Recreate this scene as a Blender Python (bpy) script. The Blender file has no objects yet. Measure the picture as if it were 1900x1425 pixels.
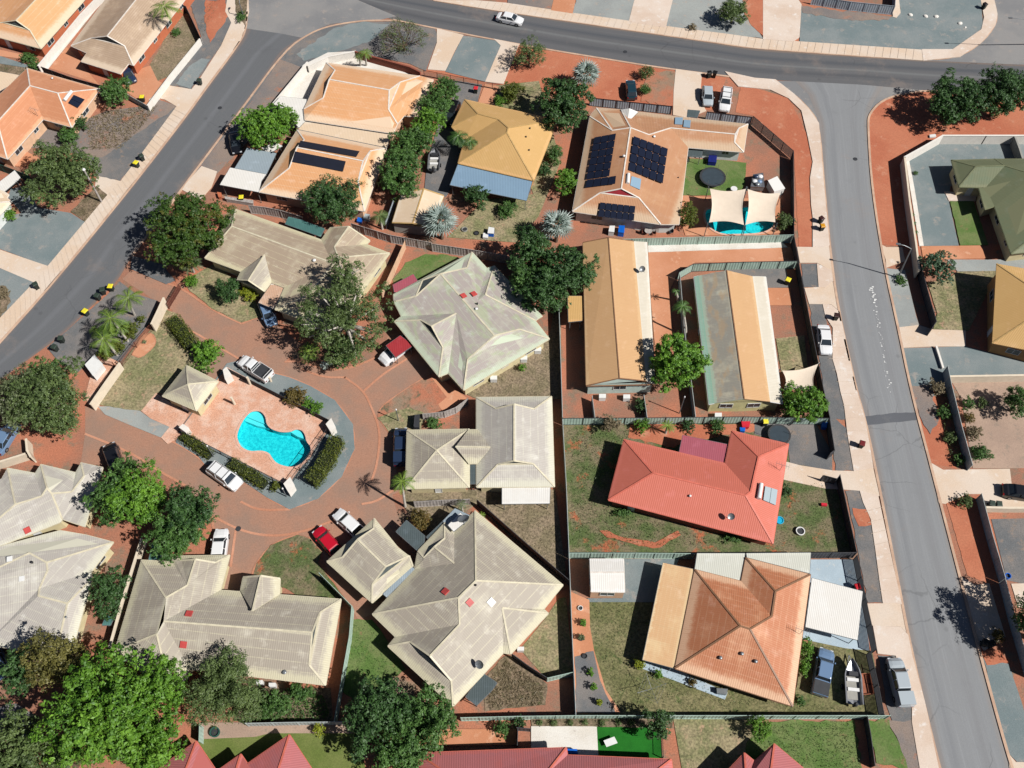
import bpy, math, random
import numpy as np
from mathutils import Vector, Matrix
from mathutils.geometry import tessellate_polygon
random.seed(7); RNG = np.random.default_rng(7)
R = math.radians
S = bpy.context.scene
COL = S.collection
# ---------------- camera, sky, sun, exposure ----------------
FPX = 1727.0; TAU = R(30.8); CH = 106.0
CAM = Vector((0.0, -CH*math.tan(TAU), CH))
cd = bpy.data.cameras.new("camera"); cam = bpy.data.objects.new("camera", cd); COL.objects.link(cam)
cam.location = CAM; cam.rotation_euler = (TAU, 0, 0)
cd.sensor_width = 36.0; cd.lens = FPX/1900*36; cd.clip_end = 4000; cd.clip_start = 1
S.camera = cam
SUN_EL = R(46); SUN_AZ = R(116)          # azimuth clockwise from +Y
w = bpy.data.worlds.new("World"); S.world = w; w.use_nodes = True
nt = w.node_tree; bg = nt.nodes['Background']; sky = nt.nodes.new('ShaderNodeTexSky')
sky.sky_type = 'NISHITA'; sky.sun_disc = False; sky.sun_elevation = SUN_EL; sky.sun_rotation = SUN_AZ; sky.air_density = .45; sky.dust_density = .4
nt.links.new(sky.outputs[0], bg.inputs[0]); bg.inputs[1].default_value = 0.05
sd = bpy.data.lights.new("sun", 'SUN'); sd.energy = 5.0; sd.angle = R(0.53); sd.color = (1, .97, .925)
sun = bpy.data.objects.new("sun", sd); COL.objects.link(sun)
dv = Vector((-math.sin(SUN_AZ)*math.cos(SUN_EL), -math.cos(SUN_AZ)*math.cos(SUN_EL), -math.sin(SUN_EL)))
sun.rotation_euler = dv.to_track_quat('-Z', 'Y').to_euler(); sun.location = (60, -40, 80)
S.view_settings.view_transform = 'Standard'; S.view_settings.look = 'None'
S.view_settings.exposure = 0.60; S.view_settings.gamma = 1

# ---------------- where a point of the survey photo lies on the plane z ----------------
def ray(px, py):
    x = px-950.0; y = -(py-712.5)
    return Vector((x, y*math.cos(TAU)+FPX*math.sin(TAU), y*math.sin(TAU)-FPX*math.cos(TAU)))
def W(px, py, z=0.0):
    d = ray(px, py); t = (z-CH)/d.z
    return CAM + d*t
def hit(px, py, co, no):
    d = ray(px, py); t = (co-CAM).dot(no)/d.dot(no)
    return CAM + d*t
class K:
    def __init__(s, x0, y0, sc=3.8): s.x0, s.y0, s.s = x0, y0, sc
    def __call__(s, x, y): return (s.x0+x/s.s, s.y0+y/s.s)
    def l(s, *pts): return [s(*p) for p in pts]
F = K(0, 0, 1)
A = {(i, j): K((0, 450, 900, 1400)[i], (0, 350, 700, 1050)[j]) for i in range(4) for j in range(4)}
B = lambda x, y: K(x, y, 1900/240)

# ---------------- mesh collecting ----------------
def link(o, parent=None):
    COL.objects.link(o)
    if parent is not None: o.parent = parent
    return o
def tag(o, label=None, cat=None, group=None, kind=None):
    if label: o['label'] = label
    if cat: o['category'] = cat
    if group: o['group'] = group
    if kind: o['kind'] = kind
    return o
def empty(name, loc, rz=0.0, label=None, cat=None, group=None):
    o = bpy.data.objects.new(name, None); COL.objects.link(o)
    o.location = loc; o.rotation_euler = (0, 0, rz); o.empty_display_size = .3
    return tag(o, label, cat, group)
class MB:
    def __init__(s): s.v = []; s.f = []; s.uv = None
    def face(s, pts):
        i = len(s.v); s.v += [tuple(p) for p in pts]; s.f.append(tuple(range(i, i+len(pts))))
    def box(s, x0, y0, z0, x1, y1, z1, M=None):
        P = [Vector((x, y, z)) for z in (z0, z1) for y in (y0, y1) for x in (x0, x1)]
        if M: P = [M @ p for p in P]
        i = len(s.v); s.v += [tuple(p) for p in P]
        for q in ((0, 2, 3, 1), (4, 5, 7, 6), (0, 1, 5, 4), (2, 6, 7, 3), (0, 4, 6, 2), (1, 3, 7, 5)):
            s.f.append(tuple(i+k for k in q))
    def bar(s, a, b, wd, h, up=Vector((0, 0, 1)), base=0.0):
        a = Vector(a); b = Vector(b); d = b-a; L = d.length
        if L < 1e-5: return
        d = d/L; side = d.cross(up)
        if side.length < 1e-4: side = Vector((1, 0, 0))
        side.normalize(); n = side.cross(d).normalized()
        P = []
        for p in (a, b):
            for sx, sz in ((-.5, base), (.5, base), (.5, base+h), (-.5, base+h)):
                P.append(p+side*sx*wd+n*sz)
        i = len(s.v); s.v += [tuple(p) for p in P]
        for q in ((3, 2, 1, 0), (4, 5, 6, 7), (0, 1, 5, 4), (1, 2, 6, 5), (2, 3, 7, 6), (3, 0, 4, 7)):
            s.f.append(tuple(i+k for k in q))
    def tube(s, a, b, r0, r1=None, n=7, caps=True):
        a = Vector(a); b = Vector(b); r1 = r0 if r1 is None else r1
        d = (b-a)
        if d.length < 1e-5: return
        d.normalize(); u = d.orthogonal().normalized(); v = d.cross(u)
        i = len(s.v)
        for p, r in ((a, r0), (b, r1)):
            for k in range(n):
                t = 2*math.pi*k/n; s.v.append(tuple(p+(u*math.cos(t)+v*math.sin(t))*r))
        for k in range(n): s.f.append((i+k, i+(k+1) % n, i+n+(k+1) % n, i+n+k))
        if caps: s.f.append(tuple(i+k for k in reversed(range(n)))); s.f.append(tuple(i+n+k for k in range(n)))
    def path(s, pts, r0, r1=None, n=7):
        r1 = r0 if r1 is None else r1; m = len(pts)-1
        for k in range(m): s.tube(pts[k], pts[k+1], r0+(r1-r0)*k/m, r0+(r1-r0)*(k+1)/m, n)
    def lathe(s, c, prof, n=20, sx=1, sy=1, M=None):
        i = len(s.v); c = Vector(c)
        for r, z in prof:
            for k in range(n):
                t = 2*math.pi*k/n; p = Vector((r*math.cos(t)*sx, r*math.sin(t)*sy, z))
                s.v.append(tuple(c+(M @ p if M else p)))
        for j in range(len(prof)-1):
            for k in range(n): s.f.append((i+j*n+k, i+j*n+(k+1) % n, i+(j+1)*n+(k+1) % n, i+(j+1)*n+k))
        s.f.append(tuple(i+k for k in reversed(range(n)))); s.f.append(tuple(i+(len(prof)-1)*n+k for k in range(n)))
    def prism(s, pts, z0, z1):        # pts: world xy ring; solid with flat top
        P = [Vector((p[0], p[1], 0)) for p in pts]
        ar = sum(P[k].x*P[(k+1) % len(P)].y-P[(k+1) % len(P)].x*P[k].y for k in range(len(P)))
        if ar < 0: P.reverse()
        n = len(P); i = len(s.v)
        s.v += [(p.x, p.y, z1) for p in P]+[(p.x, p.y, z0) for p in P]
        for t in tessellate_polygon([P]):
            a, b, c = P[t[0]], P[t[1]], P[t[2]]
            if (b-a).cross(c-a).z < 0: t = (t[0], t[2], t[1])
            s.f.append((i+t[0], i+t[1], i+t[2]))
        for k in range(n):
            q = (k+1) % n; s.f.append((i+k, i+n+k, i+n+q, i+q))
    def build(s, name, mat, parent=None, origin=None, smooth=False, loc=None):
        me = bpy.data.meshes.new(name)
        V = s.v
        if origin is not None: V = [(x-origin[0], y-origin[1], z-origin[2]) for x, y, z in V]
        me.from_pydata(V, [], s.f); me.validate()
        me.materials.append(mat)
        if smooth: me.polygons.foreach_set('use_smooth', [True]*len(me.polygons))
        o = bpy.data.objects.new(name, me); link(o, parent)
        if loc is not None: o.location = loc
        return o
def dup(o, parent=None):
    c = o.copy(); COL.objects.link(c)
    if parent is not None: c.parent = parent
    for ch in [x for x in o.children]: dup(ch, c)
    return c
# ---------------- materials ----------------
def lin(c): c /= 255.0; return c/12.92 if c <= .04045 else ((c+.055)/1.055)**2.4
def C(r, g, b, k=.56): return (lin(r)*k, lin(g)*k, lin(b)*k, 1)
class NT:
    def __init__(s, name):
        s.m = bpy.data.materials.new(name); s.m.use_nodes = True; s.t = s.m.node_tree
        s.b = s.t.nodes['Principled BSDF']; s.b.inputs['Roughness'].default_value = .85
        s.b.inputs['Specular IOR Level'].default_value = .25
    def n(s, ty, **kw):
        x = s.t.nodes.new(ty)
        for k, v in kw.items(): setattr(x, k, v)
        return x
    def L(s, a, b): s.t.links.new(a, b)
    def set(s, inp, v):
        if hasattr(v, 'links') or isinstance(v, bpy.types.NodeSocket): s.L(v, inp)
        else: inp.default_value = v
    def math(s, op, a, b=0.0, clamp=False):
        x = s.n('ShaderNodeMath', operation=op, use_clamp=clamp); s.set(x.inputs[0], a); s.set(x.inputs[1], b); return x.outputs[0]
    def noise(s, vec, scale, detail=4, rough=.6):
        x = s.n('ShaderNodeTexNoise'); x.inputs['Scale'].default_value = scale; x.inputs['Detail'].default_value = detail
        x.inputs['Roughness'].default_value = rough
        if vec is not None: s.L(vec, x.inputs['Vector'])
        return x.outputs[0]
    def mr(s, v, a, b, c=0.0, d=1.0):
        x = s.n('ShaderNodeMapRange'); x.interpolation_type = 'SMOOTHSTEP'; s.set(x.inputs[0], v)
        for i, q in enumerate((a, b, c, d)): x.inputs[1+i].default_value = q
        return x.outputs[0]
    def mix(s, f, a, b, mode='MIX'):
        x = s.n('ShaderNodeMix', data_type='RGBA', blend_type=mode); s.set(x.inputs[0], f); s.set(x.inputs[6], a); s.set(x.inputs[7], b); return x.outputs[2]
    def vmul(s, vec, v):
        x = s.n('ShaderNodeVectorMath', operation='MULTIPLY'); s.L(vec, x.inputs[0]); x.inputs[1].default_value = v; return x.outputs[0]
    def bump(s, h, st=.3, dist=.02):
        x = s.n('ShaderNodeBump'); x.inputs['Strength'].default_value = st; x.inputs['Distance'].default_value = dist; s.L(h, x.inputs['Height'])
        s.L(x.outputs[0], s.b.inputs['Normal'])
    def pos(s): return s.n('ShaderNodeNewGeometry').outputs['Position']
    def oc(s): return s.n('ShaderNodeTexCoord').outputs['Object']
    def col(s, c): s.set(s.b.inputs['Base Color'], c); return s
def ground_mat(name, c1, c2, c3=None, s1=.25, s2=.9, t3=(.55, .68), sp=.35, spscale=9, rough=.92, thr=(.38, .62)):
    t = NT(name); p = t.pos()
    a = t.mix(t.mr(t.noise(p, s1, 5, .62), *thr), c1, c2)
    if c3: a = t.mix(t.mr(t.noise(p, s2, 5, .7), *t3), a, c3)
    f = t.noise(p, spscale, 3, .75)
    a = t.mix(1.0, a, t.mix(t.mr(f, .3, .7), (1-sp, 1-sp, 1-sp, 1), (1+sp*.6,)*3+(1,)), 'MULTIPLY')
    t.col(a); t.b.inputs['Roughness'].default_value = rough
    t.bump(f, .35, .05); return t.m
def plain(name, c, rough=.6, metal=0, spec=.3, var=.12, vs=1.5):
    t = NT(name); f = t.noise(t.oc(), vs, 4, .6)
    t.col(t.mix(t.mr(f, .3, .7), tuple(x*(1-var) for x in c[:3])+(1,), tuple(min(1, x*(1+var)) for x in c[:3])+(1,)))
    t.b.inputs['Roughness'].default_value = rough; t.b.inputs['Metallic'].default_value = metal; t.b.inputs['Specular IOR Level'].default_value = spec
    return t.m
M = {}
M['red_soil'] = ground_mat('red_soil', C(206, 130, 98), C(196, 116, 86), C(212, 148, 118), s1=.12, s2=.5, sp=.14, spscale=5)
M['soil_mix'] = ground_mat('soil_mix', C(202, 128, 98), C(160, 140, 118), C(118, 112, 88), s1=.16, s2=.7, sp=.3)
M['asphalt'] = ground_mat('asphalt_old', C(112, 115, 121), C(104, 106, 111), C(122, 122, 124), s1=.08, s2=.4, sp=.1, spscale=22)
M['concrete'] = ground_mat('concrete_peach', C(238, 220, 202), C(234, 208, 182), C(242, 228, 214), s1=.15, s2=.6, sp=.08, spscale=8)
M['concrete_white'] = ground_mat('concrete_pale', C(240, 222, 206), C(230, 206, 186), C(246, 236, 226), s1=.15, s2=.8, sp=.08, spscale=8)
M['kerb'] = ground_mat('kerb_concrete', C(226, 192, 165), C(205, 170, 146), None, s1=.4, sp=.1)
M['white_pave'] = ground_mat('white_paving', C(248, 243, 234), C(236, 228, 216), C(205, 196, 186), s1=.3, s2=2.2, t3=(.6, .72), sp=.1)
M['gravel_dark'] = ground_mat('gravel_grey', C(142, 136, 132), C(118, 120, 122), C(156, 140, 128), s1=.2, s2=.6, sp=.3, spscale=12)
M['gravel_brown'] = ground_mat('gravel_brown', C(160, 142, 130), C(136, 130, 128), C(188, 130, 104), s1=.12, s2=.35, sp=.25, spscale=10)
M['gravel_blue'] = ground_mat('gravel_bluegrey', C(128, 142, 144), C(148, 156, 156), C(168, 164, 158), s1=.12, s2=.5, sp=.2, spscale=12)
M['gravel_light'] = ground_mat('gravel_pale', C(176, 180, 176), C(162, 166, 164), C(190, 178, 166), s1=.15, s2=.6, sp=.16, spscale=12)
M['lawn_dry'] = ground_mat('dry_lawn', C(172, 158, 124), C(140, 140, 98), C(182, 152, 124), s1=.3, s2=1.0, sp=.45, spscale=4)
M['lawn_olive'] = ground_mat('olive_lawn', C(122, 122, 80), C(146, 138, 100), C(96, 112, 62), s1=.25, s2=.8, sp=.45, spscale=4)
M['lawn_brown'] = ground_mat('dead_lawn', C(160, 142, 118), C(142, 130, 102), C(178, 158, 132), s1=.4, s2=1.3, sp=.45, spscale=4)
M['lawn_green'] = ground_mat('green_lawn', C(98, 128, 62), C(124, 138, 84), C(150, 122, 90), s1=.35, s2=.8, t3=(.58, .72), sp=.3, spscale=7)
M['lawn_patchy'] = ground_mat('weedy_lawn', C(98, 114, 66), C(140, 128, 100), C(190, 112, 78), s1=.35, s2=.28, t3=(.56, .66), sp=.45, spscale=5)
M['weeds'] = ground_mat('weedy_soil', C(120, 108, 84), C(154, 134, 112), C(98, 104, 66), s1=.6, s2=1.4, sp=.5, spscale=4)
M['turf'] = ground_mat('artificial_turf', C(26, 108, 26), C(34, 122, 32), None, s1=.5, sp=.12)
M['sand_yard'] = ground_mat('sandy_yard', C(196, 168, 148), C(182, 156, 138), C(166, 148, 132), s1=.2, s2=.9, sp=.15)
def brick_mat(name, c1, c2, c3, mort, sc, k=.16, sp=.14):
    t = NT(name); p = t.pos()
    br = t.n('ShaderNodeTexBrick'); t.L(p, br.inputs['Vector']); br.inputs['Scale'].default_value = sc
    br.inputs['Color1'].default_value = c1; br.inputs['Color2'].default_value = c2; br.inputs['Mortar'].default_value = mort
    br.inputs['Mortar Size'].default_value = .02
    a = t.mix(t.mr(t.noise(p, k, 5, .65), .4, .66), br.outputs[0], c3)
    f = t.noise(p, 6, 4, .75)
    a = t.mix(1.0, a, t.mix(t.mr(f, .3, .7), (1-sp,)*3+(1,), (1+sp*.6,)*3+(1,)), 'MULTIPLY')
    t.col(a); t.bump(br.outputs[1], -.3, .01); return t.m
M['brick_road'] = brick_mat('clay_paver_road', C(194, 146, 121), C(182, 136, 113), C(168, 136, 118), C(172, 130, 108), 3.0)
M['brick_deck'] = brick_mat('clay_paver_deck', C(242, 188, 158), C(228, 170, 140), C(244, 206, 184), C(220, 164, 136), 3.0, .5, .28)
M['brick_edge'] = brick_mat('clay_paver_edge', C(216, 150, 118), C(204, 140, 110), C(220, 160, 130), C(180, 130, 104), 4.0)
M['terracotta'] = ground_mat('terracotta_slab', C(226, 162, 126), C(214, 146, 108), C(232, 176, 142), s1=.15, s2=.6, sp=.08)
M['yard_soil'] = ground_mat('yard_soil', C(202, 130, 100), C(172, 124, 102), C(150, 128, 108), s1=.09, s2=.35, t3=(.5, .66), sp=.25, spscale=6)

def wear(t, p, a, base):
    vo = t.n('ShaderNodeTexVoronoi', feature='DISTANCE_TO_EDGE'); vo.inputs['Scale'].default_value = .16; wv = t.n('ShaderNodeVectorMath', operation='ADD')
    nz = t.n('ShaderNodeTexNoise'); nz.inputs['Scale'].default_value = .5; nz.inputs['Detail'].default_value = 5; t.L(p, nz.inputs['Vector']); t.L(p, wv.inputs[0]); t.L(nz.outputs[1], wv.inputs[1]); t.L(wv.outputs[0], vo.inputs['Vector'])
    ck = t.math('MULTIPLY', t.mr(vo.outputs[0], .012, .003), t.mr(t.noise(p, .06, 2), .5, .6))
    a = t.mix(t.math('MULTIPLY', ck, .45), a, tuple(x*.5 for x in base[:3])+(1,))
    sp = t.n('ShaderNodeTexVoronoi'); sp.inputs['Scale'].default_value = .22; t.L(p, sp.inputs['Vector'])
    a = t.mix(t.mr(sp.outputs[0], .10, .03, 0, .4), a, tuple(x*.55 for x in base[:3])+(1,))
    return t.mix(t.mr(t.noise(p, .09, 5, .7), .56, .75, 0, .4), a, C(168, 148, 134))
def road_mat(name, base, band, track):
    t = NT(name); p = t.pos(); uv = t.n('ShaderNodeUVMap'); uv.uv_map = 'UVMap'
    sep = t.n('ShaderNodeSeparateXYZ'); t.L(uv.outputs[0], sep.inputs[0]); u = sep.outputs[0]
    wob = t.math('ADD', u, t.math('MULTIPLY', t.math('SUBTRACT', t.noise(p, .05, 2), .5), .12))
    a = base
    for cx, wd, col in band:
        d = t.math('ABSOLUTE', t.math('SUBTRACT', wob, cx)); a = t.mix(t.mr(d, wd, 0, 0, .75), a, col)
    st = t.noise(t.vmul(uv.outputs[0], (26, .05, 1)), 1.0, 3, .6)
    a = t.mix(t.mr(st, .45, .8, 0, track), a, tuple(x*1.28 for x in base[:3])+(1,))
    a = t.mix(t.mr(t.noise(p, .3, 5, .7), .55, .75, 0, .5), a, tuple(x*.84 for x in base[:3])+(1,))
    a = wear(t, p, a, base); f = t.noise(p, 16, 3, .8)
    a = t.mix(1.0, a, t.mix(t.mr(f, .3, .7), (.9,)*3+(1,), (1.08,)*3+(1,)), 'MULTIPLY')
    t.col(a); t.bump(f, .2, .02); t.b.inputs['Roughness'].default_value = .8; return t.m
M['road_a'] = road_mat('asphalt_worn_dark', C(112, 114, 117), [(.5, .1, C(124, 126, 130)), (.02, .07, C(138, 122, 114)), (.98, .07, C(138, 122, 114))], .35)
M['road_b'] = road_mat('asphalt_banded', C(108, 108, 110), [(.3, .12, C(86, 90, 96)), (.72, .14, C(88, 90, 94)), (.5, .06, C(128, 130, 130)), (.03, .06, C(140, 122, 110))], .4)
M['road_c'] = road_mat('asphalt_pale', C(148, 150, 152), [(.25, .1, C(138, 140, 143)), (.7, .12, C(142, 143, 145)), (.03, .12, C(146, 136, 130)), (.97, .08, C(156, 148, 142))], .5)
M['road_light'] = ground_mat('asphalt_scuffed', C(156, 154, 152), C(140, 140, 141), C(166, 158, 152), s1=.1, s2=.6, sp=.1, spscale=14)

def roof_mat(name, base, dirt, edge, amt=.7, period=1.0, line=.5, el=.9, tint=None, rough=.55, streak=.3, metal=0.0, bleach=.25):
    t = NT(name)
    uv = t.n('ShaderNodeUVMap'); uv.uv_map = 'UVMap'; ue = t.n('ShaderNodeUVMap'); ue.uv_map = 'Edge'
    sx = t.n('ShaderNodeSeparateXYZ'); t.L(uv.outputs[0], sx.inputs[0]); u, v = sx.outputs[0], sx.outputs[1]
    se = t.n('ShaderNodeSeparateXYZ'); t.L(ue.outputs[0], se.inputs[0]); vl, vh = se.outputs[0], se.outputs[1]
    big = t.noise(uv.outputs[0], .22, 3, .6); fine = t.noise(uv.outputs[0], 1.6, 4, .75)
    vl2 = t.math('ADD', vl, t.math('MULTIPLY', t.math('SUBTRACT', fine, .5), 1.1))
    low = t.mr(vl2, el*.55, el*1.35); top = t.mr(vh, .1, .45)
    inner = t.math('MULTIPLY', low, top)
    pan = t.n('ShaderNodeTexWhiteNoise'); pan.noise_dimensions = '1D'; t.L(t.math('FLOOR', t.math('DIVIDE', u, .76)), pan.inputs[1])
    stk = t.noise(t.vmul(uv.outputs[0], (3.4, .22, 1)), 1.0, 3, .6)
    d = t.math('MULTIPLY', inner, t.mr(t.math('ADD', t.math('ADD', big, t.math('MULTIPLY', fine, .35)), t.math('MULTIPLY', pan.outputs[0], .10)), .45, .75))
    a = t.mix(low, edge, base)
    a = t.mix(t.math('MULTIPLY', d, amt), a, dirt)
    if tint: a = t.mix(t.math('MULTIPLY', inner, t.mr(t.noise(t.vmul(uv.outputs[0], (.35, .8, 1)), 1.0, 2), .48, .62, 0, .55)), a, tint)
    fr = t.math('FRACT', t.math('DIVIDE', v, period))
    ln = t.math('LESS_THAN', fr, .11/period)
    lw = t.noise(t.vmul(uv.outputs[0], (.9, .45, 1)), 1.0, 3, .7)
    a = t.mix(t.math('MULTIPLY', t.math('MULTIPLY', ln, line), t.mr(lw, .3, .6)), a, edge)
    bl = t.noise(uv.outputs[0], .55, 6, .72)
    a = t.mix(t.mr(bl, .52, .74, 0, bleach), a, (min(.75, edge[0]*1.25+.05), min(.75, edge[1]*1.25+.06), min(.75, edge[2]*1.3+.09), 1))
    dk = t.noise(uv.outputs[0], .8, 6, .75)
    a = t.mix(t.mr(dk, .56, .78, 0, .35), a, tuple(x*.8 for x in dirt[:3])+(1,))
    a = t.mix(t.mr(stk, .5, .8, 0, streak), a, tuple(x*.72 for x in base[:3])+(1,))
    rib = t.math('SINE', t.math('MULTIPLY', u, 2*math.pi/.24))
    a = t.mix(t.mr(rib, .2, 1, 0, .16), a, tuple(x*.6 for x in base[:3])+(1,))
    t.col(a); t.b.inputs['Roughness'].default_value = rough; t.b.inputs['Metallic'].default_value = metal
    t.bump(rib, .25, .02); return t.m
M['r_cream'] = roof_mat('steel_roof_cream', C(210, 202, 183), C(178, 167, 153), C(222, 214, 184), .85, 1.0, .6, bleach=.45)
M['r_cream2'] = roof_mat('steel_roof_cream_pale', C(222, 217, 204), C(194, 186, 178), C(228, 224, 204), .8, 1.0, .6, bleach=.45)
M['r_grid'] = roof_mat('steel_roof_cream_brown', C(212, 198, 172), C(184, 164, 142), C(222, 212, 176), .95, .95, .6, bleach=.45)
M['r_green'] = roof_mat('steel_roof_mint_lilac', C(214, 212, 192), C(178, 162, 162), C(212, 222, 196), .75, 1.0, .45, tint=C(190, 206, 160), bleach=.45)
M['r_peach'] = roof_mat('tile_roof_peach', C(244, 188, 140), C(236, 172, 118), C(250, 220, 188), .6, .95, .35, 1.3, streak=.12)
M['r_salmon'] = roof_mat('tile_roof_salmon', C(234, 168, 128), C(216, 146, 106), C(244, 186, 146), .7, .8, .3, .5, streak=.2)
M['r_tan'] = roof_mat('tile_roof_beige', C(216, 190, 162), C(178, 152, 128), C(236, 214, 188), .75, .35, .3, 1.2, streak=.2)
M['r_solar'] = roof_mat('steel_roof_tan', C(214, 164, 124), C(196, 140, 104), C(222, 192, 160), .6, 1.1, .15, 1.4, streak=.12)
M['r_mustard'] = roof_mat('steel_roof_mustard', C(224, 182, 120), C(214, 170, 108), C(234, 186, 126), .4, 1.1, .1, .4, streak=.12)
M['r_red'] = roof_mat('steel_roof_coral', C(226, 128, 108), C(216, 118, 98), C(230, 130, 112), .4, 1.0, .08, .4, streak=.12)
M['r_pink'] = roof_mat('steel_roof_pink', C(214, 122, 118), C(196, 128, 132), C(218, 124, 118), .6, 1.0, .1, .4, streak=.15)
M['r_brown'] = roof_mat('steel_roof_rust', C(228, 168, 130), C(196, 122, 84), C(240, 194, 158), .85, .75, .28, 1.0, streak=.45)
M['r_orange'] = roof_mat('steel_roof_apricot', C(252, 218, 168), C(222, 156, 106), C(252, 222, 178), .45, .5, .25, .2, streak=.3)
M['r_long'] = roof_mat('steel_roof_sand', C(226, 182, 134), C(216, 170, 122), C(232, 192, 144), .4, .9, .1, .4, streak=.12)
M['r_dirty'] = roof_mat('steel_roof_moss_stained', C(216, 208, 184), C(150, 146, 140), C(186, 206, 184), .75, 2.0, .1, .5, tint=C(204, 172, 132), streak=.7)
M['r_greenstrip'] = roof_mat('sheet_mint_strip', C(160, 198, 176), C(190, 200, 186), C(168, 204, 184), .4, 2.0, .0, .3, streak=.2)
M['r_forest'] = roof_mat('steel_roof_sage', C(112, 126, 98), C(128, 128, 96), C(134, 136, 104), .6, 1.2, .1, .5, streak=.1)
M['s_white'] = roof_mat('sheet_white', C(252, 250, 244), C(238, 230, 218), C(255, 252, 246), .4, 5, .0, .3, streak=.06)
M['s_rib'] = roof_mat('sheet_cream_ribbed', C(232, 232, 218), C(212, 212, 200), C(236, 236, 224), .5, 5, 0, .2, streak=.25)
M['s_blue'] = roof_mat('sheet_bluegrey', C(142, 172, 196), C(132, 160, 184), C(150, 180, 202), .5, 5, 0, .2, streak=.08)
M['s_grey'] = roof_mat('sheet_grey', C(168, 182, 190), C(156, 170, 178), C(176, 190, 196), .5, 5, 0, .2, streak=.08)
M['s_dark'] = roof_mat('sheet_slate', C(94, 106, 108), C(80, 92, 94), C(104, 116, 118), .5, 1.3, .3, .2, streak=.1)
M['s_teal'] = roof_mat('sheet_teal', C(92, 140, 134), C(70, 110, 108), C(110, 154, 146), .6, 5, 0, .2, streak=.2)
M['s_plum'] = roof_mat('sheet_plum', C(190, 92, 106), C(168, 100, 112), C(196, 100, 110), .5, 5, 0, .2, streak=.15)
M['s_peach'] = roof_mat('sheet_peach', C(248, 226, 198), C(238, 206, 170), C(250, 232, 208), .5, 3, .1, .4, streak=.1)
M['s_strip'] = roof_mat('sheet_pale_strip', C(242, 234, 216), C(224, 212, 190), C(246, 240, 226), .5, 3, .1, .4, streak=.15)
M['s_rust'] = roof_mat('sheet_white_rusty', C(244, 226, 206), C(206, 150, 110), C(248, 238, 224), .7, 5, 0, .3, streak=.1)
for n, c in (('w_cream', (226, 212, 168)), ('w_brick', (206, 118, 82)), ('w_white', (232, 236, 232)), ('w_yellow', (222, 214, 158)), ('w_mustard', (200, 150, 96)),
             ('w_peach', (232, 190, 156)), ('w_mint', (206, 224, 214)), ('w_redbrick', (150, 84, 66)), ('w_grey', (170, 168, 160))):
    M[n] = plain('wall_'+n[2:], C(*c), .85, var=.08)
M['gable'] = plain('gable_cladding_grey', C(84, 92, 92), .8)  # grey cladding, its colour darkened to carry the gablet overhang's shadow
M['gable_red'] = plain('gable_cladding_red', C(160, 40, 50), .8)
M['cap_cream'] = plain('ridge_metal_cream', C(230, 220, 192), .5)
M['cap_white'] = plain('ridge_metal_white', C(246, 236, 224), .5)
M['cap_tan'] = plain('ridge_metal_tan', C(206, 170, 112), .5)
M['cap_red'] = plain('ridge_metal_coral', C(228, 124, 104), .5)
M['cap_brown'] = plain('ridge_metal_brown', C(150, 112, 84), .5)
M['cap_green'] = plain('ridge_metal_sage', C(132, 136, 104), .5)
M['sky_red'] = plain('skylight_red', C(206, 84, 80), .5)
M['glass'] = plain('window_glass', (.02, .026, .032, 1), .08, 0, .6, .1)
M['frame'] = plain('window_frame', C(225, 225, 220), .5)
M['white'] = plain('white_paint', C(245, 245, 242), .45, var=.04)
M['steel'] = plain('galvanised_steel', C(160, 165, 168), .4, .6)
M['black'] = plain('black_metal', C(34, 34, 38), .5)
M['dark'] = plain('dark_slate', C(62, 64, 68), .6)
M['timber'] = plain('weathered_timber', C(186, 178, 172), .9, var=.25, vs=4)
M['brownfence'] = plain('brown_metal', C(112, 66, 54), .6)
M['f_green'] = plain('fence_sheet_mint', C(184, 208, 194), .6, var=.1)
M['f_grey'] = plain('fence_sheet_grey', C(190, 198, 196), .6, var=.1)
M['f_silver'] = plain('fence_sheet_silver', C(176, 186, 196), .5, var=.1)
M['f_dark'] = plain('fence_sheet_charcoal', C(78, 78, 82), .6, var=.15)
M['f_teal'] = plain('fence_sheet_teal', C(50, 96, 86), .6)
M['wall_white'] = plain('rendered_wall_white', C(248, 242, 232), .8, var=.05)
M['wall_cream'] = plain('rendered_wall_cream', C(240, 224, 200), .8, var=.06)
M['trunk'] = plain('bark_brown', C(112, 92, 76), .95, var=.3, vs=3)
M['pale_bark'] = plain('bark_pale', C(206, 198, 186), .9, var=.2, vs=3)
M['tyre'] = plain('tyre_rubber', C(30, 30, 32), .9)
M['rim'] = plain('wheel_alloy', C(170, 172, 176), .35, .7)
M['lamp_glass'] = plain('headlight_glass', C(225, 230, 235), .15, 0, .7)
M['tail'] = plain('taillight_red', C(150, 18, 18), .25)
M['pv'] = None
t = NT('solar_cells'); uv = t.n('ShaderNodeUVMap'); uv.uv_map = 'UVMap'
t.col(C(34, 40, 58)); t.b.inputs['Roughness'].default_value = .22; t.b.inputs['Specular IOR Level'].default_value = .5; M['pv'] = t.m
M['poolmat'] = plain('pool_heating_mat', C(28, 32, 48), .6)
def paint(name, c, rough=.28, metal=.0):
    t = NT('car_paint_'+name); t.col(c); t.b.inputs['Roughness'].default_value = rough; t.b.inputs['Metallic'].default_value = metal
    t.b.inputs['Coat Weight'].default_value = .5; t.b.inputs['Specular IOR Level'].default_value = .5; return t.m
PAINT = {k: paint(k, C(*v)) for k, v in dict(white=(250, 250, 250), black=(26, 27, 32), silver=(190, 200, 206), red=(206, 24, 48), teal=(32, 62, 74), navy=(44, 60, 88),
                                             blue=(118, 146, 180), grey=(120, 126, 132)).items()}
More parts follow.
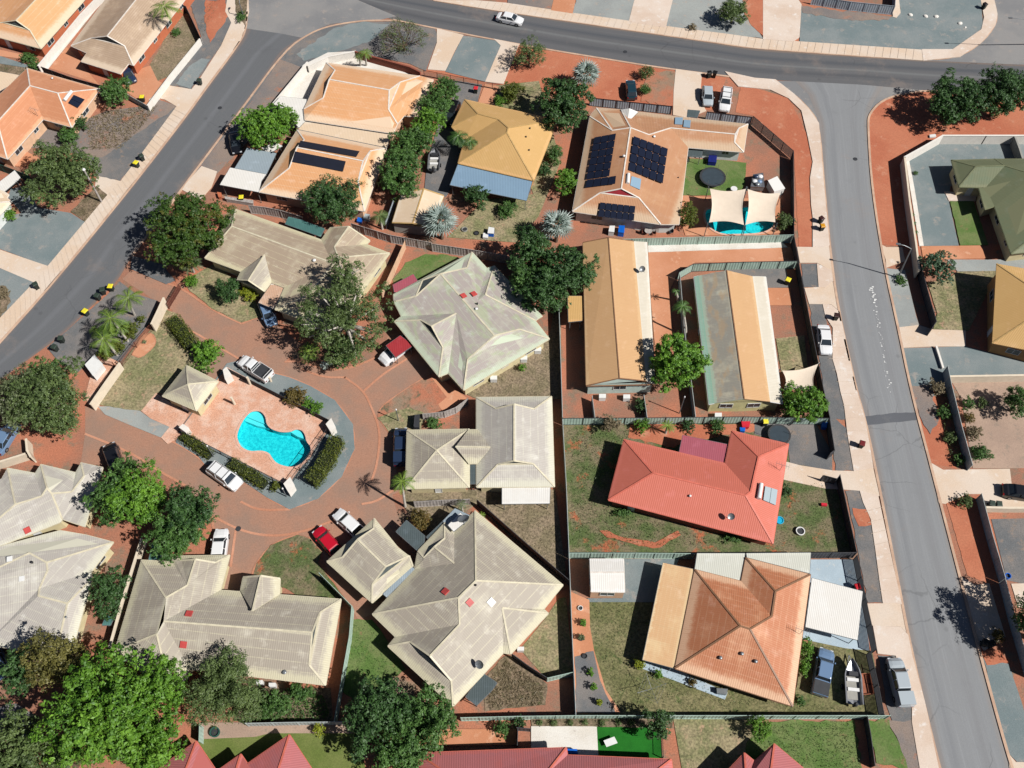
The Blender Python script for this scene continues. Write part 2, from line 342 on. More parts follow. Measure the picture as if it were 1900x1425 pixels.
# foliage: colour varies leaf by leaf through the 'tint' attribute
def leaf_mat(name, dark, light, third=None):
    t = NT(name); at = t.n('ShaderNodeAttribute'); at.attribute_name = 'tint'
    a = t.mix(at.outputs['Fac'], dark, light)
    if third: a = t.mix(t.mr(t.noise(t.oc(), .35, 2), .52, .66), a, third)
    t.col(a); t.b.inputs['Roughness'].default_value = .55; t.b.inputs['Specular IOR Level'].default_value = .35
    tr = t.n('ShaderNodeBsdfTranslucent'); t.set(tr.inputs[0], t.mix(1.0, a, (1.2, 1.5, .6, 1), 'MULTIPLY'))
    mx = t.n('ShaderNodeMixShader'); mx.inputs[0].default_value = .22; t.L(t.b.outputs[0], mx.inputs[1]); t.L(tr.outputs[0], mx.inputs[2])
    out = [n for n in t.t.nodes if n.type == 'OUTPUT_MATERIAL'][0]; t.L(mx.outputs[0], out.inputs[0]); return t.m
LM = dict(bright=leaf_mat('leaf_bright', C(40, 92, 20), C(140, 190, 62)), mid=leaf_mat('leaf_mid', C(38, 78, 30), C(114, 156, 76)),
          dark=leaf_mat('leaf_dark', C(30, 64, 30), C(92, 132, 68)), olive=leaf_mat('leaf_olive', C(54, 78, 40), C(132, 154, 88)),
          grey=leaf_mat('leaf_greygreen', C(56, 72, 42), C(138, 150, 104)), yellow=leaf_mat('leaf_yellow', C(96, 120, 20), C(186, 190, 50)),
          autumn=leaf_mat('leaf_turning', C(36, 70, 20), C(90, 122, 44), C(112, 112, 44)), hedge=leaf_mat('leaf_hedge', C(62, 82, 18), C(128, 136, 46)),
          red=leaf_mat('leaf_reddish', C(70, 76, 28), C(150, 122, 62), C(126, 84, 44)), silver=leaf_mat('leaf_silver', C(128, 150, 146), C(212, 224, 218)),
          palm=leaf_mat('leaf_palm', C(62, 100, 30), C(150, 178, 70)), blue=leaf_mat('leaf_bluegreen', C(56, 88, 66), C(112, 142, 104)),
          straw=leaf_mat('leaf_straw', C(112, 100, 72), C(176, 158, 128)), rust=leaf_mat('leaf_pine', C(52, 58, 20), C(164, 156, 84)))
M['s_slab'] = ground_mat('slab_pale_blue', C(196, 214, 226), C(184, 202, 214), C(208, 214, 216), s1=.3, sp=.06)
M['turf2'] = ground_mat('lawn_olive', C(112, 128, 62), C(126, 136, 74), None, s1=.4, sp=.25)
# ---------------- ground sheets ----------------
LV = {}
def jag(pts, amp, step=.7):
    out = []; n = len(pts)
    for i in range(n):
        a, b = pts[i], pts[(i+1) % n]; d = b-a; L = d.length
        if L < 1e-3: continue
        k = max(1, int(L/step)); nn = Vector((-d.y, d.x, 0))/L
        for j in range(k):
            out.append(a+d*(j/k)+nn*random.uniform(-amp, amp)*(0 if j == 0 else 1))
    return out
def patch(name, mat, pts, lv=1, hole=None, amp=0.0, skirt=True, z=None):
    LV[lv] = LV.get(lv, 0)+1
    if z is None: z = .010+lv*.036+(LV[lv] % 9)*.004
    P = [W(x, y, z) for x, y in pts]; 
    for p in P: p.z = 0
    if amp: P = jag(P, amp)
    mb = MB(); rings = [P]
    if hole: rings.append([Vector((h.x, h.y, 0)) for h in hole])
    flat = [p for r in rings for p in r]
    for t in tessellate_polygon(rings):
        a, b, c = flat[t[0]], flat[t[1]], flat[t[2]]
        if (b-a).cross(c-a).z < 0: b, c = c, b
        mb.face([(q.x, q.y, z) for q in (a, b, c)])
    if skirt:
        n = len(P)
        for i in range(n):
            a, b = P[i], P[(i+1) % n]
            mb.face([(a.x, a.y, z), (b.x, b.y, z), (b.x, b.y, -.02), (a.x, a.y, -.02)])
    o = mb.build(name, M[mat]); tag(o, kind='structure'); return o
def resamp(pts, n):
    L = [0]
    for a, b in zip(pts, pts[1:]): L.append(L[-1]+(b-a).length)
    out = []
    for k in range(n):
        s = L[-1]*k/(n-1); i = 0
        while i < len(pts)-2 and L[i+1] < s: i += 1
        f = (s-L[i])/max(1e-6, L[i+1]-L[i]); out.append(pts[i].lerp(pts[i+1], f))
    return out
def road(name, mat, lp, rp, z=.02, n=60):
    l = resamp([W(x, y, z) for x, y in lp], n); r = resamp([W(x, y, z) for x, y in rp], n)
    me = bpy.data.meshes.new(name); V = []; Fc = []; UV = []; s = 0; m = 8
    for k in range(n):
        if k: s += (l[k]-l[k-1]).length
        for j in range(m+1): V.append(tuple(l[k].lerp(r[k], j/m)))
    for k in range(n-1):
        for j in range(m):
            a = k*(m+1)+j; Fc.append((a, a+1, a+m+2, a+m+1))
    me.from_pydata(V, [], Fc); uvl = me.uv_layers.new(name='UVMap')
    for p in me.polygons:
        for li in p.loop_indices:
            vi = me.loops[li].vertex_index; uvl.data[li].uv = ((vi % (m+1))/m, (vi//(m+1))*2.0)
    me.materials.append(M[mat]); o = bpy.data.objects.new(name, me); link(o); tag(o, kind='structure'); return o
def strip(name, mat, pts, wd, h, zb=0.0, kind='structure', cr=None):
    mb = MB(); P = [W(x, y, zb+h) for x, y in pts]
    for p in P: p.z = zb
    for i, (a, b) in enumerate(zip(P, P[1:])):
        d = (b-a).normalized() if (b-a).length else Vector((1, 0, 0))
        mb.bar(a-d*wd*.3, b+d*wd*.3, wd, h+i % 2*.002)
    o = mb.build(name, M[mat]); tag(o, kind=kind); return o
def smoothpts(pts, it=2, closed=False):
    for _ in range(it):
        q = [] if closed else [pts[0]]
        n = len(pts)
        for i in range(n if closed else n-1):
            a, b = pts[i], pts[(i+1) % n]
            q += [(a[0]*.75+b[0]*.25, a[1]*.75+b[1]*.25), (a[0]*.25+b[0]*.75, a[1]*.25+b[1]*.75)]
        if not closed: q.append(pts[-1])
        pts = q
    return pts
# ---------------- houses ----------------
def newell(P):
    n = Vector((0, 0, 0))
    for i in range(len(P)):
        a, b = P[i], P[(i+1) % len(P)]
        n.x += (a.y-b.y)*(a.z+b.z); n.y += (a.z-b.z)*(a.x+b.x); n.z += (a.x-b.x)*(a.y+b.y)
    return n
def relax(px, faces, z0, free, pitch=21):
    names = list(free)
    if not names: return z0
    def pos(z): return {k: W(*px[k], z[k]) for k in px}
    def res(x):
        z = dict(z0); z.update({k: v for k, v in zip(names, x)}); P = pos(z); r = []
        for f in faces:
            pp = [P[k] for k in f]; n = newell(pp)
            if n.length < 1e-6: continue
            n.normalize(); c = sum(pp, Vector())/len(pp)
            r += [3*(p-c).dot(n) for p in pp]
            r.append(1.2*(math.degrees(math.acos(min(1, abs(n.z))))-pitch)/12)
        r += [.35*(x[i]-z0[k]) for i, k in enumerate(names)]
        return np.array(r)
    x = np.array([z0[k] for k in names]); lam = .05; r = res(x); c = r @ r
    for _ in range(25):
        J = np.zeros((len(r), len(x)))
        for i in range(len(x)):
            y = x.copy(); y[i] += 1e-3; J[:, i] = (res(y)-r)/1e-3
        st = np.linalg.solve(J.T @ J+lam*np.eye(len(x)), -J.T @ r); y = x+np.clip(st, -.5, .5); r2 = res(y)
        if r2 @ r2 < c: x, r, c, lam = y, r2, r2 @ r2, lam*.5
        else: lam *= 3
        if np.abs(st).max() < 1e-3: break
    z = dict(z0); z.update({k: float(min(7.5, max(2.7, v))) for k, v in zip(names, x)}); return z
def roofmesh(name, polys, mat, parent, org, th=.13, thick=True):
    me = bpy.data.meshes.new(name); V = []; idx = {}; Fc = []; top = []
    def vi(p):
        k = (round(p.x, 3), round(p.y, 3), round(p.z, 3))
        if k not in idx: idx[k] = len(V); V.append(p-org)
        return idx[k]
    UV = []; UE = []; ec = {}
    for P in polys:
        n = newell(P)
        if n.z < 0: P = P[::-1]; n = -n
        n.normalize(); h = Vector((0, 0, 1)).cross(n)
        h = h.normalized() if h.length > 1e-4 else Vector((1, 0, 0)); s = n.cross(h)
        if s.z < 0: s = -s
        us = [p.dot(h) for p in P]; vs = [p.dot(s) for p in P]; v0, v1 = min(vs), max(vs)
        ids = [vi(p) for p in P]; pl = [Vector((a, b, 0)) for a, b in zip(us, vs)]
        Fc.append(tuple(ids)); UV += [(a, b-v0) for a, b in zip(us, vs)]; UE += [(b-v0, v1-b) for b in vs]
        for i in range(len(ids)): ec.setdefault(frozenset((ids[i], ids[(i+1) % len(ids)])), []).append((ids[i], ids[(i+1) % len(ids)]))
    nf = len(Fc); nv = len(V)
    if thick:
        V += [v-Vector((0, 0, th)) for v in V]
        for f in list(Fc): Fc.append(tuple(i+nv for i in reversed(f)))
        for k, e in ec.items():
            if len(e) == 1: a, b = e[0]; Fc.append((b, a, a+nv, b+nv))
    me.from_pydata([tuple(v) for v in V], [], Fc)
    l1 = me.uv_layers.new(name='UVMap'); l2 = me.uv_layers.new(name='Edge')
    for i in range(len(me.loops)):
        l1.data[i].uv = UV[i] if i < len(UV) else (0, 0); l2.data[i].uv = UE[i] if i < len(UE) else (0, 5)
    me.materials.append(mat); o = bpy.data.objects.new(name, me); link(o, parent); return o
def inset(P, d):
    n = len(P); ar = sum(P[i].x*P[(i+1) % n].y-P[(i+1) % n].x*P[i].y for i in range(n))
    if ar < 0: P = P[::-1]
    out = []
    for i in range(n):
        a, b, c = P[i-1], P[i], P[(i+1) % n]
        d1 = Vector((b.x-a.x, b.y-a.y, 0)).normalized(); d2 = Vector((c.x-b.x, c.y-b.y, 0)).normalized()
        n1 = Vector((-d1.y, d1.x, 0)); n2 = Vector((-d2.y, d2.x, 0)); bis = n1+n2
        if bis.length < .3: bis = n1
        bis.normalize(); k = d/max(.45, bis.dot(n1)); out.append(Vector((b.x, b.y, b.z))+bis*k)
    return out
HOUSES = {}
def house(key, label, k, V, faces, outline, rm, wm, gab='', gm='gable', cap='cap_cream', ins=.55, name='house', cat='house', flat=False, pitch=21,
          wins=True, z_wall=None, cw=.2, win_step=4.2, doors=True, fixed=()):
    px = {n: k(v[0], v[1]) for n, v in V.items()}; z0 = {n: v[2] for n, v in V.items()}
    fs = [f.split() for f in faces.split(',')]; gs = [g.split() for g in gab.split(',')] if gab else []
    if not flat: z0 = relax(px, fs, z0, [n for n in V if V[n][2] > 2.75 and n not in fixed], pitch)
    P = {n: W(*px[n], z0[n]) for n in V}
    ol = [P[n] for n in outline.split()]; c = sum(ol, Vector())/len(ol); org = Vector((c.x, c.y, 0))
    root = empty(name, org, 0, label, cat)
    roof = roofmesh('roof', [[P[n] for n in f] for f in fs], M[rm], root, org)
    ed = {}
    for f in fs:
        nn = newell([P[n] for n in f]); nn = nn if nn.z > 0 else -nn; nn.normalize(); cc = sum((P[n] for n in f), Vector())/len(f)
        for i in range(len(f)): ed.setdefault(frozenset((f[i], f[(i+1) % len(f)])), []).append((nn, cc))
    mb = MB()
    for e, l in ed.items():
        if len(l) < 2 and not any(len(e & set(g)) == 2 for g in gs): continue
        a, b = [P[n] for n in e]
        if len(l) == 2 and (l[1][1]-a).dot(l[0][0]) > .02: continue
        if abs(a.z-b.z) < .02 and min(a.z, b.z) < 2.75 and len(l) == 1: continue
        mb.bar(a, b, cw, .05, base=-.01)
    if mb.v and cap: mb.build('ridge_capping', M[cap], roof, org)
    if gs:
        for g in gs:
            pts = [P[n] for n in g]; nn = newell(pts)
            if nn.length < 1e-6: continue
            nn.normalize(); nn.z = 0; gc = sum(pts, Vector())/len(pts)
            if nn.length < 1e-3: continue
            nn.normalize()
            if nn.dot(c-gc) < 0: nn = -nn
            m2 = MB(); q = [p+nn*.10-Vector((0, 0, .02)) for p in pts]; q2 = [p+nn*.16-Vector((0, 0, .02)) for p in pts]
            m2.face(q); m2.face(q2[::-1]); m2.build('gable', M[gm], root, org)
    # walls under the eaves
    if wm:
        zt = min(P[n].z for n in outline.split())-.12 if z_wall is None else z_wall
        wl = inset(ol, ins); m3 = MB(); nW = len(wl)
        for i in range(nW):
            a, b = wl[i], wl[(i+1) % nW]
            if (b-a).length < .05: continue
            m3.face([(a.x, a.y, 0), (b.x, b.y, 0), (b.x, b.y, zt), (a.x, a.y, zt)])
        wo = m3.build('wall', M[wm], root, org)
        # gutter along the eaves
        m4 = MB()
        nn_ = len(ol)
        for i in range(nn_):
            a, b = ol[i], ol[(i+1) % nn_]
            if abs(a.z-b.z) < .4: m4.bar(a+Vector((0, 0, -.14)), b+Vector((0, 0, -.14)), .13, .1)
        m4.build('gutter', M[cap or 'white'], roof, org)
        if wins:
            cen = sum(wl, Vector())/nW; cnt = 0
            for i in range(nW):
                a, b = wl[i], wl[(i+1) % nW]; a = Vector((a.x, a.y, 0)); b = Vector((b.x, b.y, 0)); d = b-a; L = d.length
                if L < 2.6: continue
                d /= L; out = Vector((d.y, -d.x, 0)); nw = max(1, int(L/win_step))
                for j in range(nw):
                    if cnt > 13: break
                    isd = doors and cnt == 1; cnt += 1
                    p = a+d*(L*(j+.5)/nw); ww, z1, z2 = (.9, .05, 2.1) if isd else ((1.7, 1.0, 2.05) if j % 2 == 0 else (1.1, 1.2, 2.05))
                    mf = MB(); Mx = Matrix((( d.x, out.x, 0, p.x-org.x), (d.y, out.y, 0, p.y-org.y), (0, 0, 1, 0), (0, 0, 0, 1)))
                    for (x0, zz0, x1, zz1) in ((-ww/2, z1, -ww/2+.07, z2), (ww/2-.07, z1, ww/2, z2), (-ww/2+.07, z1, ww/2-.07, z1+.07), (-ww/2+.07, z2-.07, ww/2-.07, z2), (-.03, z1+.07, .03, z2-.07)):
                        if isd and x0 == -.03: continue
                        mf.box(x0, .0, zz0, x1, .07, zz1, Mx)
                    fo = mf.build('door' if isd else 'window', M['frame'], root)
                    mp = MB(); mp.box(-ww/2+.07, .005, z1+.07, ww/2-.07, .035, z2-.07, Mx)
                    mp.build('door_leaf' if isd else 'pane', M['white' if isd else 'glass'], fo)
    HOUSES[key] = dict(P=P, root=root, org=org, fs=fs, roof=roof, k=k)
    return root
def plane_of(key, fi):
    h = HOUSES[key]; pts = [h['P'][n] for n in h['fs'][fi]]; n = newell(pts); n = n if n.z > 0 else -n
    return sum(pts, Vector())/len(pts), n.normalized()
def onroof(key, fi, px, lift=.0):
    co, no = plane_of(key, fi); return hit(px[0], px[1], co+no*lift, no)
def slab(pts, th, no):
    mb = MB(); q = [p+no*th for p in pts]; mb.face(q); mb.face(pts[::-1])
    for i in range(len(pts)): j = (i+1) % len(pts); mb.face([pts[i], pts[j], q[j], q[i]])
    return mb
def roofsheet(key, fi, name, mat, pts, lift=.06, th=.05):
    h = HOUSES[key]; co, no = plane_of(key, fi); P = [onroof(key, fi, p, lift) for p in pts]
    if newell(P).dot(no) < 0: P.reverse()
    return slab(P, th, no).build(name, M[mat], h['root'], h['org'])
def pv(key, fi, quad, nu, nv, skip=()):
    """quad: pixel corners a,b (top edge) c,d (bottom edge, under b and a); one object per panel"""
    a, b, c, d = [onroof(key, fi, p, .26) for p in quad]; co, no = plane_of(key, fi); h = HOUSES[key]
    proto = None
    for i in range(nu):
        for j in range(nv):
            if (i, j) in skip: continue
            def q(s, t): return a.lerp(b, s).lerp(d.lerp(c, s), t)
            g = .04; P = [q((i+g)/nu, (j+g)/nv), q((i+1-g)/nu, (j+g)/nv), q((i+1-g)/nu, (j+1-g)/nv), q((i+g)/nu, (j+1-g)/nv)]
            if newell(P).dot(no) < 0: P.reverse()
            slab(P, .04, no).build('solar_panel', M['pv'], h['root'], h['org'])
def vent(key, fi, p, r=.16, h=.35, mat='steel', name='roof_vent'):
    hh = HOUSES[key]; P = onroof(key, fi, p); mb = MB()
    mb.lathe(P, [(r*.7, -.1), (r*.7, h*.5), (r, h*.5), (r*1.05, h*.8), (r*.5, h)], 12); return mb.build(name, M[mat], hh['root'], hh['org'], smooth=True)
def skylight(key, fi, p, w_=.9, mat='sky_red', name='skylight'):
    hh = HOUSES[key]; P = onroof(key, fi, p); co, no = plane_of(key, fi); u = Vector((0, 0, 1)).cross(no).normalized(); v = no.cross(u)
    q = [P+u*sx*w_/2+v*sy*w_/2 for sx, sy in ((-1, -1), (1, -1), (1, 1), (-1, 1))]
    return slab(q, .14, no).build(name, M[mat], hh['root'], hh['org'])
def dish(key, fi, p, az=200, r=.42):
    hh = HOUSES[key]; P = onroof(key, fi, p); mb = MB(); hd = P+Vector((0, 0, .9)); mb.tube(P-Vector((0, 0, .1)), hd, .03)
    mb.tube(P+Vector((.5, .1, 0)), hd-Vector((0, 0, .4)), .02)
    o = mb.build('dish_mast', M['steel'], hh['root'], hh['org'])
    ax = Vector((math.sin(R(az))*.7, math.cos(R(az))*.7, .72)).normalized(); Mx = ax.to_track_quat('Z', 'Y').to_matrix()
    m2 = MB(); prof = [(r*k/6, .18*(k/6)**2) for k in range(1, 7)]+[(r*k/6, .18*(k/6)**2+.02) for k in range(6, 0, -1)]
    m2.lathe(hd, prof, 22, M=Mx); m2.tube(hd, hd+ax*.45, .015); m2.build('satellite_dish', M['steel'], o, hh['org'], smooth=False)
def aerial(key, fi, p):
    hh = HOUSES[key]; P = onroof(key, fi, p); mb = MB(); t = P+Vector((0, 0, 1.5)); mb.tube(P, t, .025)
    mb.tube(t+Vector((-.8, .3, 0)), t+Vector((.8, -.3, 0)), .018)
    for k in range(6):
        c = t+Vector((-.7+k*.28, .26-k*.1, 0)); mb.tube(c+Vector((.1, .35, 0)), c-Vector((.1, .35, 0)), .012)
    mb.build('tv_aerial', M['steel'], hh['root'], hh['org'])
def heater(key, fi, tank, panel, pm='pv', cols=2):
    """solar hot-water unit: tank pixel ends, panel quad pixels"""
    hh = HOUSES[key]; co, no = plane_of(key, fi); a, b = [onroof(key, fi, p, .28) for p in tank]; mb = MB(); d = (b-a).normalized()
    mb.tube(a, b, .27, n=14); mb.build('hot_water_tank', M['white'], hh['root'], hh['org'])
    q = [onroof(key, fi, p, .12) for p in panel]
    for i in range(cols):
        P = [q[0].lerp(q[1], (i+.03)/cols), q[0].lerp(q[1], (i+.97)/cols), q[3].lerp(q[2], (i+.97)/cols), q[3].lerp(q[2], (i+.03)/cols)]
        if newell(P).dot(no) < 0: P.reverse()
        slab(P, .08, no).build('collector_panel', M[pm], hh['root'], hh['org'])
def canopy(label, pts, z, mat, posts=True, name='patio_roof', cat='patio roof', zs=None, wall=None, group=None, low=0.0):
    P = [W(x, y, (zs[i] if zs else z)) for i, (x, y) in enumerate(pts)]
    c = sum(P, Vector())/len(P); org = Vector((c.x, c.y, 0)); root = empty(name, org, 0, label, cat, group)
    roofmesh('roof_sheet', [P], M[mat], root, org, .1)
    ins = inset(P, .25)
    if wall: 
        m = MB()
        for i in range(len(ins)):
            a, b = ins[i], ins[(i+1) % len(ins)]; m.face([(a.x, a.y, 0), (b.x, b.y, 0), (b.x, b.y, b.z-.1), (a.x, a.y, a.z-.1)])
        m.build('wall', M[wall], root, org)
    elif posts:
        for p in ins:
            m = MB(); m.tube((p.x, p.y, 0), (p.x, p.y, p.z-.08), .05); m.build('post', M['steel'], root, org)
    m = MB()
    for i in range(len(P)): m.bar(P[i]-Vector((0, 0, .1)), P[(i+1) % len(P)]-Vector((0, 0, .1)), .1, .09)
    m.build('edge_beam', M['steel'], root, org)
    return root
# ---------------- fences and walls ----------------
def fence(label, pts, h=1.8, mat='f_green', style='sheet', group=None, step=2.4, posts=True, cat=None, name=None, postmat=None):
    P = [W(x, y, h) for x, y in pts]; G = [Vector((p.x, p.y, 0)) for p in P]; org = G[0].copy()
    wall = style == 'wall'
    root = empty(name or ('boundary_wall' if wall else 'fence'), org, 0, label, cat or ('wall' if wall else 'fence'), group)
    if wall:
        m = MB()
        for i, (a, b) in enumerate(zip(G, G[1:])):
            d = (b-a).normalized(); m.bar(a-d*.09, b+d*.09, .19, h-.08-.003*(i % 2))
        m.build('wall_face', M[mat], root, org); m = MB()
        for i, (a, b) in enumerate(zip(G, G[1:])):
            d = (b-a).normalized(); m.bar(a-d*.12+Vector((0, 0, h-.08)), b+d*.12+Vector((0, 0, h-.08)), .27, .08-.003*(i % 2))
        m.build('coping', M[mat], root, org)
        return root
    m = MB(); rl = MB(); pp = []
    for i, (a, b) in enumerate(zip(G, G[1:])):
        d = b-a; L = d.length; d /= L; nr = Vector((-d.y, d.x, 0))
        if style == 'sheet':
            nz = max(2, int(L/.19)); # trapezoid ribs
            pr = a
            for q in range(nz):
                t0, t1 = a+d*(L*q/nz), a+d*(L*(q+1)/nz); off = nr*(.03 if q % 2 else .0); off2 = nr*(.0 if q % 2 else .03)
                m.face([t0+off, t1+off2, t1+off2+Vector((0, 0, h-.03)), t0+off+Vector((0, 0, h-.03))])
            rl.bar(a+Vector((0, 0, h-.06)), b+Vector((0, 0, h-.06)), .06, .06); rl.bar(a+Vector((0, 0, .03)), b+Vector((0, 0, .03)), .06, .05)
        elif style == 'slat':
            k = 0; z = .12
            while z < h-.08: m.bar(a+Vector((0, 0, z)), b+Vector((0, 0, z)), .03, .085); z += .155
            rl.bar(a+Vector((0, 0, h-.05)), b+Vector((0, 0, h-.05)), .06, .05)
        elif style == 'picket':
            q = 0
            while q < L: m.tube(a+d*q+Vector((0, 0, .1)), a+d*q+Vector((0, 0, h)), .012, n=4, caps=False); q += .13
            rl.bar(a+Vector((0, 0, h-.06)), b+Vector((0, 0, h-.06)), .045, .045); rl.bar(a+Vector((0, 0, .1)), b+Vector((0, 0, .1)), .045, .045)
        nb = max(1, round(L/step))
        for q in range(nb+(1 if i == len(G)-2 else 0)): pp.append(a+d*(L*q/nb))
    m.build('panel', M[mat], root, org); rl.build('rail', M[postmat or mat], root, org)
    if posts:
        m = MB(); m.box(-.04, -.04, 0, .04, .04, h+.03); po = m.build('post', M[postmat or mat], root); po.location = pp[0]-org
        for q in pp[1:90]:
            c = po.copy(); COL.objects.link(c); c.parent = root; c.location = q-org
    return root
# ---------------- foliage ----------------
def leaves_obj(name, P, N, Sz, T, mat, parent, aspect=.5, fold=0):
    n = len(P); N = N/np.linalg.norm(N, axis=1)[:, None]
    r = RNG.normal(size=(n, 3)); U = np.cross(N, r); U /= (np.linalg.norm(U, axis=1)[:, None]+1e-9); Vv = np.cross(N, U)
    Sz = Sz[:, None]; a = P-U*Sz*.5; b = P+Vv*Sz*aspect*.5; c = P+U*Sz*.5; d = P-Vv*Sz*aspect*.5
    V = np.stack([a, b, c, d], 1).reshape(-1, 3).astype(np.float32)
    me = bpy.data.meshes.new(name); me.vertices.add(4*n); me.vertices.foreach_set('co', V.ravel())
    me.loops.add(4*n); me.loops.foreach_set('vertex_index', np.arange(4*n, dtype=np.int32))
    me.polygons.add(n); me.polygons.foreach_set('loop_start', np.arange(0, 4*n, 4, dtype=np.int32)); me.polygons.foreach_set('loop_total', np.full(n, 4, dtype=np.int32))
    me.update(); at = me.attributes.new('tint', 'FLOAT', 'FACE'); at.data.foreach_set('value', np.clip(T, 0, 1).astype(np.float32))
    me.materials.append(mat); o = bpy.data.objects.new(name, me); link(o, parent); return o
def sphere_dirs(n, up=.0):
    d = RNG.normal(size=(n, 3)); d /= np.linalg.norm(d, axis=1)[:, None]; d[:, 2] += up; d /= np.linalg.norm(d, axis=1)[:, None]; return d
def crown_pts(rx, ry, rz, zc, dens, clump, leaf, up=.35, fill=.25, sparse=0.0):
    nc = int(max(7, 4.6*(rx*ry)/(clump*clump)))
    D = sphere_dirs(nc, .15); rad = np.where(RNG.random(nc) < fill, RNG.random(nc)*.6, .66+.30*RNG.random(nc))
    lob = 1+.17*np.sin(3*np.arctan2(D[:, 1], D[:, 0])+RNG.random()*6)+.10*np.sin(7*np.arctan2(D[:, 1], D[:, 0])+RNG.random()*6)
    Cc = D*rad[:, None]*lob[:, None]*np.array([rx-clump*.5, ry-clump*.5, rz-clump*.3]); Cc[:, 2] += zc
    Cc[:, 2] = np.maximum(Cc[:, 2], clump*.5)
    if sparse: keep = RNG.random(nc) > sparse; Cc = Cc[keep]; nc = len(Cc)
    LS = 14; nps = max(3, int(dens*clump*clump*16*2.1/LS)); si = np.repeat(np.arange(nc), nps); ns = len(si)
    cr = clump*(.6+.7*RNG.random(nc)); d = sphere_dirs(ns, up); sq = np.array([1, 1, .75])
    SC = Cc[si]+d*(cr[si]*(.5+.6*RNG.random(ns)**.6))[:, None]*sq; st = RNG.random(ns)*.35
    keep = RNG.random(ns) > .12; SC = SC[keep]; si = si[keep]; st = st[keep]; d = d[keep]; ns = len(SC)
    li = np.repeat(np.arange(ns), LS); n = len(li); ld = sphere_dirs(n, .35); sr = clump*.40*(.6+.6*RNG.random(ns))
    P = SC[li]+ld*(sr[li]*(.35+.75*RNG.random(n)))[:, None]*np.array([1, 1, .6])
    N = ld*.75+d[li]*.4+RNG.normal(size=(n, 3))*.35; N[:, 2] += .35
    ct = RNG.random(nc)*.38; T = ct[si][li]+st[li]+RNG.random(n)*.27
    leaf = leaf*.82
    Sz = leaf*(.7+.6*RNG.random(n)); return P, N, Sz, T, Cc
def tree(label, x, y, r, h, mat='mid', name='shade_tree', cat='tree', group=None, ry=None, leaf=.34, clump=None, dens=9.0, zc=None, trunk='trunk', sparse=0, branches=5, flat=.62, th=.0, fill=.25, up=.35, bare=None):
    """x,y,r in photo pixels: where the crown shows; h is the tree's height in metres"""
    zc = h*.60 if zc is None else zc
    c = W(x, y, zc); m = (W(x+1, y, zc)-c).length*1.12; rx = r*m; ryy = (ry or r)*m*1.12
    rz = max(.4, min(h-zc, max(rx, ryy)*1.05)) if h-zc > .3 else h*.5
    root = empty(name, (c.x, c.y, 0), 0, label, cat, group)
    cl = clump or max(.28, min(.95, rx*.27))
    lf = min(leaf, max(.16, rx*.11))
    P, N, Sz, T, Cc = crown_pts(rx, ryy, rz, zc, dens*(.34/lf)**2*.62, cl, lf, up, fill, sparse)
    leaves_obj('crown', P, N, Sz, T, LM[mat], root)
    mb = MB(); tr = max(.05, h*.022+rx*.02); top = Vector((0, 0, max(.3, zc-rz*.35)))
    mb.tube((0, 0, -.05), top, tr*1.3, tr*.8, 9)
    idx = RNG.permutation(len(Cc))[:branches]
    for i in idx:
        q = Vector(Cc[i]); mid = top.lerp(q, .5)+Vector((0, 0, .2)); mb.tube(top-Vector((0, 0, .15)), mid, tr*.6, tr*.4, 6); mb.tube(mid, q, tr*.4, tr*.14, 6)
    mb.build('trunk', M[trunk], root); return root
def shrub(label, x, y, r, h=1.6, mat='mid', group=None, ry=None, name='garden_shrub', cat='shrub', **kw):
    kw.setdefault('leaf', .2); kw.setdefault('dens', 9)
    return tree(label, x, y, r, h, mat, name, cat, group, ry, zc=h*.5, branches=3, fill=.4, **kw)
def frond(mb_pts, base, az, L, droop, wd, nseg=9, leafn=None):
    pass
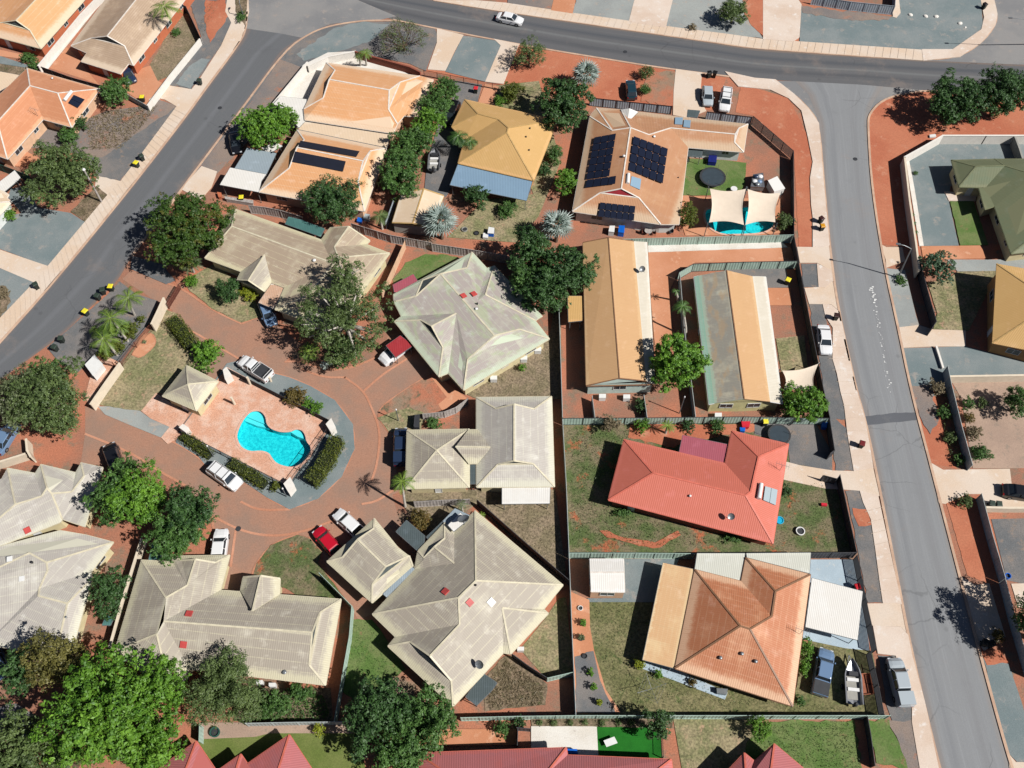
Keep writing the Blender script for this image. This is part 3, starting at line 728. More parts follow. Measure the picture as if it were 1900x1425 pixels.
def palm(label, x, y, r, h, mat='palm', n=11, base=None, name='palm_tree', cat='palm', group=None, trunk='pale_bark', droop=.75, wd=.42, tr=.13):
    """feather palm: each frond is an arched rib with two rows of drooping leaflets"""
    top = W(x, y, h); m = (W(x+1, y, h)-top).length; L = r*m*1.05
    b = W(base[0], base[1], 0) if base else Vector((top.x, top.y, 0))
    root = empty(name, b, 0, label, cat, group); tp = top-b
    mb = MB(); pts = [Vector((0, 0, 0)), Vector((tp.x*.25, tp.y*.25, tp.z*.35)), Vector((tp.x*.65, tp.y*.65, tp.z*.72)), tp]
    mb.path(pts, tr*1.35, tr*.8, 9); mb.build('trunk', M[trunk], root)
    V = []; Fc = []; T = []
    def quad(a, b_, c, d, t): i = len(V); V.extend([tuple(a), tuple(b_), tuple(c), tuple(d)]); Fc.append((i, i+1, i+2, i+3)); T.append(t)
    for k in range(n):
        az = 2*math.pi*(k/n)+random.uniform(-.2, .2); el = random.uniform(.1, 1.0); Lk = L*random.uniform(.85, 1.1)
        dx = Vector((math.cos(az), math.sin(az), 0)); side = Vector((-dx.y, dx.x, 0)); ns = 14; prev = None; tt = random.uniform(.1, .6)
        for s in range(ns+1):
            f = s/ns; p = tp+dx*(Lk*(f*(1-.12*f)))*math.cos(el*.55)+Vector((0, 0, Lk*(math.sin(el)*.62*f-droop*f*f*.75)))
            if prev is not None:
                quad(prev+side*.03, prev-side*.03, p-side*.025, p+side*.025, .9)
                if s > 1:
                    ll = wd*L*.62*math.sin(math.pi*min(1, (f*.92+.1)))*.95+.08
                    for sg in (-1, 1):
                        for o_ in (0, .5):
                            q = prev.lerp(p, o_); tip = q+side*sg*ll*.62+dx*ll*.75+Vector((0, 0, -ll*random.uniform(.25, .6)))
                            wdt = (p-prev)*.42; quad(q, q+wdt, tip+wdt*.2, tip, min(1, max(0, tt+random.uniform(-.25, .35))))
            prev = p
    me = bpy.data.meshes.new('crown'); me.from_pydata(V, [], Fc); at = me.attributes.new('tint', 'FLOAT', 'FACE'); at.data.foreach_set('value', T)
    me.materials.append(LM[mat]); o = bpy.data.objects.new('crown', me); link(o, root); return root
def fanpalm(label, x, y, r, h, mat='silver', n=34, group=None, name='fan_palm', cat='palm'):
    top = W(x, y, h*.8); m = (W(x+1, y, h*.8)-top).length; L = r*m
    root = empty(name, (top.x, top.y, 0), 0, label, cat, group); tp = Vector((0, 0, h*.62))
    mb = MB(); mb.tube((0, 0, 0), tp, .3, .2, 10); mb.build('trunk', M['trunk'], root)
    V = []; Fc = []; T = []
    for k in range(n):
        az = k*2.399+random.uniform(-.2, .2); f = (k+.5)/n; el = R(82-95*f**.8); dr = Vector((math.cos(az)*math.cos(el), math.sin(az)*math.cos(el), math.sin(el)))
        pet = L*(.38+.14*random.random()); c = tp+dr*pet; fr = L*.5*random.uniform(.85, 1.15)
        side = dr.cross(Vector((0, 0, 1))); side = side.normalized() if side.length > .05 else Vector((1, 0, 0)); nrm = side.cross(dr).normalized()
        i = len(V); s_ = side*.025; V += [tuple(tp-s_), tuple(tp+s_), tuple(c+s_), tuple(c-s_)]; Fc.append((i, i+1, i+2, i+3)); T.append(.8)
        seg = 13; base = random.uniform(.15, .75)
        for s in range(seg):
            t0 = (s/seg-.5)*R(285); t1 = ((s+.82)/seg-.5)*R(285); tm = (t0+t1)/2
            def at(t, rr, dz): return c+(dr*math.cos(t)+side*math.sin(t))*rr+nrm*dz
            rr = fr*(1-.18*abs(tm)/2.5)
            a = at(t0, rr*.45, -.03); b = at(t1, rr*.45, -.03); tip = at(tm, rr, -.16*rr*random.uniform(.3, 2)); mid = at(tm, rr*.5, .05)
            i = len(V); V += [tuple(c), tuple(a), tuple(tip), tuple(mid)]; Fc.append((i, i+1, i+2, i+3)); T.append(min(1, max(0, base+random.uniform(-.2, .2))))
            i = len(V); V += [tuple(c), tuple(mid), tuple(tip), tuple(b)]; Fc.append((i, i+1, i+2, i+3)); T.append(min(1, max(0, base+random.uniform(-.2, .35))))
    me = bpy.data.meshes.new('crown'); me.from_pydata(V, [], Fc); at_ = me.attributes.new('tint', 'FLOAT', 'FACE'); at_.data.foreach_set('value', T)
    me.materials.append(LM[mat]); o = bpy.data.objects.new('crown', me); link(o, root); return root
def bare_tree(label, x, y, r, h, name='bare_tree', cat='tree', mat='trunk', n=11, leafy=None):
    c = W(x, y, h*.5); m = (W(x+1, y, h*.5)-c).length; L = r*m; root = empty(name, (c.x, c.y, 0), 0, label, cat); mb = MB()
    tips = []
    def grow(p, d, l, rad, dep):
        q = p+d*l; mb.tube(p, q, rad, rad*.7, 5 if dep < 2 else 3, caps=False)
        if dep >= 5: tips.append(q); return
        for k in range(3 if dep < 4 else 2):
            nd = (d+Vector((random.uniform(-.75, .75), random.uniform(-.75, .75), random.uniform(-.25, .35)))).normalized(); grow(q, nd, l*random.uniform(.62, .85), rad*.62, dep+1)
    mb.tube((0, 0, 0), (0, 0, h*.22), .2, .16, 8)
    for k in range(n):
        a = 2*math.pi*k/n+random.uniform(-.2, .2); grow(Vector((0, 0, h*.2)), Vector((math.cos(a)*.8, math.sin(a)*.8, random.uniform(.35, .9))).normalized(), L*.30, .085, 1)
    mb.build('branches', M[mat], root)
    if leafy:
        P = np.array([tuple(t) for t in tips]); P = np.repeat(P, 4, 0)+RNG.normal(size=(len(P)*4, 3))*.2; nn = sphere_dirs(len(P), .5)
        leaves_obj('leaves', P, nn, np.full(len(P), .2), RNG.random(len(P)), LM[leafy], root)
    return root
def hedge(label, pts, wd, h, mat='hedge', group=None, name='hedge', dens=60, leaf=.16):
    P = [W(x, y, h) for x, y in pts]; G = [Vector((p.x, p.y, 0)) for p in P]; org = G[0].copy(); root = empty(name, org, 0, label, 'hedge', group)
    PP = []; NN = []
    for a, b in zip(G, G[1:]):
        d = b-a; L = d.length; d /= L; s = Vector((-d.y, d.x, 0)); n = int(dens*(L+.5)*(wd+2*h))
        for _ in range(n):
            t = random.uniform(-.2, L+.2); u = random.uniform(0, wd+2*h); bulge = .10*math.sin(t*2.3)+.06*math.sin(t*5.1)
            if u < h: q = (-wd/2-bulge, u, -1)
            elif u < h+wd: q = (u-h-wd/2, h+bulge*.7, 0)
            else: q = (wd/2+bulge, u-h-wd, 1)
            rr = math.sqrt(max(0, 1-(2*abs(q[0])/(wd+.01))**6)) if q[2] == 0 else 1
            p = a-org+d*t+s*q[0]+Vector((0, 0, q[1]*(.93+.07*rr)))+Vector((random.gauss(0, .07), random.gauss(0, .07), random.gauss(0, .07)))
            PP.append(tuple(p)); nn = s*q[2]+Vector((0, 0, 1 if q[2] == 0 else .3)); NN.append((nn.x+random.gauss(0, .5), nn.y+random.gauss(0, .5), nn.z+random.gauss(0, .4)))
    PP = np.array(PP); NN = np.array(NN); PP[:, 2] = np.maximum(PP[:, 2], .03)
    leaves_obj('foliage', PP, NN, leaf*(.7+.6*RNG.random(len(PP))), RNG.random(len(PP)), LM[mat], root, .6)
    m = MB()
    for a, b in zip(G, G[1:]): m.bar(a-org, b-org, wd*.7, h*.86)
    m.build('woody_core', M['leafcore'], root); return root
M['leafcore'] = plain('hedge_inside', C(40, 48, 22), .95, var=.3, vs=4)
def ground_stuff(name, pts, n, mat, size=(.15, .5), label='', cat='weeds', h=.15, asp=.12, up=False):
    P = [W(x, y, 0) for x, y in pts]; tri = tessellate_polygon([[Vector((p.x, p.y, 0)) for p in P]]); ar = []
    for t in tri: a, b, c = (P[i] for i in t); ar.append(abs((b-a).cross(c-a).z)/2)
    ar = np.array(ar); ti = RNG.choice(len(tri), n, p=ar/ar.sum()); Q = np.zeros((n, 3))
    for i, k in enumerate(ti):
        a, b, c = (P[j] for j in tri[k]); u, v = random.random(), random.random()
        if u+v > 1: u, v = 1-u, 1-v
        q = a+(b-a)*u+(c-a)*v; Q[i] = (q.x, q.y, .08+random.random()*h)
    N = RNG.normal(size=(n, 3)); N[:, 2] = np.abs(N[:, 2])*.6+.4; Sz = size[0]+(size[1]-size[0])*RNG.random(n)
    o = leaves_obj(name, Q, N, Sz, RNG.random(n), LM[mat], None, asp); tag(o, kind='stuff'); o['label'] = label; o['category'] = cat; return o
# ---------------- vehicles ----------------
def loft(mb, secs):
    n = len(secs[0]); i = len(mb.v)
    for s in secs: mb.v += [tuple(p) for p in s]
    for j in range(len(secs)-1):
        for k in range(n): q = (k+1) % n; mb.f.append((i+j*n+k, i+j*n+q, i+(j+1)*n+q, i+(j+1)*n+k))
    mb.f.append(tuple(i+k for k in reversed(range(n)))); mb.f.append(tuple(i+(len(secs)-1)*n+k for k in range(n)))
def sec(x, w_, zb, zt, r=.12, crown=.03):
    return [(x, -w_, zb), (x, -w_*1.0, zb+(zt-zb)*.55), (x, -w_*.97, zt-r), (x, -w_*.90, zt-.02), (x, -w_*.5, zt+crown*.8), (x, 0, zt+crown), (x, w_*.5, zt+crown*.8), (x, w_*.90, zt-.02), (x, w_*.97, zt-r), (x, w_*1.0, zb+(zt-zb)*.55), (x, w_, zb)]
KINDS = {   # length, half width, bonnet z, belt z, roof z, (bonnet/windscreen foot, screen top, roof rear, rear screen foot)
    'sedan': (4.7, .90, .92, .98, 1.45, (1.15, .45, -1.05, -1.65)), 'hatch': (4.2, .88, .92, .98, 1.48, (1.05, .45, -1.45, -1.95)),
    'suv': (4.8, .94, 1.10, 1.15, 1.82, (1.35, .85, -1.95, -2.25)), 'ute': (5.3, .92, 1.10, 1.16, 1.80, (1.35, .75, -.15, -.38)), 'dual': (5.35, .93, 1.12, 1.18, 1.82, (1.45, .85, -.85, -1.05))}
_wheel = {}
def car(label, kind, x, y, dx, dy, color, cat='car', name='parked_car', group='vehicles parked around the estate', tray=None, rack=False, scale=1.0, z0=.09):
    L, hw, zb, zl, zr, (a, b, c, d) = KINDS[kind]; z = .8
    p = W(x, y, .75); q = W(x+dx, y+dy, .75); az = math.atan2(q.y-p.y, q.x-p.x)
    root = empty(name, (p.x, p.y, z0), az, label, cat, group); root.scale = (scale,)*3; h = L/2; mb = MB()
    rear = zl-.02 if kind in ('sedan',) else zl
    st = [(h, hw*.72, .42, .62), (h-.08, hw*.86, .3, .74), (h-.45, hw*.96, .24, zb-.08), (h-.9, hw, .24, zb), (a, hw, .24, zl-.03), (0, hw, .24, zl), (d, hw, .24, rear)]
    if kind in ('ute', 'dual'): st += [(d-.04, hw, .3, zl-.02), (-h+.02, hw*.98, .42, zl-.03), (-h, hw*.95, .45, zl-.1)]
    elif kind == 'sedan': st += [(-h+.5, hw*.97, .26, zl), (-h+.1, hw*.88, .3, zl-.1), (-h, hw*.78, .42, .7)]
    else: st += [(-h+.25, hw*.97, .28, zl), (-h+.06, hw*.92, .3, zl-.06), (-h, hw*.85, .42, .8)]
    loft(mb, [sec(*s, crown=.05 if s[0] > a else .0) for s in st]); mb.build('body', color, root, smooth=False)
    # glasshouse: dark glass shell with painted roof and pillars
    g = MB(); w0, w1 = hw*.90, hw*.74
    ring = lambda w_, x1, x2, zz: [(x1, w_*.86, zz), (x1-.12, w_, zz), (x2+.1, w_, zz), (x2, w_*.88, zz), (x2, -w_*.88, zz), (x2+.1, -w_, zz), (x1-.12, -w_, zz), (x1, -w_*.86, zz)]
    lo, hi = ring(w0, a, d, zl-.05), ring(w1, b, c, zr-.06); i = len(g.v); g.v += lo+hi
    for k in range(8): j = (k+1) % 8; g.f.append((i+k, i+j, i+8+j, i+8+k))
    g.f.append(tuple(i+8+k for k in range(8))); g.build('windows', M['glass'], root)
    rf = MB(); r1, r2 = ring(w1*1.02, b+.04, c-.04, zr-.055), ring(w1*.93, b-.08, c+.08, zr); i = len(rf.v); rf.v += r1+r2
    for k in range(8): j = (k+1) % 8; rf.f.append((i+k, i+j, i+8+j, i+8+k))
    rf.f.append(tuple(i+8+k for k in range(8))); ro = rf.build('roof', color, root)
    pl = MB()
    xs = [((a-.02, w0*.93), (b, w1*.93)), ((d+.02, w0*.95), (c, w1*.93))]
    mid = (a+d)/2-.1; xs.append(((mid, w0*1.0), (mid-.05, w1*1.01)))
    for (p0, p1) in xs:
        for sg in (-1, 1): pl.bar((p0[0], sg*p0[1], zl-.04), (p1[0], sg*p1[1], zr-.05), .07, .05)
    pl.build('pillars', color, root)
    for sg in (-1, 1):
        m = MB(); m.box(h-.16, sg*hw*.62-.16, .62, h+.0, sg*hw*.62+.16, .76); m.build('headlight', M['lamp_glass'], root)
        m = MB(); m.box(-h-.01, sg*hw*.74-.12, .66, -h+.12, sg*hw*.74+.12, .86); m.build('taillight', M['tail'], root)
        m = MB(); m.box(a-.35, sg*(hw+.02)-.06+sg*.06, zl-.02, a-.2, sg*(hw+.02)+.06+sg*.06, zl+.12); m.build('mirror', color, root)
    if 'w' not in _wheel:
        m = MB(); m.lathe((0, 0, 0), [(.2, -.11), (.31, -.11), (.34, -.07), (.34, .07), (.31, .11), (.2, .11)], 20, M=Matrix.Rotation(R(90), 3, 'X'))
        wo = m.build('wheel', M['tyre'], root, smooth=False); m = MB(); m.lathe((0, 0, 0), [(.05, -.115), (.19, -.115), (.2, -.1), (.2, .1), (.19, .115), (.05, .115)], 14, M=Matrix.Rotation(R(90), 3, 'X')); ri = m.build('rim', M['rim'], wo)
        _wheel['w'] = (wo.data, ri.data); bpy.data.objects.remove(ri); bpy.data.objects.remove(wo)
    for wx in (h-.88, -h+.92):
        for sg in (-1, 1):
            wo = bpy.data.objects.new('wheel', _wheel['w'][0]); link(wo, root); wo.location = (wx, sg*(hw-.08), .34); ri = bpy.data.objects.new('rim', _wheel['w'][1]); link(ri, wo)
    if kind in ('ute', 'dual') and tray != 'cover':
        m = MB(); x0, x1 = -h+.08, d-.1
        if tray == 'flat':
            m.box(x0-.05, -hw-.02, zl-.02, x1, hw+.02, zl+.06)
            for (u0, v0, u1, v1) in ((x0-.05, -hw-.02, x0, hw+.02), (x0, -hw-.02, x1, -hw+.03), (x0, hw-.03, x1, hw+.02)): m.box(u0, v0, zl+.06, u1, v1, zl+.28)
            m.build('tray', color, root); m = MB(); m.box(x0+.05, -hw+.06, zl+.065, x1-.05, hw-.06, zl+.09); m.build('tray_floor', M['dark'], root)
            m = MB()
            for xx in (x1-.05, x0+.05):
                for sg in (-1, 1): m.tube((xx, sg*hw*.9, zl), (xx, sg*hw*.9, zr+.05), .03)
                m.tube((xx, -hw*.9, zr+.05), (xx, hw*.9, zr+.05), .03)
            m.build('ladder_rack', M['white'], root)
        else:
            m.box(x0, -hw*.82, zl+.004, x1, hw*.82, zl+.02); m.build('tub_liner', M['dark'], root)
    if tray == 'cover' or tray == 'canopy':
        x0, x1 = -h+.06, d-.12; m = MB(); hh = .09 if tray == 'cover' else zr-zl-.04
        m.box(x0, -hw*.9, zl, x1, hw*.9, zl+hh); m.build('tub_cover', M['dark'] if tray == 'cover' else color, root)
    if rack:
        m = MB()
        for xx in (b-.3, (b+c)/2, c+.3): m.bar((xx, -hw*.75, zr+.05), (xx, hw*.75, zr+.05), .06, .03)
        for sg in (-1, 1): m.bar((b-.2, sg*hw*.7, zr+.0), (c+.2, sg*hw*.7, zr+.0), .04, .05)
        m.build('roof_rack', M['black'], root)
    return root
_bin = {}
def wheelie(label, x, y, lid=(58, 70, 60), rot=0, body=(48, 56, 52), group='wheelie bins put out along the streets'):
    p = W(x, y, .55); key = ('b', body)
    if key not in M: M[key] = plain('bin_body', C(*body), .6)
    kl = ('l', lid)
    if kl not in M: M[kl] = plain('bin_lid', C(*lid), .5)
    root = empty('wheelie_bin', (p.x, p.y, .1), R(rot), label, 'wheelie bin', group)
    if key not in _bin:
        m = MB(); s = []
        for z, wx, wy in ((0, .2, .24), (.08, .22, .26), (.95, .28, .34), (1.0, .3, .36)): s.append([(-wx, -wy, z), (wx, -wy, z), (wx, wy, z), (-wx, wy, z)])
        loft(m, s); a = m.build('body', M[key], root).data; b_ = MB(); b_.tube((-.24, -.3, .1), (-.24, -.22, .1), .1, n=12); b_.tube((-.24, .22, .1), (-.24, .3, .1), .1, n=12); b_.tube((-.24, -.22, .1), (-.24, .22, .1), .02)
        _bin[key] = a; _bin['w'] = b_.build('wheels', M['tyre'], root).data
    else:
        for nme, me in (('body', _bin[key]), ('wheels', _bin['w'])): link(bpy.data.objects.new(nme, me), root)
    m = MB(); loft(m, [[(-.36, -.38, 1.0), (.34, -.38, 1.0), (.34, .38, 1.0), (-.36, .38, 1.0)], [(-.36, -.37, 1.04), (.33, -.37, 1.04), (.33, .37, 1.04), (-.36, .37, 1.04)], [(-.3, -.26, 1.11), (.22, -.26, 1.09), (.22, .26, 1.09), (-.3, .26, 1.11)]])
    m.build('lid', M[kl], root); m = MB(); m.tube((-.4, -.25, 1.0), (-.4, .25, 1.0), .02); m.build('handle', M['black'], root); return root
def street_lamp(label, bx, by, tx, ty, h=7.2, arm=(-2.2, .25), name='street_lamp'):
    b = W(bx, by, 0); root = empty(name, b, 0, label, 'street lamp'); mb = MB(); t = W(tx, ty, h)-b
    mb.path([(0, 0, 0), Vector((t.x*.5, t.y*.5, h*.5)), t], .11, .07, 10); mb.build('pole', M['steel'], root); m = MB(); pts = []
    for k in range(9): f = k/8; pts.append(t+Vector((arm[0]*f, arm[1]*f, .55*math.sin(f*math.pi/2))))
    m.path(pts, .055, .04, 8); m.build('arm', M['steel'], root); e = pts[-1]; m = MB(); d = Vector((arm[0], arm[1], 0)).normalized()
    m.bar(e, e+d*.6, .28, .12); m.build('lamp_head', M['steel'], root); m = MB(); m.bar(e+d*.1+Vector((0, 0, -.03)), e+d*.5+Vector((0, 0, -.03)), .2, .03); m.build('lens', M['lamp_glass'], root); return root
def pole(label, x, y, h, r=.08, name='pole', cat='pole', mat='steel', cap=True, group=None):
    b = W(x, y, 0); root = empty(name, b, 0, label, cat, group); m = MB(); m.tube((0, 0, 0), (0, 0, h), r*1.1, r, 12); m.build('shaft', M[mat], root)
    if cap: m = MB(); m.lathe((0, 0, h), [(r*1.6, 0), (r*1.9, .06), (r*1.3, .22), (r*.3, .28)], 12); m.build('top_cap', M['white'], root)
    return root
# ================= GROUND, ROADS, PAVEMENTS =================
a0, a1, a2, a3 = [[A[(i, j)] for j in range(4)] for i in range(4)]
A00, A01, A02, A03 = a0; A10, A11, A12, A13 = a1; A20, A21, A22, A23 = a2; A30, A31, A32, A33 = a3
PK = B(300, 640)
pool_px = smoothpts([(467, 762), (484, 761), (495, 772), (497, 790), (515, 800), (538, 801), (549, 795), (562, 797), (569, 808), (570, 818), (580, 830), (577, 845), (566, 858), (551, 868), (534, 869), (512, 862), (503, 851), (498, 842), (484, 838), (464, 840), (448, 833), (441, 822), (437, 808), (446, 785), (457, 770)], 2, True)
pool_w = [W(x, y, .12) for x, y in pool_px]
P2K = B(1240, 330)
pool2_px = smoothpts([P2K(x, y) for x, y in ((525, 520), (560, 455), (640, 445), (760, 480), (900, 460), (1080, 430), (1200, 415), (1350, 470), (1480, 540), (1575, 660), (1520, 760), (1350, 825), (1000, 838), (800, 835), (680, 790), (570, 705), (535, 610))], 2, True)
pool2_w = [W(x, y, .12) for x, y in pool2_px]
# the whole ground sheet, with the two pools cut out of it
def ground():
    mb = MB(); E = 900; out = [Vector((-E, -E, 0)), Vector((E, -E, 0)), Vector((E, E, 0)), Vector((-E, E, 0))]
    rings = [out, [Vector((p.x, p.y, 0)) for p in pool_w], [Vector((p.x, p.y, 0)) for p in pool2_w]]; fl = [p for r in rings for p in r]
    for t in tessellate_polygon(rings):
        a, b, c = (fl[i] for i in t)
        if (b-a).cross(c-a).z < 0: b, c = c, b
        mb.face([a, b, c])
    tag(mb.build('ground', M['yard_soil']), kind='structure')
ground()
# roads
road('road', 'road_a', [(456, 40), (457, 50), (447, 76), (376, 171), (350, 208), (240.8, 350), (92, 531.6), (0, 634), (-150, 800)], [(640, 38), (576, 60.5), (529, 92), (450, 200), (339.5, 347), (245, 474), (218, 521), (124, 613), (87, 642), (0, 705), (-150, 850)], .024)
road('road', 'road_b', [(450, -60), (805, 0), (900, 16), (1347, 81.6), (1400, 89.5), (1713, 112), (1900, 120), (2060, 135)], [(370, -60), (597, 0), (729, 36), (810, 52.6), (900, 70), (1013, 91), (1118, 108), (1216, 124), (1387, 146), (1600, 157), (1726, 168), (1900, 172), (2060, 190)], .028)
road('road', 'road_c', [(1470, 145), (1500, 175), (1519.7, 226), (1529, 342), (1539.5, 455), (1555, 573.7), (1589.5, 725), (1605, 776), (1629, 889.5), (1665.8, 1075), (1692, 1213), (1743.4, 1425), (1775, 1540)], [(1640, 160), (1618, 195), (1610.5, 231.6), (1618, 350), (1642, 497), (1665.8, 602.6), (1690.8, 725), (1726, 858), (1781.6, 1072), (1821, 1221), (1868, 1392), (1915, 1540)], .016, 80)
patch('road', 'road_light', [(1426, 150), (1473, 174), (1503, 203), (1520, 228), (1611, 228), (1616, 208), (1637, 186), (1700, 170), (1728, 164), (1600, 152)], 0, z=.008, skirt=False)
patch('road', 'road_light', [(456, -10), (640, -10), (735, 30), (700, 38), (613, 44), (576, 60), (560, 70), (520, 62), (458, 53), (452, 30)], 0, z=.03, skirt=False)
patch('road', 'road_light', [(1842, -60), (1842, 0), (1851, 26), (1847, 47), (1821, 79), (1782, 105), (1713, 113), (1900, 120), (2060, 134), (2060, -60)], 0, z=.02, skirt=False)
patch('road', 'asphalt', A32.l((780, 275), (990, 250), (1142, 246), (1158, 302), (980, 318), (785, 338)), 0, z=.03, skirt=False, amp=.05)
# kerbs
for nm, pts in (('a', [(458, 20), (457, 50), (447, 76), (376, 171), (350, 208), (240.8, 350), (92, 531.6), (0, 634), (-100, 745)]),
                ('b', [(735, 38), (676, 37), (613, 47), (576, 60.5), (529, 92), (450, 200), (339.5, 347), (300, 400), (245, 474)]),
                ('c', [(805, 0), (900, 16), (1347, 81.6), (1400, 89.5), (1713, 112), (1781, 105), (1821, 79), (1847, 47), (1850, 26), (1842, -5)]),
                ('d', [(729, 36), (810, 52.6), (900, 70), (1013, 91), (1118, 108), (1216, 124), (1387, 146), (1426, 150), (1474, 174), (1502, 203), (1519.7, 228), (1529, 342), (1539.5, 455), (1555, 573.7), (1589.5, 725), (1605, 776), (1629, 889.5), (1665.8, 1075), (1692, 1213), (1743.4, 1425), (1760, 1480)]),
                ('e', [(1900, 172), (1728, 167), (1680, 172), (1637, 185), (1613, 210.5), (1610.5, 231.6), (1618, 350), (1642, 497), (1665.8, 602.6), (1690.8, 725), (1726, 858), (1781.6, 1072), (1821, 1221), (1868, 1392), (1890, 1460)])):
    strip('kerb', 'kerb', smoothpts(pts, 2), .32, .12)
PT = lambda n, m, k, pts, lv=1, **kw: patch(n, m, k.l(*pts), lv, **kw)
# footpaths
PT('footpath', 'concrete', F, [(421, 0), (418, 21), (429, 42), (410.5, 84), (368, 150), (350, 172), (329, 195), (263, 284), (223.7, 335.5), (200, 360.5), (158, 410.5), (89.5, 492), (63, 523.7), (0, 589.5), (-120, 722), (-105, 742), (0, 631), (92, 529), (240, 348), (350, 205), (376, 168), (446, 75), (455, 52), (462, 20), (460, -15), (425, -15)], 3)
PT('verge', 'weeds', A00, [(1660, -20), (1750, -20), (1740, 60), (1730, 185), (1690, 130), (1660, 80)], 4, amp=.1)
PT('driveway', 'concrete', A00, [(1050, 700), (1180, 600), (1350, 628), (1400, 705), (1330, 740), (1250, 752), (1160, 700), (1110, 690), (1060, 745)], 2)
PT('driveway', 'concrete', F, [(180, 325), (224, 336), (238, 346), (208, 376), (190, 370), (176, 345)], 2)
PT('driveway', 'concrete', A01, [(-200, 380), (0, 430), (345, 548), (248, 665), (0, 560), (-200, 490)], 2)
PT('driveway', 'concrete', F, [(374, 308), (402.6, 318), (392, 347), (372, 370), (338, 352), (345, 340)], 3)
PT('footpath', 'concrete', F, [(881.6, 0), (939.5, 5), (1063, 23.7), (1250, 50), (1352.6, 63), (1416, 72), (1710.5, 92), (1768, 92), (1821, 55), (1826, 31.6), (1818, -10), (1843, -10), (1851, 26), (1847, 47), (1821, 79), (1781, 105), (1713, 112), (1400, 89), (1347, 81), (900, 16), (805, 0)], 3)
PT('footpath', 'concrete_white', F, [(1710.5, 91), (1768, 91), (1821, 54), (1826, 31.6), (1843, 20), (1851, 26), (1847, 47), (1821, 79), (1781, 105), (1713, 112)], 4)
PT('verge', 'gravel_brown', A20, [(160, -30), (490, -30), (465, 72), (160, 20)], 2, amp=.08)
PT('driveway', 'terracotta', A20, [(490, -30), (645, -30), (618, 95), (465, 72)], 3)
PT('verge', 'gravel_light', A20, [(650, -30), (1060, -30), (1012, 155), (618, 95)], 2, amp=.1)
PT('driveway', 'concrete_white', A20, [(1060, -30), (1330, -30), (1275, 195), (1012, 155)], 3)
PT('verge', 'gravel_light', A20, [(1320, -30), (1800, -30), (1860, 100), (1960, 270), (1720, 242), (1275, 195)], 2, amp=.1)
PT('verge', 'red_soil', A30, [(-30, -30), (60, -30), (75, 130), (60, 250), (-20, 180), (-90, 60)], 3, amp=.1)
PT('driveway', 'concrete_white', A30, [(60, -30), (290, -30), (332, 30), (318, 260), (270, 292), (60, 275)], 4)
PT('verge', 'gravel_blue', A30, [(332, 40), (380, 60), (980, 120), (1030, 60), (1000, -60), (1590, -60), (1612, 190), (1430, 345), (1180, 352), (318, 292)], 2)
PT('verge', 'gravel_brown', A30, [(332, 45), (980, 115), (940, 140), (720, 140), (560, 130), (340, 90)], 3, amp=.3)
PT('footpath', 'concrete', A30, [(980, -40), (1015, -40), (1030, 90), (1000, 125), (975, 118)], 4)
PT('footpath', 'concrete_white', F, [(1345, 132), (1400, 144), (1439, 147), (1474, 174), (1502, 203), (1519.7, 228), (1529, 342), (1539.5, 455), (1530, 458), (1508, 458), (1508, 403), (1505, 380), (1503, 330), (1508, 300), (1498, 250), (1487, 205), (1463, 182), (1429, 166), (1400, 163), (1370, 160)], 3)
for poly in ([(440, 525), (552, 580), (556, 650), (500, 697), (452, 693)], [(480, 812), (542, 818), (600, 868), (720, 1425), (790, 1700), (690, 1660), (605, 1425), (580, 1300), (550, 1200), (552, 980), (500, 900)]):
    PT('footpath', 'concrete_white', A31, poly, 3)
PT('footpath', 'concrete_white', A32, [(603, 90), (722, 92), (780, 290), (840, 640), (700, 662), (655, 400), (632, 200)], 3)
PT('footpath', 'concrete_white', A32, [(742, 800), (872, 830), (1000, 1425), (1040, 1600), (990, 1592), (905, 1592), (880, 1425), (850, 1200), (820, 1000), (765, 880)], 3)
PT('footpath', 'concrete_white', A33, [(835, 420), (1030, 428), (1085, 488), (1112, 628), (1200, 950), (1300, 1425), (1330, 1550), (1190, 1550), (1165, 1425), (1110, 1100), (1110, 970), (995, 632), (870, 618)], 3)
PT('driveway', 'concrete', A31, [(300, 410), (480, 412), (522, 372), (552, 582), (440, 522), (320, 522)], 2)
PT('driveway', 'concrete', A31, [(352, 700), (452, 693), (557, 655), (602, 866), (540, 815), (385, 812)], 2)
PT('driveway', 'concrete', A32, [(205, 590), (320, 620), (550, 657), (700, 661), (838, 640), (882, 838), (742, 800), (620, 790), (500, 785), (200, 720)], 2)
PT('driveway', 'concrete', A33, [(795, 265), (990, 262), (1035, 215), (1087, 488), (1030, 427), (830, 420)], 2)
for k, poly in ((A31, [(330, 530), (440, 528), (452, 693), (350, 693)]), (A31, [(385, 815), (480, 815), (550, 1180), (605, 1425), (660, 1625), (520, 1620), (455, 1200)]), (A32, [(520, 240), (650, 360), (705, 660), (570, 655), (555, 450)]),
                (A32, [(640, 802), (745, 802), (820, 1000), (880, 1425), (905, 1590), (800, 1590), (740, 1280), (700, 1050)]), (A33, [(870, 630), (995, 630), (1105, 990), (1165, 1425), (1100, 1425), (1010, 1200), (930, 980)])):
    PT('verge', 'gravel_dark', k, poly, 1, amp=.12)
PT('verge', 'red_soil', A32, [(690, 920), (790, 930), (825, 1040), (735, 1050)], 2, amp=.2)
PT('driveway', 'concrete', A31, [(890, 392), (930, 412), (1042, 412), (1062, 510), (1005, 530), (930, 556), (925, 500)], 2)
PT('driveway', 'terracotta', A31, [(1175, 405), (1590, 400), (1645, 490), (1190, 500)], 2)
PT('path', 'gravel_light', A31, [(1360, 500), (2100, 500), (2100, 560), (1700, 580), (1430, 582)], 2)
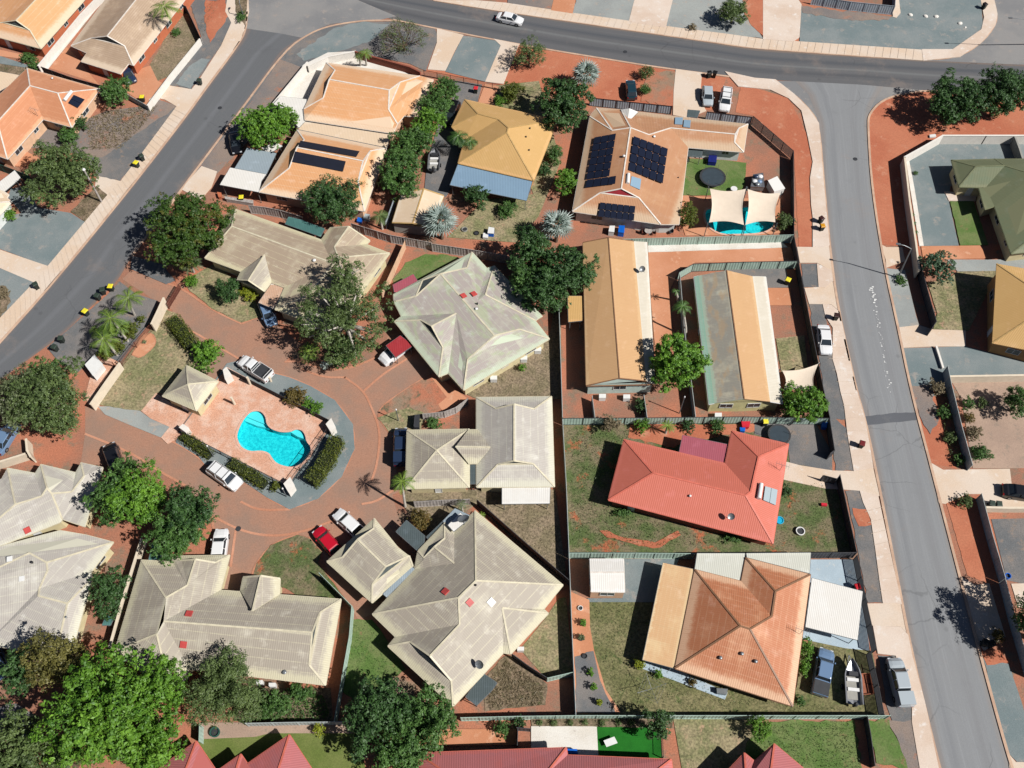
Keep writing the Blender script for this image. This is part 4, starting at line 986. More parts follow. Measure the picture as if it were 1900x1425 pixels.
PT('verge', 'gravel_light', A31, [(928, 560), (1062, 575), (1140, 900), (1160, 960), (1250, 990), (1005, 975)], 1)
PT('driveway', 'concrete', A31, [(1010, 978), (1150, 962), (1260, 992), (1490, 1000), (1490, 1112), (1260, 1112), (1042, 1122)], 2)
PT('driveway', 'gravel_blue', A31, [(1042, 1125), (1490, 1112), (2000, 1240), (2000, 1305), (1380, 1330), (1260, 1425), (1270, 1460), (1140, 1530), (1110, 1425)], 1)
PT('verge', 'gravel_brown', A32, [(1105, 60), (1240, 60), (1300, 300), (1240, 400), (1180, 300)], 1, amp=.2)
PT('driveway', 'concrete', A32, [(1240, 600), (1330, 652), (1800, 645), (1815, 765), (2000, 770), (2000, 915), (1640, 910), (1600, 822), (1500, 822), (1345, 892), (1300, 885)], 2)
PT('yard', 'sand_yard', A32, [(1395, 40), (2000, 0), (2000, 640), (1540, 642), (1460, 150)], 1)
PT('yard', 'gravel_dark', A32, [(1670, 1000), (2100, 990), (2100, 1500), (1780, 1430)], 1)
PT('driveway', 'concrete', A33, [(1450, 70), (1555, 135), (1655, 122), (1770, 500), (1620, 600), (1575, 540)], 1)
PT('driveway', 'concrete', A33, [(1810, 125), (2000, 120), (2000, 290), (1860, 290)], 2)
PT('verge', 'gravel_blue', A33, [(1610, 650), (1790, 690), (1930, 1100), (1990, 1390), (1850, 1380), (1790, 1320)], 1, amp=.1)
PT('verge', 'red_soil', A33, [(1600, 600), (1740, 590), (1790, 680), (1640, 700)], 2, amp=.15)
PT('driveway', 'concrete', A33, [(1782, 1310), (1842, 1382), (2000, 1385), (2000, 1500), (1810, 1500)], 2)
for pts in ([(940, 84), (1013, 93), (1118, 110), (1216, 126), (1348, 144), (1325, 205), (1247, 199), (1095, 183), (1000, 174), (938, 160), (925, 120)], [(1375, 155), (1463, 182), (1498, 250), (1510, 300), (1510, 458), (1482, 458), (1473, 280), (1398, 215), (1365, 208)],
            [(1730, 169), (1680, 173), (1640, 186), (1614, 212), (1612, 232), (1620, 350), (1634, 453), (1676, 458), (1708, 480), (1690, 300), (1750, 252), (2050, 252), (2050, 180), (1900, 174)], [(1755, 930), (1800, 922), (1822, 918), (1866, 1075), (1840, 1085), (1795, 1068)],
            [(1600, 600), (1690, 745), (1722, 858), (1775, 870), (1740, 720), (1728, 690)], [(700, 105), (760, 118), (790, 133), (940, 160), (925, 120), (812, 72), (790, 60)]):
    PT('verge', 'red_soil', F, pts, 0, amp=.05)
# estate: clay-brick road with its island
PT('paved_road', 'brick_road', F, [(227, 518), (245, 500), (324, 531), (340, 537), (395, 576), (447, 600), (484, 590), (510, 600), (560, 640), (529, 671), (555, 670), (608, 687), (650, 683), (687, 668), (703, 660), (720, 622), (760, 610), (806, 690), (784, 703), (745, 728), (710, 752), (700, 771), (721, 801), (738, 800), (735, 905), (752, 908), (728, 918), (740, 963), (790, 1010), (770, 1050), (700, 1130), (690, 1140), (665, 1150), (608, 1060), (597, 1024), (574, 997), (552, 991), (502, 1010), (471, 1052), (478, 1100), (415, 1100), (405, 1050), (389, 958), (342, 900), (290, 871), (184, 863), (150, 858), (158, 805), (158, 755), (182, 757), (300, 720), (320, 575), (292, 560)], 0, hole=pool_w)
PT('path', 'brick_deck', F, [(158, 735), (164, 752), (205, 686), (226, 660), (200, 655), (170, 690)], 1)
for pts in ([(245, 500), (324, 531), (340, 537), (395, 576), (447, 600)], [(300, 600), (350, 610), (400, 640), (447, 668)], [(450, 600), (476, 588), (484, 590)], [(529, 671), (555, 670), (608, 687), (650, 683), (687, 668), (706, 658)],
            [(675, 725), (710, 694), (745, 672), (770, 655)], [(784, 703), (745, 728), (710, 752), (700, 771), (721, 801)], [(505, 692), (537, 700), (576, 716), (621, 742), (655, 787), (658, 832), (634, 884), (590, 925), (537, 945), (497, 924)],
            [(182, 757), (240, 775), (297, 811), (326, 821), (368, 847), (381, 863)], [(158, 805), (240, 838), (290, 871), (342, 900)], [(552, 991), (502, 1010), (471, 1052), (466, 1078)], [(573, 998), (597, 1024)], [(395, 958), (447, 985), (500, 995), (552, 990), (640, 958)],
            [(640, 700), (675, 725), (690, 757), (706, 800), (700, 860), (690, 890)], [(560, 685), (600, 700), (640, 700)], [(447, 931), (480, 947), (537, 945)], [(735, 905), (700, 930), (672, 935)], [(389, 940), (397, 985)], [(437, 985), (428, 1050)]):
    strip('paving_edge', 'brick_edge', smoothpts(pts, 2), .28, .055)
PT('island_gravel', 'gravel_blue', F, [(326, 821), (333, 798), (421, 674), (446, 668), (505, 692), (537, 700), (576, 716), (621, 742), (655, 787), (658, 832), (634, 884), (590, 925), (537, 945), (497, 924), (447, 890), (400, 860), (381, 863), (368, 847)], 2, hole=pool_w)
PT('island_gravel', 'gravel_light', A02, [(690, 205), (820, 205), (980, 232), (1060, 290), (1195, 350), (1135, 425), (900, 330), (740, 262)], 2)
PT('pool_deck', 'brick_deck', F, [(421, 681), (618, 786), (533, 901), (333, 799)], 4, hole=pool_w, z=.165)
PT('path', 'brick_deck', A02, [(990, 232), (1090, 105), (1330, 262), (1245, 385), (1300, 400), (1180, 470), (1135, 425), (1195, 350), (1060, 290)], 3)
PT('lawn', 'lawn_dry', F, [(291, 600), (300, 572), (325, 580), (372, 640), (398, 655), (385, 690), (345, 735), (290, 728), (262, 762), (240, 760), (183, 751), (206, 710), (240, 655), (262, 630)], 3, amp=.05)
PT('path', 'terracotta', A01, [(930, 1170), (1010, 1030), (1070, 1025), (1095, 1070), (1085, 1110), (990, 1190)], 5)
strip('paving_edge', 'brick_edge', smoothpts([A01(x, y) for x, y in ((930, 1170), (1010, 1022), (1075, 1020), (1100, 1070), (1085, 1115), (990, 1195), (930, 1170))], 1), .2, .16)
PT('lawn', 'lawn_dry', F, [(362, 510), (395, 490), (440, 520), (455, 545), (475, 560), (484, 588), (447, 598), (395, 573), (352, 540), (345, 525)], 2, amp=.08)
PT('lawn', 'lawn_dry', F, [(392, 572), (420, 560), (470, 560), (486, 586), (450, 597)], 3)
PT('verge', 'gravel_dark', F, [(87, 645), (124, 613), (200, 546), (222, 522), (252, 545), (292, 558), (279, 595), (222, 672), (185, 655), (142, 692), (110, 672)], 2)
PT('verge', 'gravel_dark', F, [(245, 474), (300, 490), (325, 520), (308, 527), (242, 499)], 2)
PT('lawn', 'lawn_green', A11, [(1060, 640), (1150, 520), (1290, 460), (1440, 465), (1540, 495), (1240, 650), (1150, 680), (1060, 720)], 1, amp=.15)
PT('yard', 'lawn_brown', F, [(858, 728), (1020, 620), (1030, 560), (1041, 600), (1042, 740), (884, 740)], 1)
PT('yard', 'soil_mix', F, [(784, 703), (806, 692), (862, 742), (800, 768), (770, 800), (721, 801), (700, 771), (712, 752), (745, 728)], 1, amp=.05)
PT('yard', 'lawn_dry', F, [(700, 775), (760, 755), (790, 768), (780, 800), (721, 801)], 2, amp=.15)
PT('path', 'terracotta', A12, [(1330, 0), (1400, 10), (1580, 145), (1420, 255), (1380, 190), (1440, 140)], 2)
PT('yard', 'lawn_brown', F, [(752, 908), (1030, 908), (1050, 1060), (1040, 1090), (884, 935), (790, 1000), (750, 940)], 1)
PT('yard', 'lawn_patchy', F, [(552, 992), (576, 1000), (597, 1024), (590, 1045), (640, 1110), (560, 1110), (527, 1090), (466, 1085), (476, 1045), (502, 1012)], 2, amp=.05)
PT('lawn', 'lawn_green', F, [(652, 1150), (690, 1150), (760, 1250), (838, 1320), (690, 1330), (632, 1280)], 1, amp=.2)
PT('lawn', 'soil_mix', F, [(770, 1240), (845, 1310), (820, 1320), (740, 1290), (725, 1255)], 2, amp=.3)
PT('lawn', 'lawn_dry', F, [(1037, 1110), (1050, 1108), (1064, 1250), (1016, 1262), (965, 1205), (1010, 1150)], 1)
PT('lawn', 'weeds', F, [(895, 1262), (935, 1218), (955, 1215), (1016, 1270), (1012, 1308), (900, 1320)], 1, amp=.1)
PT('yard', 'lawn_patchy', F, [(1044, 780), (1400, 780), (1465, 800), (1540, 870), (1590, 1026), (1056, 1026)], 0)
PT('yard', 'red_soil', F, [(1170, 785), (1400, 785), (1400, 800), (1340, 806), (1240, 830), (1165, 812)], 1, amp=.25)
PT('path', 'red_soil', A22, [(805, 1080), (870, 1080), (960, 1125), (1200, 1165), (1300, 1110), (1360, 1080), (1380, 1110), (1230, 1200), (1180, 1205), (950, 1150), (860, 1130)], 2, amp=.12)
PT('yard', 'gravel_dark', A32, [(0, 320), (430, 320), (545, 530), (550, 658), (250, 605), (235, 470), (0, 400)], 1)
PT('lawn', 'lawn_olive', F, [(1056, 1117), (1092, 1115), (1210, 1115), (1200, 1230), (1440, 1290), (1640, 1326), (1068, 1326)], 1)
PT('lawn', 'lawn_olive', A33, [(400, 520), (830, 600), (915, 1050), (200, 1045), (300, 850), (330, 600)], 2)
PT('path', 'terracotta', A23, [(600, 180), (735, 240), (740, 430), (770, 600), (850, 870), (960, 1035), (640, 1040), (620, 600)], 3)
PT('path', 'gravel_dark', A23, [(632, 640), (765, 600), (800, 760), (850, 900), (920, 1035), (650, 1040)], 4, amp=.15)
PT('slab', 'gravel_blue', F, [(1150, 1037), (1260, 1037), (1230, 1117), (1092, 1117), (1090, 1110), (1155, 1110)], 3)
PT('slab', 's_slab', F, [(1500, 1038), (1592, 1038), (1614, 1207), (1570, 1203), (1485, 1185), (1500, 1100)], 3)
PT('path', 's_slab', F, [(1195, 1225), (1250, 1240), (1350, 1285), (1345, 1298), (1250, 1262), (1190, 1240)], 3)
PT('patio', 'white_pave', A23, [(325, 1130), (788, 1130), (802, 1400), (325, 1400)], 2)
PT('lawn', 'turf', A23, [(788, 1130), (1240, 1140), (1252, 1400), (802, 1400)], 2)
PT('garden_bed', 'weeds', A23, [(320, 1062), (1330, 1062), (1320, 1140), (330, 1128)], 2, amp=.05)
PT('patio', 'terracotta', A23, [(-500, 1150), (220, 1150), (222, 1262), (-500, 1270)], 2)
PT('yard', 'lawn_dry', A23, [(1325, 1062), (1900, 1062), (1900, 1500), (1400, 1500)], 1)
PT('lawn', 'lawn_green', A33, [(-60, 1250), (120, 1100), (700, 1085), (760, 1425), (700, 1500), (-100, 1500)], 2, amp=.2)
PT('verge', 'lawn_green', A33, [(800, 1085), (950, 1085), (1020, 1250), (1080, 1425), (860, 1390)], 2, amp=.3)
PT('verge', 'gravel_brown', A33, [(930, 1085), (1110, 1085), (1165, 1425), (1080, 1425), (1000, 1200)], 1, amp=.25)
PT('lawn', 'turf2', A03, [(1400, 1225), (1720, 1200), (1900, 1180), (2500, 1180), (2600, 1500), (1200, 1500)], 1)
PT('path', 'sand_yard', A03, [(1400, 1105), (2600, 1100), (2600, 1180), (1900, 1180), (1800, 1205), (1400, 1222)], 2)
PT('yard', 'weeds', A13, [(-60, 860), (620, 860), (640, 1095), (-60, 1095)], 1)
PT('yard', 'lawn_brown', A00, [(1250, 60), (1320, 60), (1400, 270), (1180, 540), (1110, 570), (1055, 455), (1140, 320), (1180, 180)], 1)
PT('driveway', 'terracotta', A00, [(940, 500), (1060, 462), (1112, 570), (1160, 590), (1035, 742), (880, 640), (850, 560)], 1)
PT('verge', 'gravel_brown', A00, [(440, 900), (590, 850), (750, 780), (1040, 745), (1110, 700), (1250, 745), (1000, 1080), (845, 1275), (690, 1240), (600, 1100), (400, 1050), (200, 1040), (280, 900)], 1)
PT('verge', 'gravel_dark', A00, [(600, 1100), (720, 1110), (900, 990), (1250, 750), (1000, 1080), (845, 1275), (690, 1240)], 2, amp=.2)
PT('driveway', 'terracotta', A00, [(40, 1150), (260, 890), (330, 910), (190, 1070), (310, 1130), (150, 1180)], 2)
PT('yard', 'terracotta', A00, [(350, 480), (470, 330), (560, 420), (600, 480), (700, 600), (600, 560)], 0)
PT('driveway', 'gravel_blue', F, [(20, 350), (50, 345), (70, 385), (131, 395), (158, 412), (89, 494), (0, 462), (-60, 440), (-60, 420), (40, 395), (15, 366)], 1)
PT('verge', 'gravel_blue', F, [(-60, 470), (0, 498), (64, 522), (0, 590), (-80, 640)], 1)
PT('verge', 'weeds', F, [(131, 393), (178, 345), (200, 362), (158, 412)], 2, amp=.1)
PT('verge', 'weeds', F, [(-30, 530), (10, 530), (20, 560), (0, 590), (-40, 600)], 2, amp=.2)
PT('verge', 'gravel_dark', F, [(312, 157), (374, 71), (350, 0), (345, -20), (425, -20), (418, 21), (429, 42), (410, 84), (355, 165)], 1, amp=.1)
PT('verge', 'red_soil', A00, [(1450, 0), (1590, 0), (1610, 110), (1560, 190), (1480, 300), (1440, 150)], 2, amp=.2)
PT('verge', 'gravel_blue', A00, [(1240, 590), (1330, 470), (1420, 410), (1480, 420), (1340, 625)], 2, amp=.12)
PT('verge', 'gravel_dark', F, [(339.5, 347), (450, 200), (529, 92), (576, 62), (613, 48), (674, 40), (735, 40), (808, 54), (812, 72), (790, 132), (760, 118), (700, 106), (655, 96), (575, 118), (560, 125), (495, 225), (402, 322), (374, 308)], 1)
PT('verge', 'gravel_brown', F, [(345, 340), (455, 203), (520, 110), (560, 125), (495, 225), (402, 322), (374, 308)], 2, amp=.1)
PT('verge', 'gravel_blue', A10, [(640, 200), (850, 150), (1040, 170), (900, 290), (600, 390), (430, 430), (380, 380)], 2, amp=.25)
PT('driveway', 'concrete', A10, [(1370, 200), (1558, 245), (1500, 350), (1430, 498), (1305, 488), (1370, 300)], 3)
PT('verge', 'gravel_blue', A10, [(1558, 250), (1810, 290), (1838, 330), (1730, 580), (1430, 505), (1500, 360)], 2)
PT('driveway', 'concrete', A20, [(60, 272), (240, 310), (130, 590), (0, 575), (110, 320)], 3)
PT('driveway', 'terracotta', A20, [(0, 590), (100, 610), (45, 730), (-50, 725)], 2)
PT('driveway', 'concrete', A20, [(1345, 485), (1530, 512), (1515, 700), (1560, 780), (1430, 830), (1325, 810), (1330, 640)], 3)
PT('verge', 'soil_mix', A20, [(1180, 500), (1345, 505), (1325, 745), (1100, 715), (1120, 600)], 2, amp=.3)
PT('courtyard', 'white_pave', A10, [(215, 725), (430, 455), (600, 370), (795, 360), (920, 400), (1250, 505), (1250, 560), (900, 560), (600, 560), (450, 900), (240, 900)], 2)
PT('driveway', 'gravel_dark', A10, [(1480, 565), (1690, 595), (1650, 740), (1560, 720), (1480, 720)], 2)
PT('driveway', 'gravel_dark', A10, [(1380, 880), (1560, 700), (1560, 1150), (1440, 1380), (1340, 1425), (1280, 1360), (1300, 1150)], 2)
PT('yard', 'lawn_dry', F, [(905, 160), (1000, 150), (1040, 300), (1000, 400), (960, 450), (830, 440), (900, 370), (990, 360)], 1)
PT('lawn', 'lawn_green', F, [(1262, 293), (1345, 297), (1385, 302), (1382, 345), (1362, 362), (1258, 362)], 2, amp=.05)
PT('paving', 'terracotta', P2K, [(190, 250), (640, 290), (1200, 300), (1650, 300), (1700, 800), (1300, 842), (250, 842), (170, 600)], 2, hole=pool2_w)
PT('driveway', 'terracotta', F, [(1200, 468), (1466, 458), (1480, 484), (1290, 487), (1260, 500), (1242, 540), (1250, 640), (1215, 640)], 2)
PT('path', 'white_pave', F, [(1200, 454), (1450, 448), (1462, 459), (1200, 468)], 3, amp=.03)
PT('slab', 'gravel_dark', F, [(1345, 500), (1458, 496), (1466, 533), (1424, 534), (1340, 520)], 2)
PT('path', 'terracotta', F, [(1424, 534), (1466, 534), (1470, 566), (1428, 566)], 2)
PT('lawn', 'lawn_dry', F, [(1440, 628), (1492, 622), (1500, 690), (1450, 690)], 2)
PT('courtyard', 'gravel_blue', F, [(1685, 298), (1740, 260), (1900, 258), (2000, 258), (2000, 320), (1764, 345), (1760, 371), (1779, 456), (1712, 456), (1693, 350)], 2)
PT('lawn', 'lawn_green', A31, [(1380, 88), (1545, 88), (1650, 395), (1452, 400)], 3, amp=.05)
PT('garden_bed', 'white_pave', F, [(1681, 296), (1687, 298), (1697, 350), (1714, 456), (1706, 456), (1689, 350)], 3)
PT('lawn', 'lawn_dry', A31, [(1220, 660), (1370, 640), (1430, 585), (1720, 580), (1510, 1002), (1260, 990), (1290, 880)], 2, amp=.04)
PT('paving', 'concrete_white', A31, [(1340, 20), (1570, 30), (1560, 85), (1370, 85)], 4)
PT('path', 'white_pave', B(0, 0), [(545, 975), (700, 1010), (1560, -60), (1400, -60)], 3)
PT('yard', 'weeds', B(0, 0), [(-200, 900), (540, 970), (400, 990), (300, 1110), (-200, 1060)], 1)
PT('yard', 'gravel_blue', B(0, 0), [(-200, 790), (0, 820), (430, 960), (360, 990), (-200, 900)], 2)
PT('paving', 'terracotta', B(0, 0), [(-200, 690), (480, 830), (400, 870), (-200, 800)], 2)

# ================= HOUSES =================
b00, b03 = B(0, 0), B(0, 120)
house('h1', 'orange brick house at the top left corner with peach roof and whitish end slope', b00,
      dict(e0=(-520, 410, 2.5), e1=(600, 712, 2.5), e2=(1950, -800, 2.5), e3=(830, -1100, 2.5), r1=(235, 300, 5), r2=(1230, -750, 5), gl=(40, 330, 4.4), gr=(440, 445, 4.4)),
      'e0 e1 gr gl,e1 e2 r2 r1 gr,e0 gl r1 r2 e3,e2 e3 r2', 'e0 e1 e2 e3', 'r_peach', 'w_brick', 'gl gr r1', cap='cap_cream', pitch=25)
house('h2', 'orange brick house with beige tiled roof beside the white walled street garden', A00,
      dict(s1=(500, 322, 2.5), s1b=(612, 372, 2.5), v1=(570, 432, 2.3), v2=(850, 520, 2.3), v3=(905, 448, 2.5), s2=(940, 460, 2.5), n2=(1520, -280, 2.5), n1=(960, -300, 2.5), r1=(755, 255, 5), r2=(1180, -280, 5), gl=(645, 268, 4.3), gr=(880, 325, 4.3)),
      's1 s1b v1 v2 v3 s2 gr gl,s2 n2 r2 r1 gr,s1 gl r1 r2 n1,n1 n2 r2', 's1 s1b v1 v2 v3 s2 n2 n1', 'r_tan', 'w_brick', 'gl gr r1', cap='cap_white', pitch=24)
house('h3', 'L shaped house with salmon tiled roof and a solar water heater at left', b03,
      dict(a=(400, 50, 2.5), b=(1465, 355, 2.5), c=(1050, 915, 2.5), d=(630, 800, 2.5), e=(108, 1385, 2.5), f=(-700, 1090, 2.5), J=(440, 310, 5), R1=(850, 418, 4.9), K=(-39, 842, 4.9)),
      'a b R1 J,b c R1,c d J R1,d e K J,e f K,f a J K', 'a b c d e f', 'r_salmon', 'w_peach', cap='cap_white')
heater('h3', 1, [b03(945, 525), b03(1050, 390)], [b03(1000, 565), b03(1085, 445), b03(1245, 512), b03(1140, 640)])
vent('h3', 0, b03(775, 215), mat='white'); aerial('h3', 3, b03(560, 760))
house('h4', 'house at the left edge with pale pink roof by the blue gravel lot', B(0, 280),
      dict(a=(-500, 400, 2.5), b=(50, 590, 2.5), c=(130, 640, 2.5), d=(100, 690, 2.5), e=(168, 745, 2.5), f=(0, 935, 2.5), g=(-350, 1330, 2.5), h=(-900, 1150, 2.5), r=(-330, 780, 4.9)),
      'a b c d e r,e f g r,g h r,h a r', 'a b c d e f g h', 's_peach', 'w_white', cap='cap_white')
house('h5', 'big peach roofed corner house with white walled courtyard', A10,
      dict(nw=(590, 440, 2.6), sw=(432, 768, 2.6), vs1=(438, 845, 2.5), vs2=(1062, 940, 2.5), se=(1092, 872, 2.6), x1=(1140, 815, 2.6), x2=(1235, 825, 2.5), ne=(1345, 560, 2.5), n0=(1250, 535, 2.6),
           gu=(652, 495, 4.1), gd=(570, 690, 4.1), ap=(612, 560, 4.8), gu2=(1110, 580, 4.1), gd2=(1030, 770, 4.1), ap2=(1035, 635, 4.8)),
      'nw n0 gu2 ap2 ap gu,nw gu gd sw,sw vs1 vs2 se gd2 ap2 ap gd,n0 ne x2 x1 se gd2 gu2', 'nw sw vs1 vs2 se x1 x2 ne n0', 'r_peach', 'w_peach', 'gu gd ap,gd2 gu2 ap2', gm='w_peach', cap='cap_white')
house('h6', 'peach roofed house with two black solar pool mats on its roof', A10,
      dict(nw=(385, 915, 2.6), sw=(115, 1352, 2.6), gu=(435, 985, 4.1), gd=(330, 1185, 4.1), ap=(385, 1040, 4.8), ap2=(850, 1135, 4.8), gu2=(900, 1065, 4.1), gd2=(815, 1280, 4.1), ne=(1015, 1045, 2.6), se=(860, 1488, 2.6)),
      'nw ne gu2 ap2 ap gu,nw gu gd sw,sw se gd2 ap2 ap gd,ne se gd2 gu2', 'nw sw se ne', 'r_peach', 'w_peach', 'gu gd ap,gd2 gu2 ap2', gm='w_peach', cap='cap_white')
roofsheet('h6', 0, 'pool_heating_mat', 'poolmat', A10.l((408, 993), (825, 1068), (802, 1106), (395, 1035)))
roofsheet('h6', 2, 'pool_heating_mat', 'poolmat', A10.l((372, 1068), (728, 1138), (708, 1210), (350, 1142)))
canopy('flat cream roof linking the two peach roofed houses', A10.l((442, 858), (1045, 950), (1018, 1040), (392, 912)), 2.45, 's_peach', name='link_roof', cat='covered way')
b8 = B(820, 160)
house('h7', 'mustard hip roofed house with a blue grey patio roof on its south side', b8,
      dict(nw=(335, 190, 2.6), ne=(1700, 490, 2.6), se=(1350, 1385, 2.6), sw=(235, 1130, 2.6), w1=(140, 595, 2.6), w2=(330, 790, 2.6), r0=(530, 405, 4.0), v=(830, 485, 4.1), r1=(975, 612, 5.2), r1b=(955, 680, 5.2)),
      'nw ne r1 v r0,nw r0 w1,w1 r0 v w2,w2 v r1 r1b sw,sw r1b se,se r1b r1 ne', 'nw w1 w2 sw se ne', 'r_mustard', 'w_mustard', cap='cap_tan')
for p in ((1293, 625), (1235, 750), (1280, 945)): vent('h7', 5, b8(*p), .12, .25, 'black')
canopy('blue grey patio roof under the mustard roofed house', F.l((850, 304), (988, 335), (977, 372), (835, 343)), 2.35, 's_blue')
b9 = B(1060, 180); b10 = B(1240, 200)
house('h8', 'tan roofed house covered with three arrays of dark solar panels', F,
      dict(nw=(1094.5, 216, 2.6), n1=(1106.7, 200, 2.5), n2=(1152, 203, 2.5), n3=(1247.6, 215, 2.5), wn=(1388, 230, 2.5), ws=(1380, 282, 2.5), e1=(1277, 273.5, 2.6), se2=(1260, 416, 2.5), se1=(1226, 416, 2.55), sw=(1062, 392, 2.6),
           p=(1136, 242, 3.9), rT=(1170, 237, 4.9), rB=(1153, 350, 4.9), gl=(1113, 358, 4.2), gr=(1185.5, 367, 4.2), v=(1204, 250, 3.9), w1=(1244.4, 237.5, 4.2), wr=(1364.4, 249, 4.2), gu=(1371, 238, 3.7), gd=(1363, 264, 3.7)),
      'sw nw p rT rB gl,sw se1 gr gl,rT rB gr se1 se2 e1 w1 v,nw n1 p,n1 n2 rT p,n2 v rT,n2 n3 w1 v,n3 wn gu wr w1,w1 wr gd ws e1,wn ws gd gu', 'nw n1 n2 n3 wn ws e1 se2 se1 sw', 'r_solar', 'w_white', 'gl gr rB,gu gd wr', gm='gable_red', cap='cap_white')
pv('h8', 0, [b9(338, 592), b9(662, 533), b9(560, 1165), b9(215, 1215)], 3, 6)
pv('h8', 0, [b9(232, 1215), b9(662, 1155), b9(648, 1280), b9(200, 1338)], 4, 1)
pv('h8', 2, [b9(915, 570), b9(1422, 758), b9(1345, 1275), b9(835, 1075)], 5, 4)
pv('h8', 1, [A21(812, 95), A21(1062, 122), A21(1050, 228), A21(795, 198)], 6, 2)
heater('h8', 2, [b9(840, 1130), b9(828, 1270)], [b9(880, 1165), b9(1030, 1210), b9(1010, 1365), b9(860, 1300)], 's_blue', 1)
roofsheet('h8', 7, 'skylight', 's_blue', b9.l((1525, 305), (1640, 310), (1630, 408), (1520, 400)), .05, .1)
roofsheet('h8', 7, 'skylight', 's_blue', b9.l((1655, 340), (1755, 350), (1745, 455), (1645, 440)), .05, .1)
vent('h8', 2, b9(1215, 595), .2, .35, 'white'); vent('h8', 0, b9(770, 880), .2, .35, 'white'); vent('h8', 2, b9(1572, 1188), .08, .2, 'black')
canopy('small white peaked entry awning on the solar panelled house', F.l((1152, 203.5), (1168, 201), (1184, 207.5), (1164, 228)), 2.6, 's_white', zs=(2.75, 3.3, 2.75, 3.35), posts=False, name='entry_awning', cat='awning')
# terrace of cream roofed estate houses
b380, b560 = B(380, 370), B(560, 400)
house('h9', 'long cream ribbed roof house half hidden by the gum tree', F,
      dict(w=(380, 479, 2.6), n1=(438, 388, 2.6), rw=(430, 420, 4.7), n2=(596, 444.5, 2.6), J=(616, 487.5, 4.7), t1=(611.8, 422.7, 2.6), t2=(647, 420.2, 4.2), f1=(686.3, 446.7, 2.6), f2=(680, 453, 2.6), e=(723, 469.5, 2.6), j2=(620.6, 458, 4.4), j3=(628, 478, 4.8),
           q=(528, 533, 2.6), s1=(510, 574, 2.6), s2=(620, 614, 2.6), k=(572, 548, 4.6)),
      'n1 n2 J rw,w rw n1,w q J rw,n2 t1 t2 j2 j3 J,t2 f1 f2 j2,j2 f2 e j3,q s1 k j3 J,s1 s2 k,s2 e j3 k', 'w n1 n2 t1 f1 f2 e s2 s1 q', 'r_grid', 'w_cream', 't1 t2 f1', cap='cap_cream')
vent('h9', 2, b380(1610, 905), .25, .3, 'white')
canopy('small rust streaked white carport roof beside the long cream roof', A11.l((205, 668), (300, 705), (215, 845), (112, 803)), 2.4, 's_rust', name='carport', cat='carport')
def porch(key, label, V, faces, outline, gab, k=F, rm='r_cream'):
    return house(key, label, k, V, faces, outline, rm, 'w_cream', gab, wins=False, name='entry_porch', cat='porch', flat=True, ins=.3)
porch('p9', 'small gabled entry porch on the long cream roof', dict(pk=(491, 472.3, 4.0), il=(447, 504, 2.65), l=(439.4, 519, 2.65), pf=(460.8, 520.3, 3.7), r=(490.5, 540.5, 2.65), ir=(503.8, 521.6, 2.65)), 'pk il l pf,pk pf r ir', 'il l r ir', 'l pf r')
b7, b82 = B(700, 450), B(820, 520)
house('h10', 'many gabled house with mint and lilac stained roof in the middle of the estate', F,
      dict(nwc=(730, 546, 2.6), n0=(876.2, 467.7, 2.6), i1=(903.4, 497.4, 2.6), g2=(917.3, 493, 2.6), E1=(1006.3, 586.3, 2.6), i2=(993, 594.5, 2.6), E2=(1019.6, 628.6, 2.6), Sx=(860.5, 723.7, 2.6), p1=(831.6, 692, 2.6), p2=(814.5, 698.7, 2.6), Wc=(731.6, 596, 2.6), iw=(744.7, 586.8, 2.6), w0=(731, 560, 2.6),
           h1=(866.7, 497, 4.2), A=(817.5, 508, 5.4), d=(772, 549.5, 3.9), g=(784, 520, 4.2), v2=(846.5, 581.4, 4.5), wl=(781, 594, 3.7), w=(801, 605, 4.4), gr=(822, 644.5, 3.7), R=(917.3, 623, 5.4), hq=(868, 666.5, 4.3), kk=(964, 611, 4.4), rr=(901, 547, 4.2), vv=(886, 558.6, 4.0)),
      'nwc n0 h1 A g d w0,A R hq Sx p1 v2 iw w0 d,iw v2 w wl Wc,Wc wl gr p2,v2 w gr p2 p1,R hq Sx E2 kk,n0 i1 vv rr i2 E2 kk R A h1,i1 g2 rr vv,g2 E1 i2 rr', 'nwc w0 iw Wc p2 p1 Sx E2 i2 E1 g2 i1 n0', 'r_green', 'w_cream', 'g A d,wl w gr', cap='cap_cream')
skylight('h10', 6, b7(1265, 785), .72); skylight('h10', 6, b7(1418, 757), .72); vent('h10', 6, b7(1470, 905), .12, .3, 'black'); vent('h10', 6, b7(1455, 980), .2, .2, 'white')
canopy('plum red patio roof at the northwest side of the mint stained roof', b7.l((230, 620), (530, 465), (590, 560), (340, 735), (250, 725)), 2.3, 's_plum')
house('h11', 'cream roofed house with a raised central ridge and pyramid roofed garage joined to it', F,
      dict(a=(755.3, 797.9, 2.6), b=(871, 796, 2.6), c=(871, 904, 2.6), d=(752.6, 906.6, 2.6), ap=(810.5, 835.5, 4.9)),
      'a b ap,b c ap,c d ap,d a ap', 'a d c b', 'r_cream', 'w_cream', cap='cap_cream')
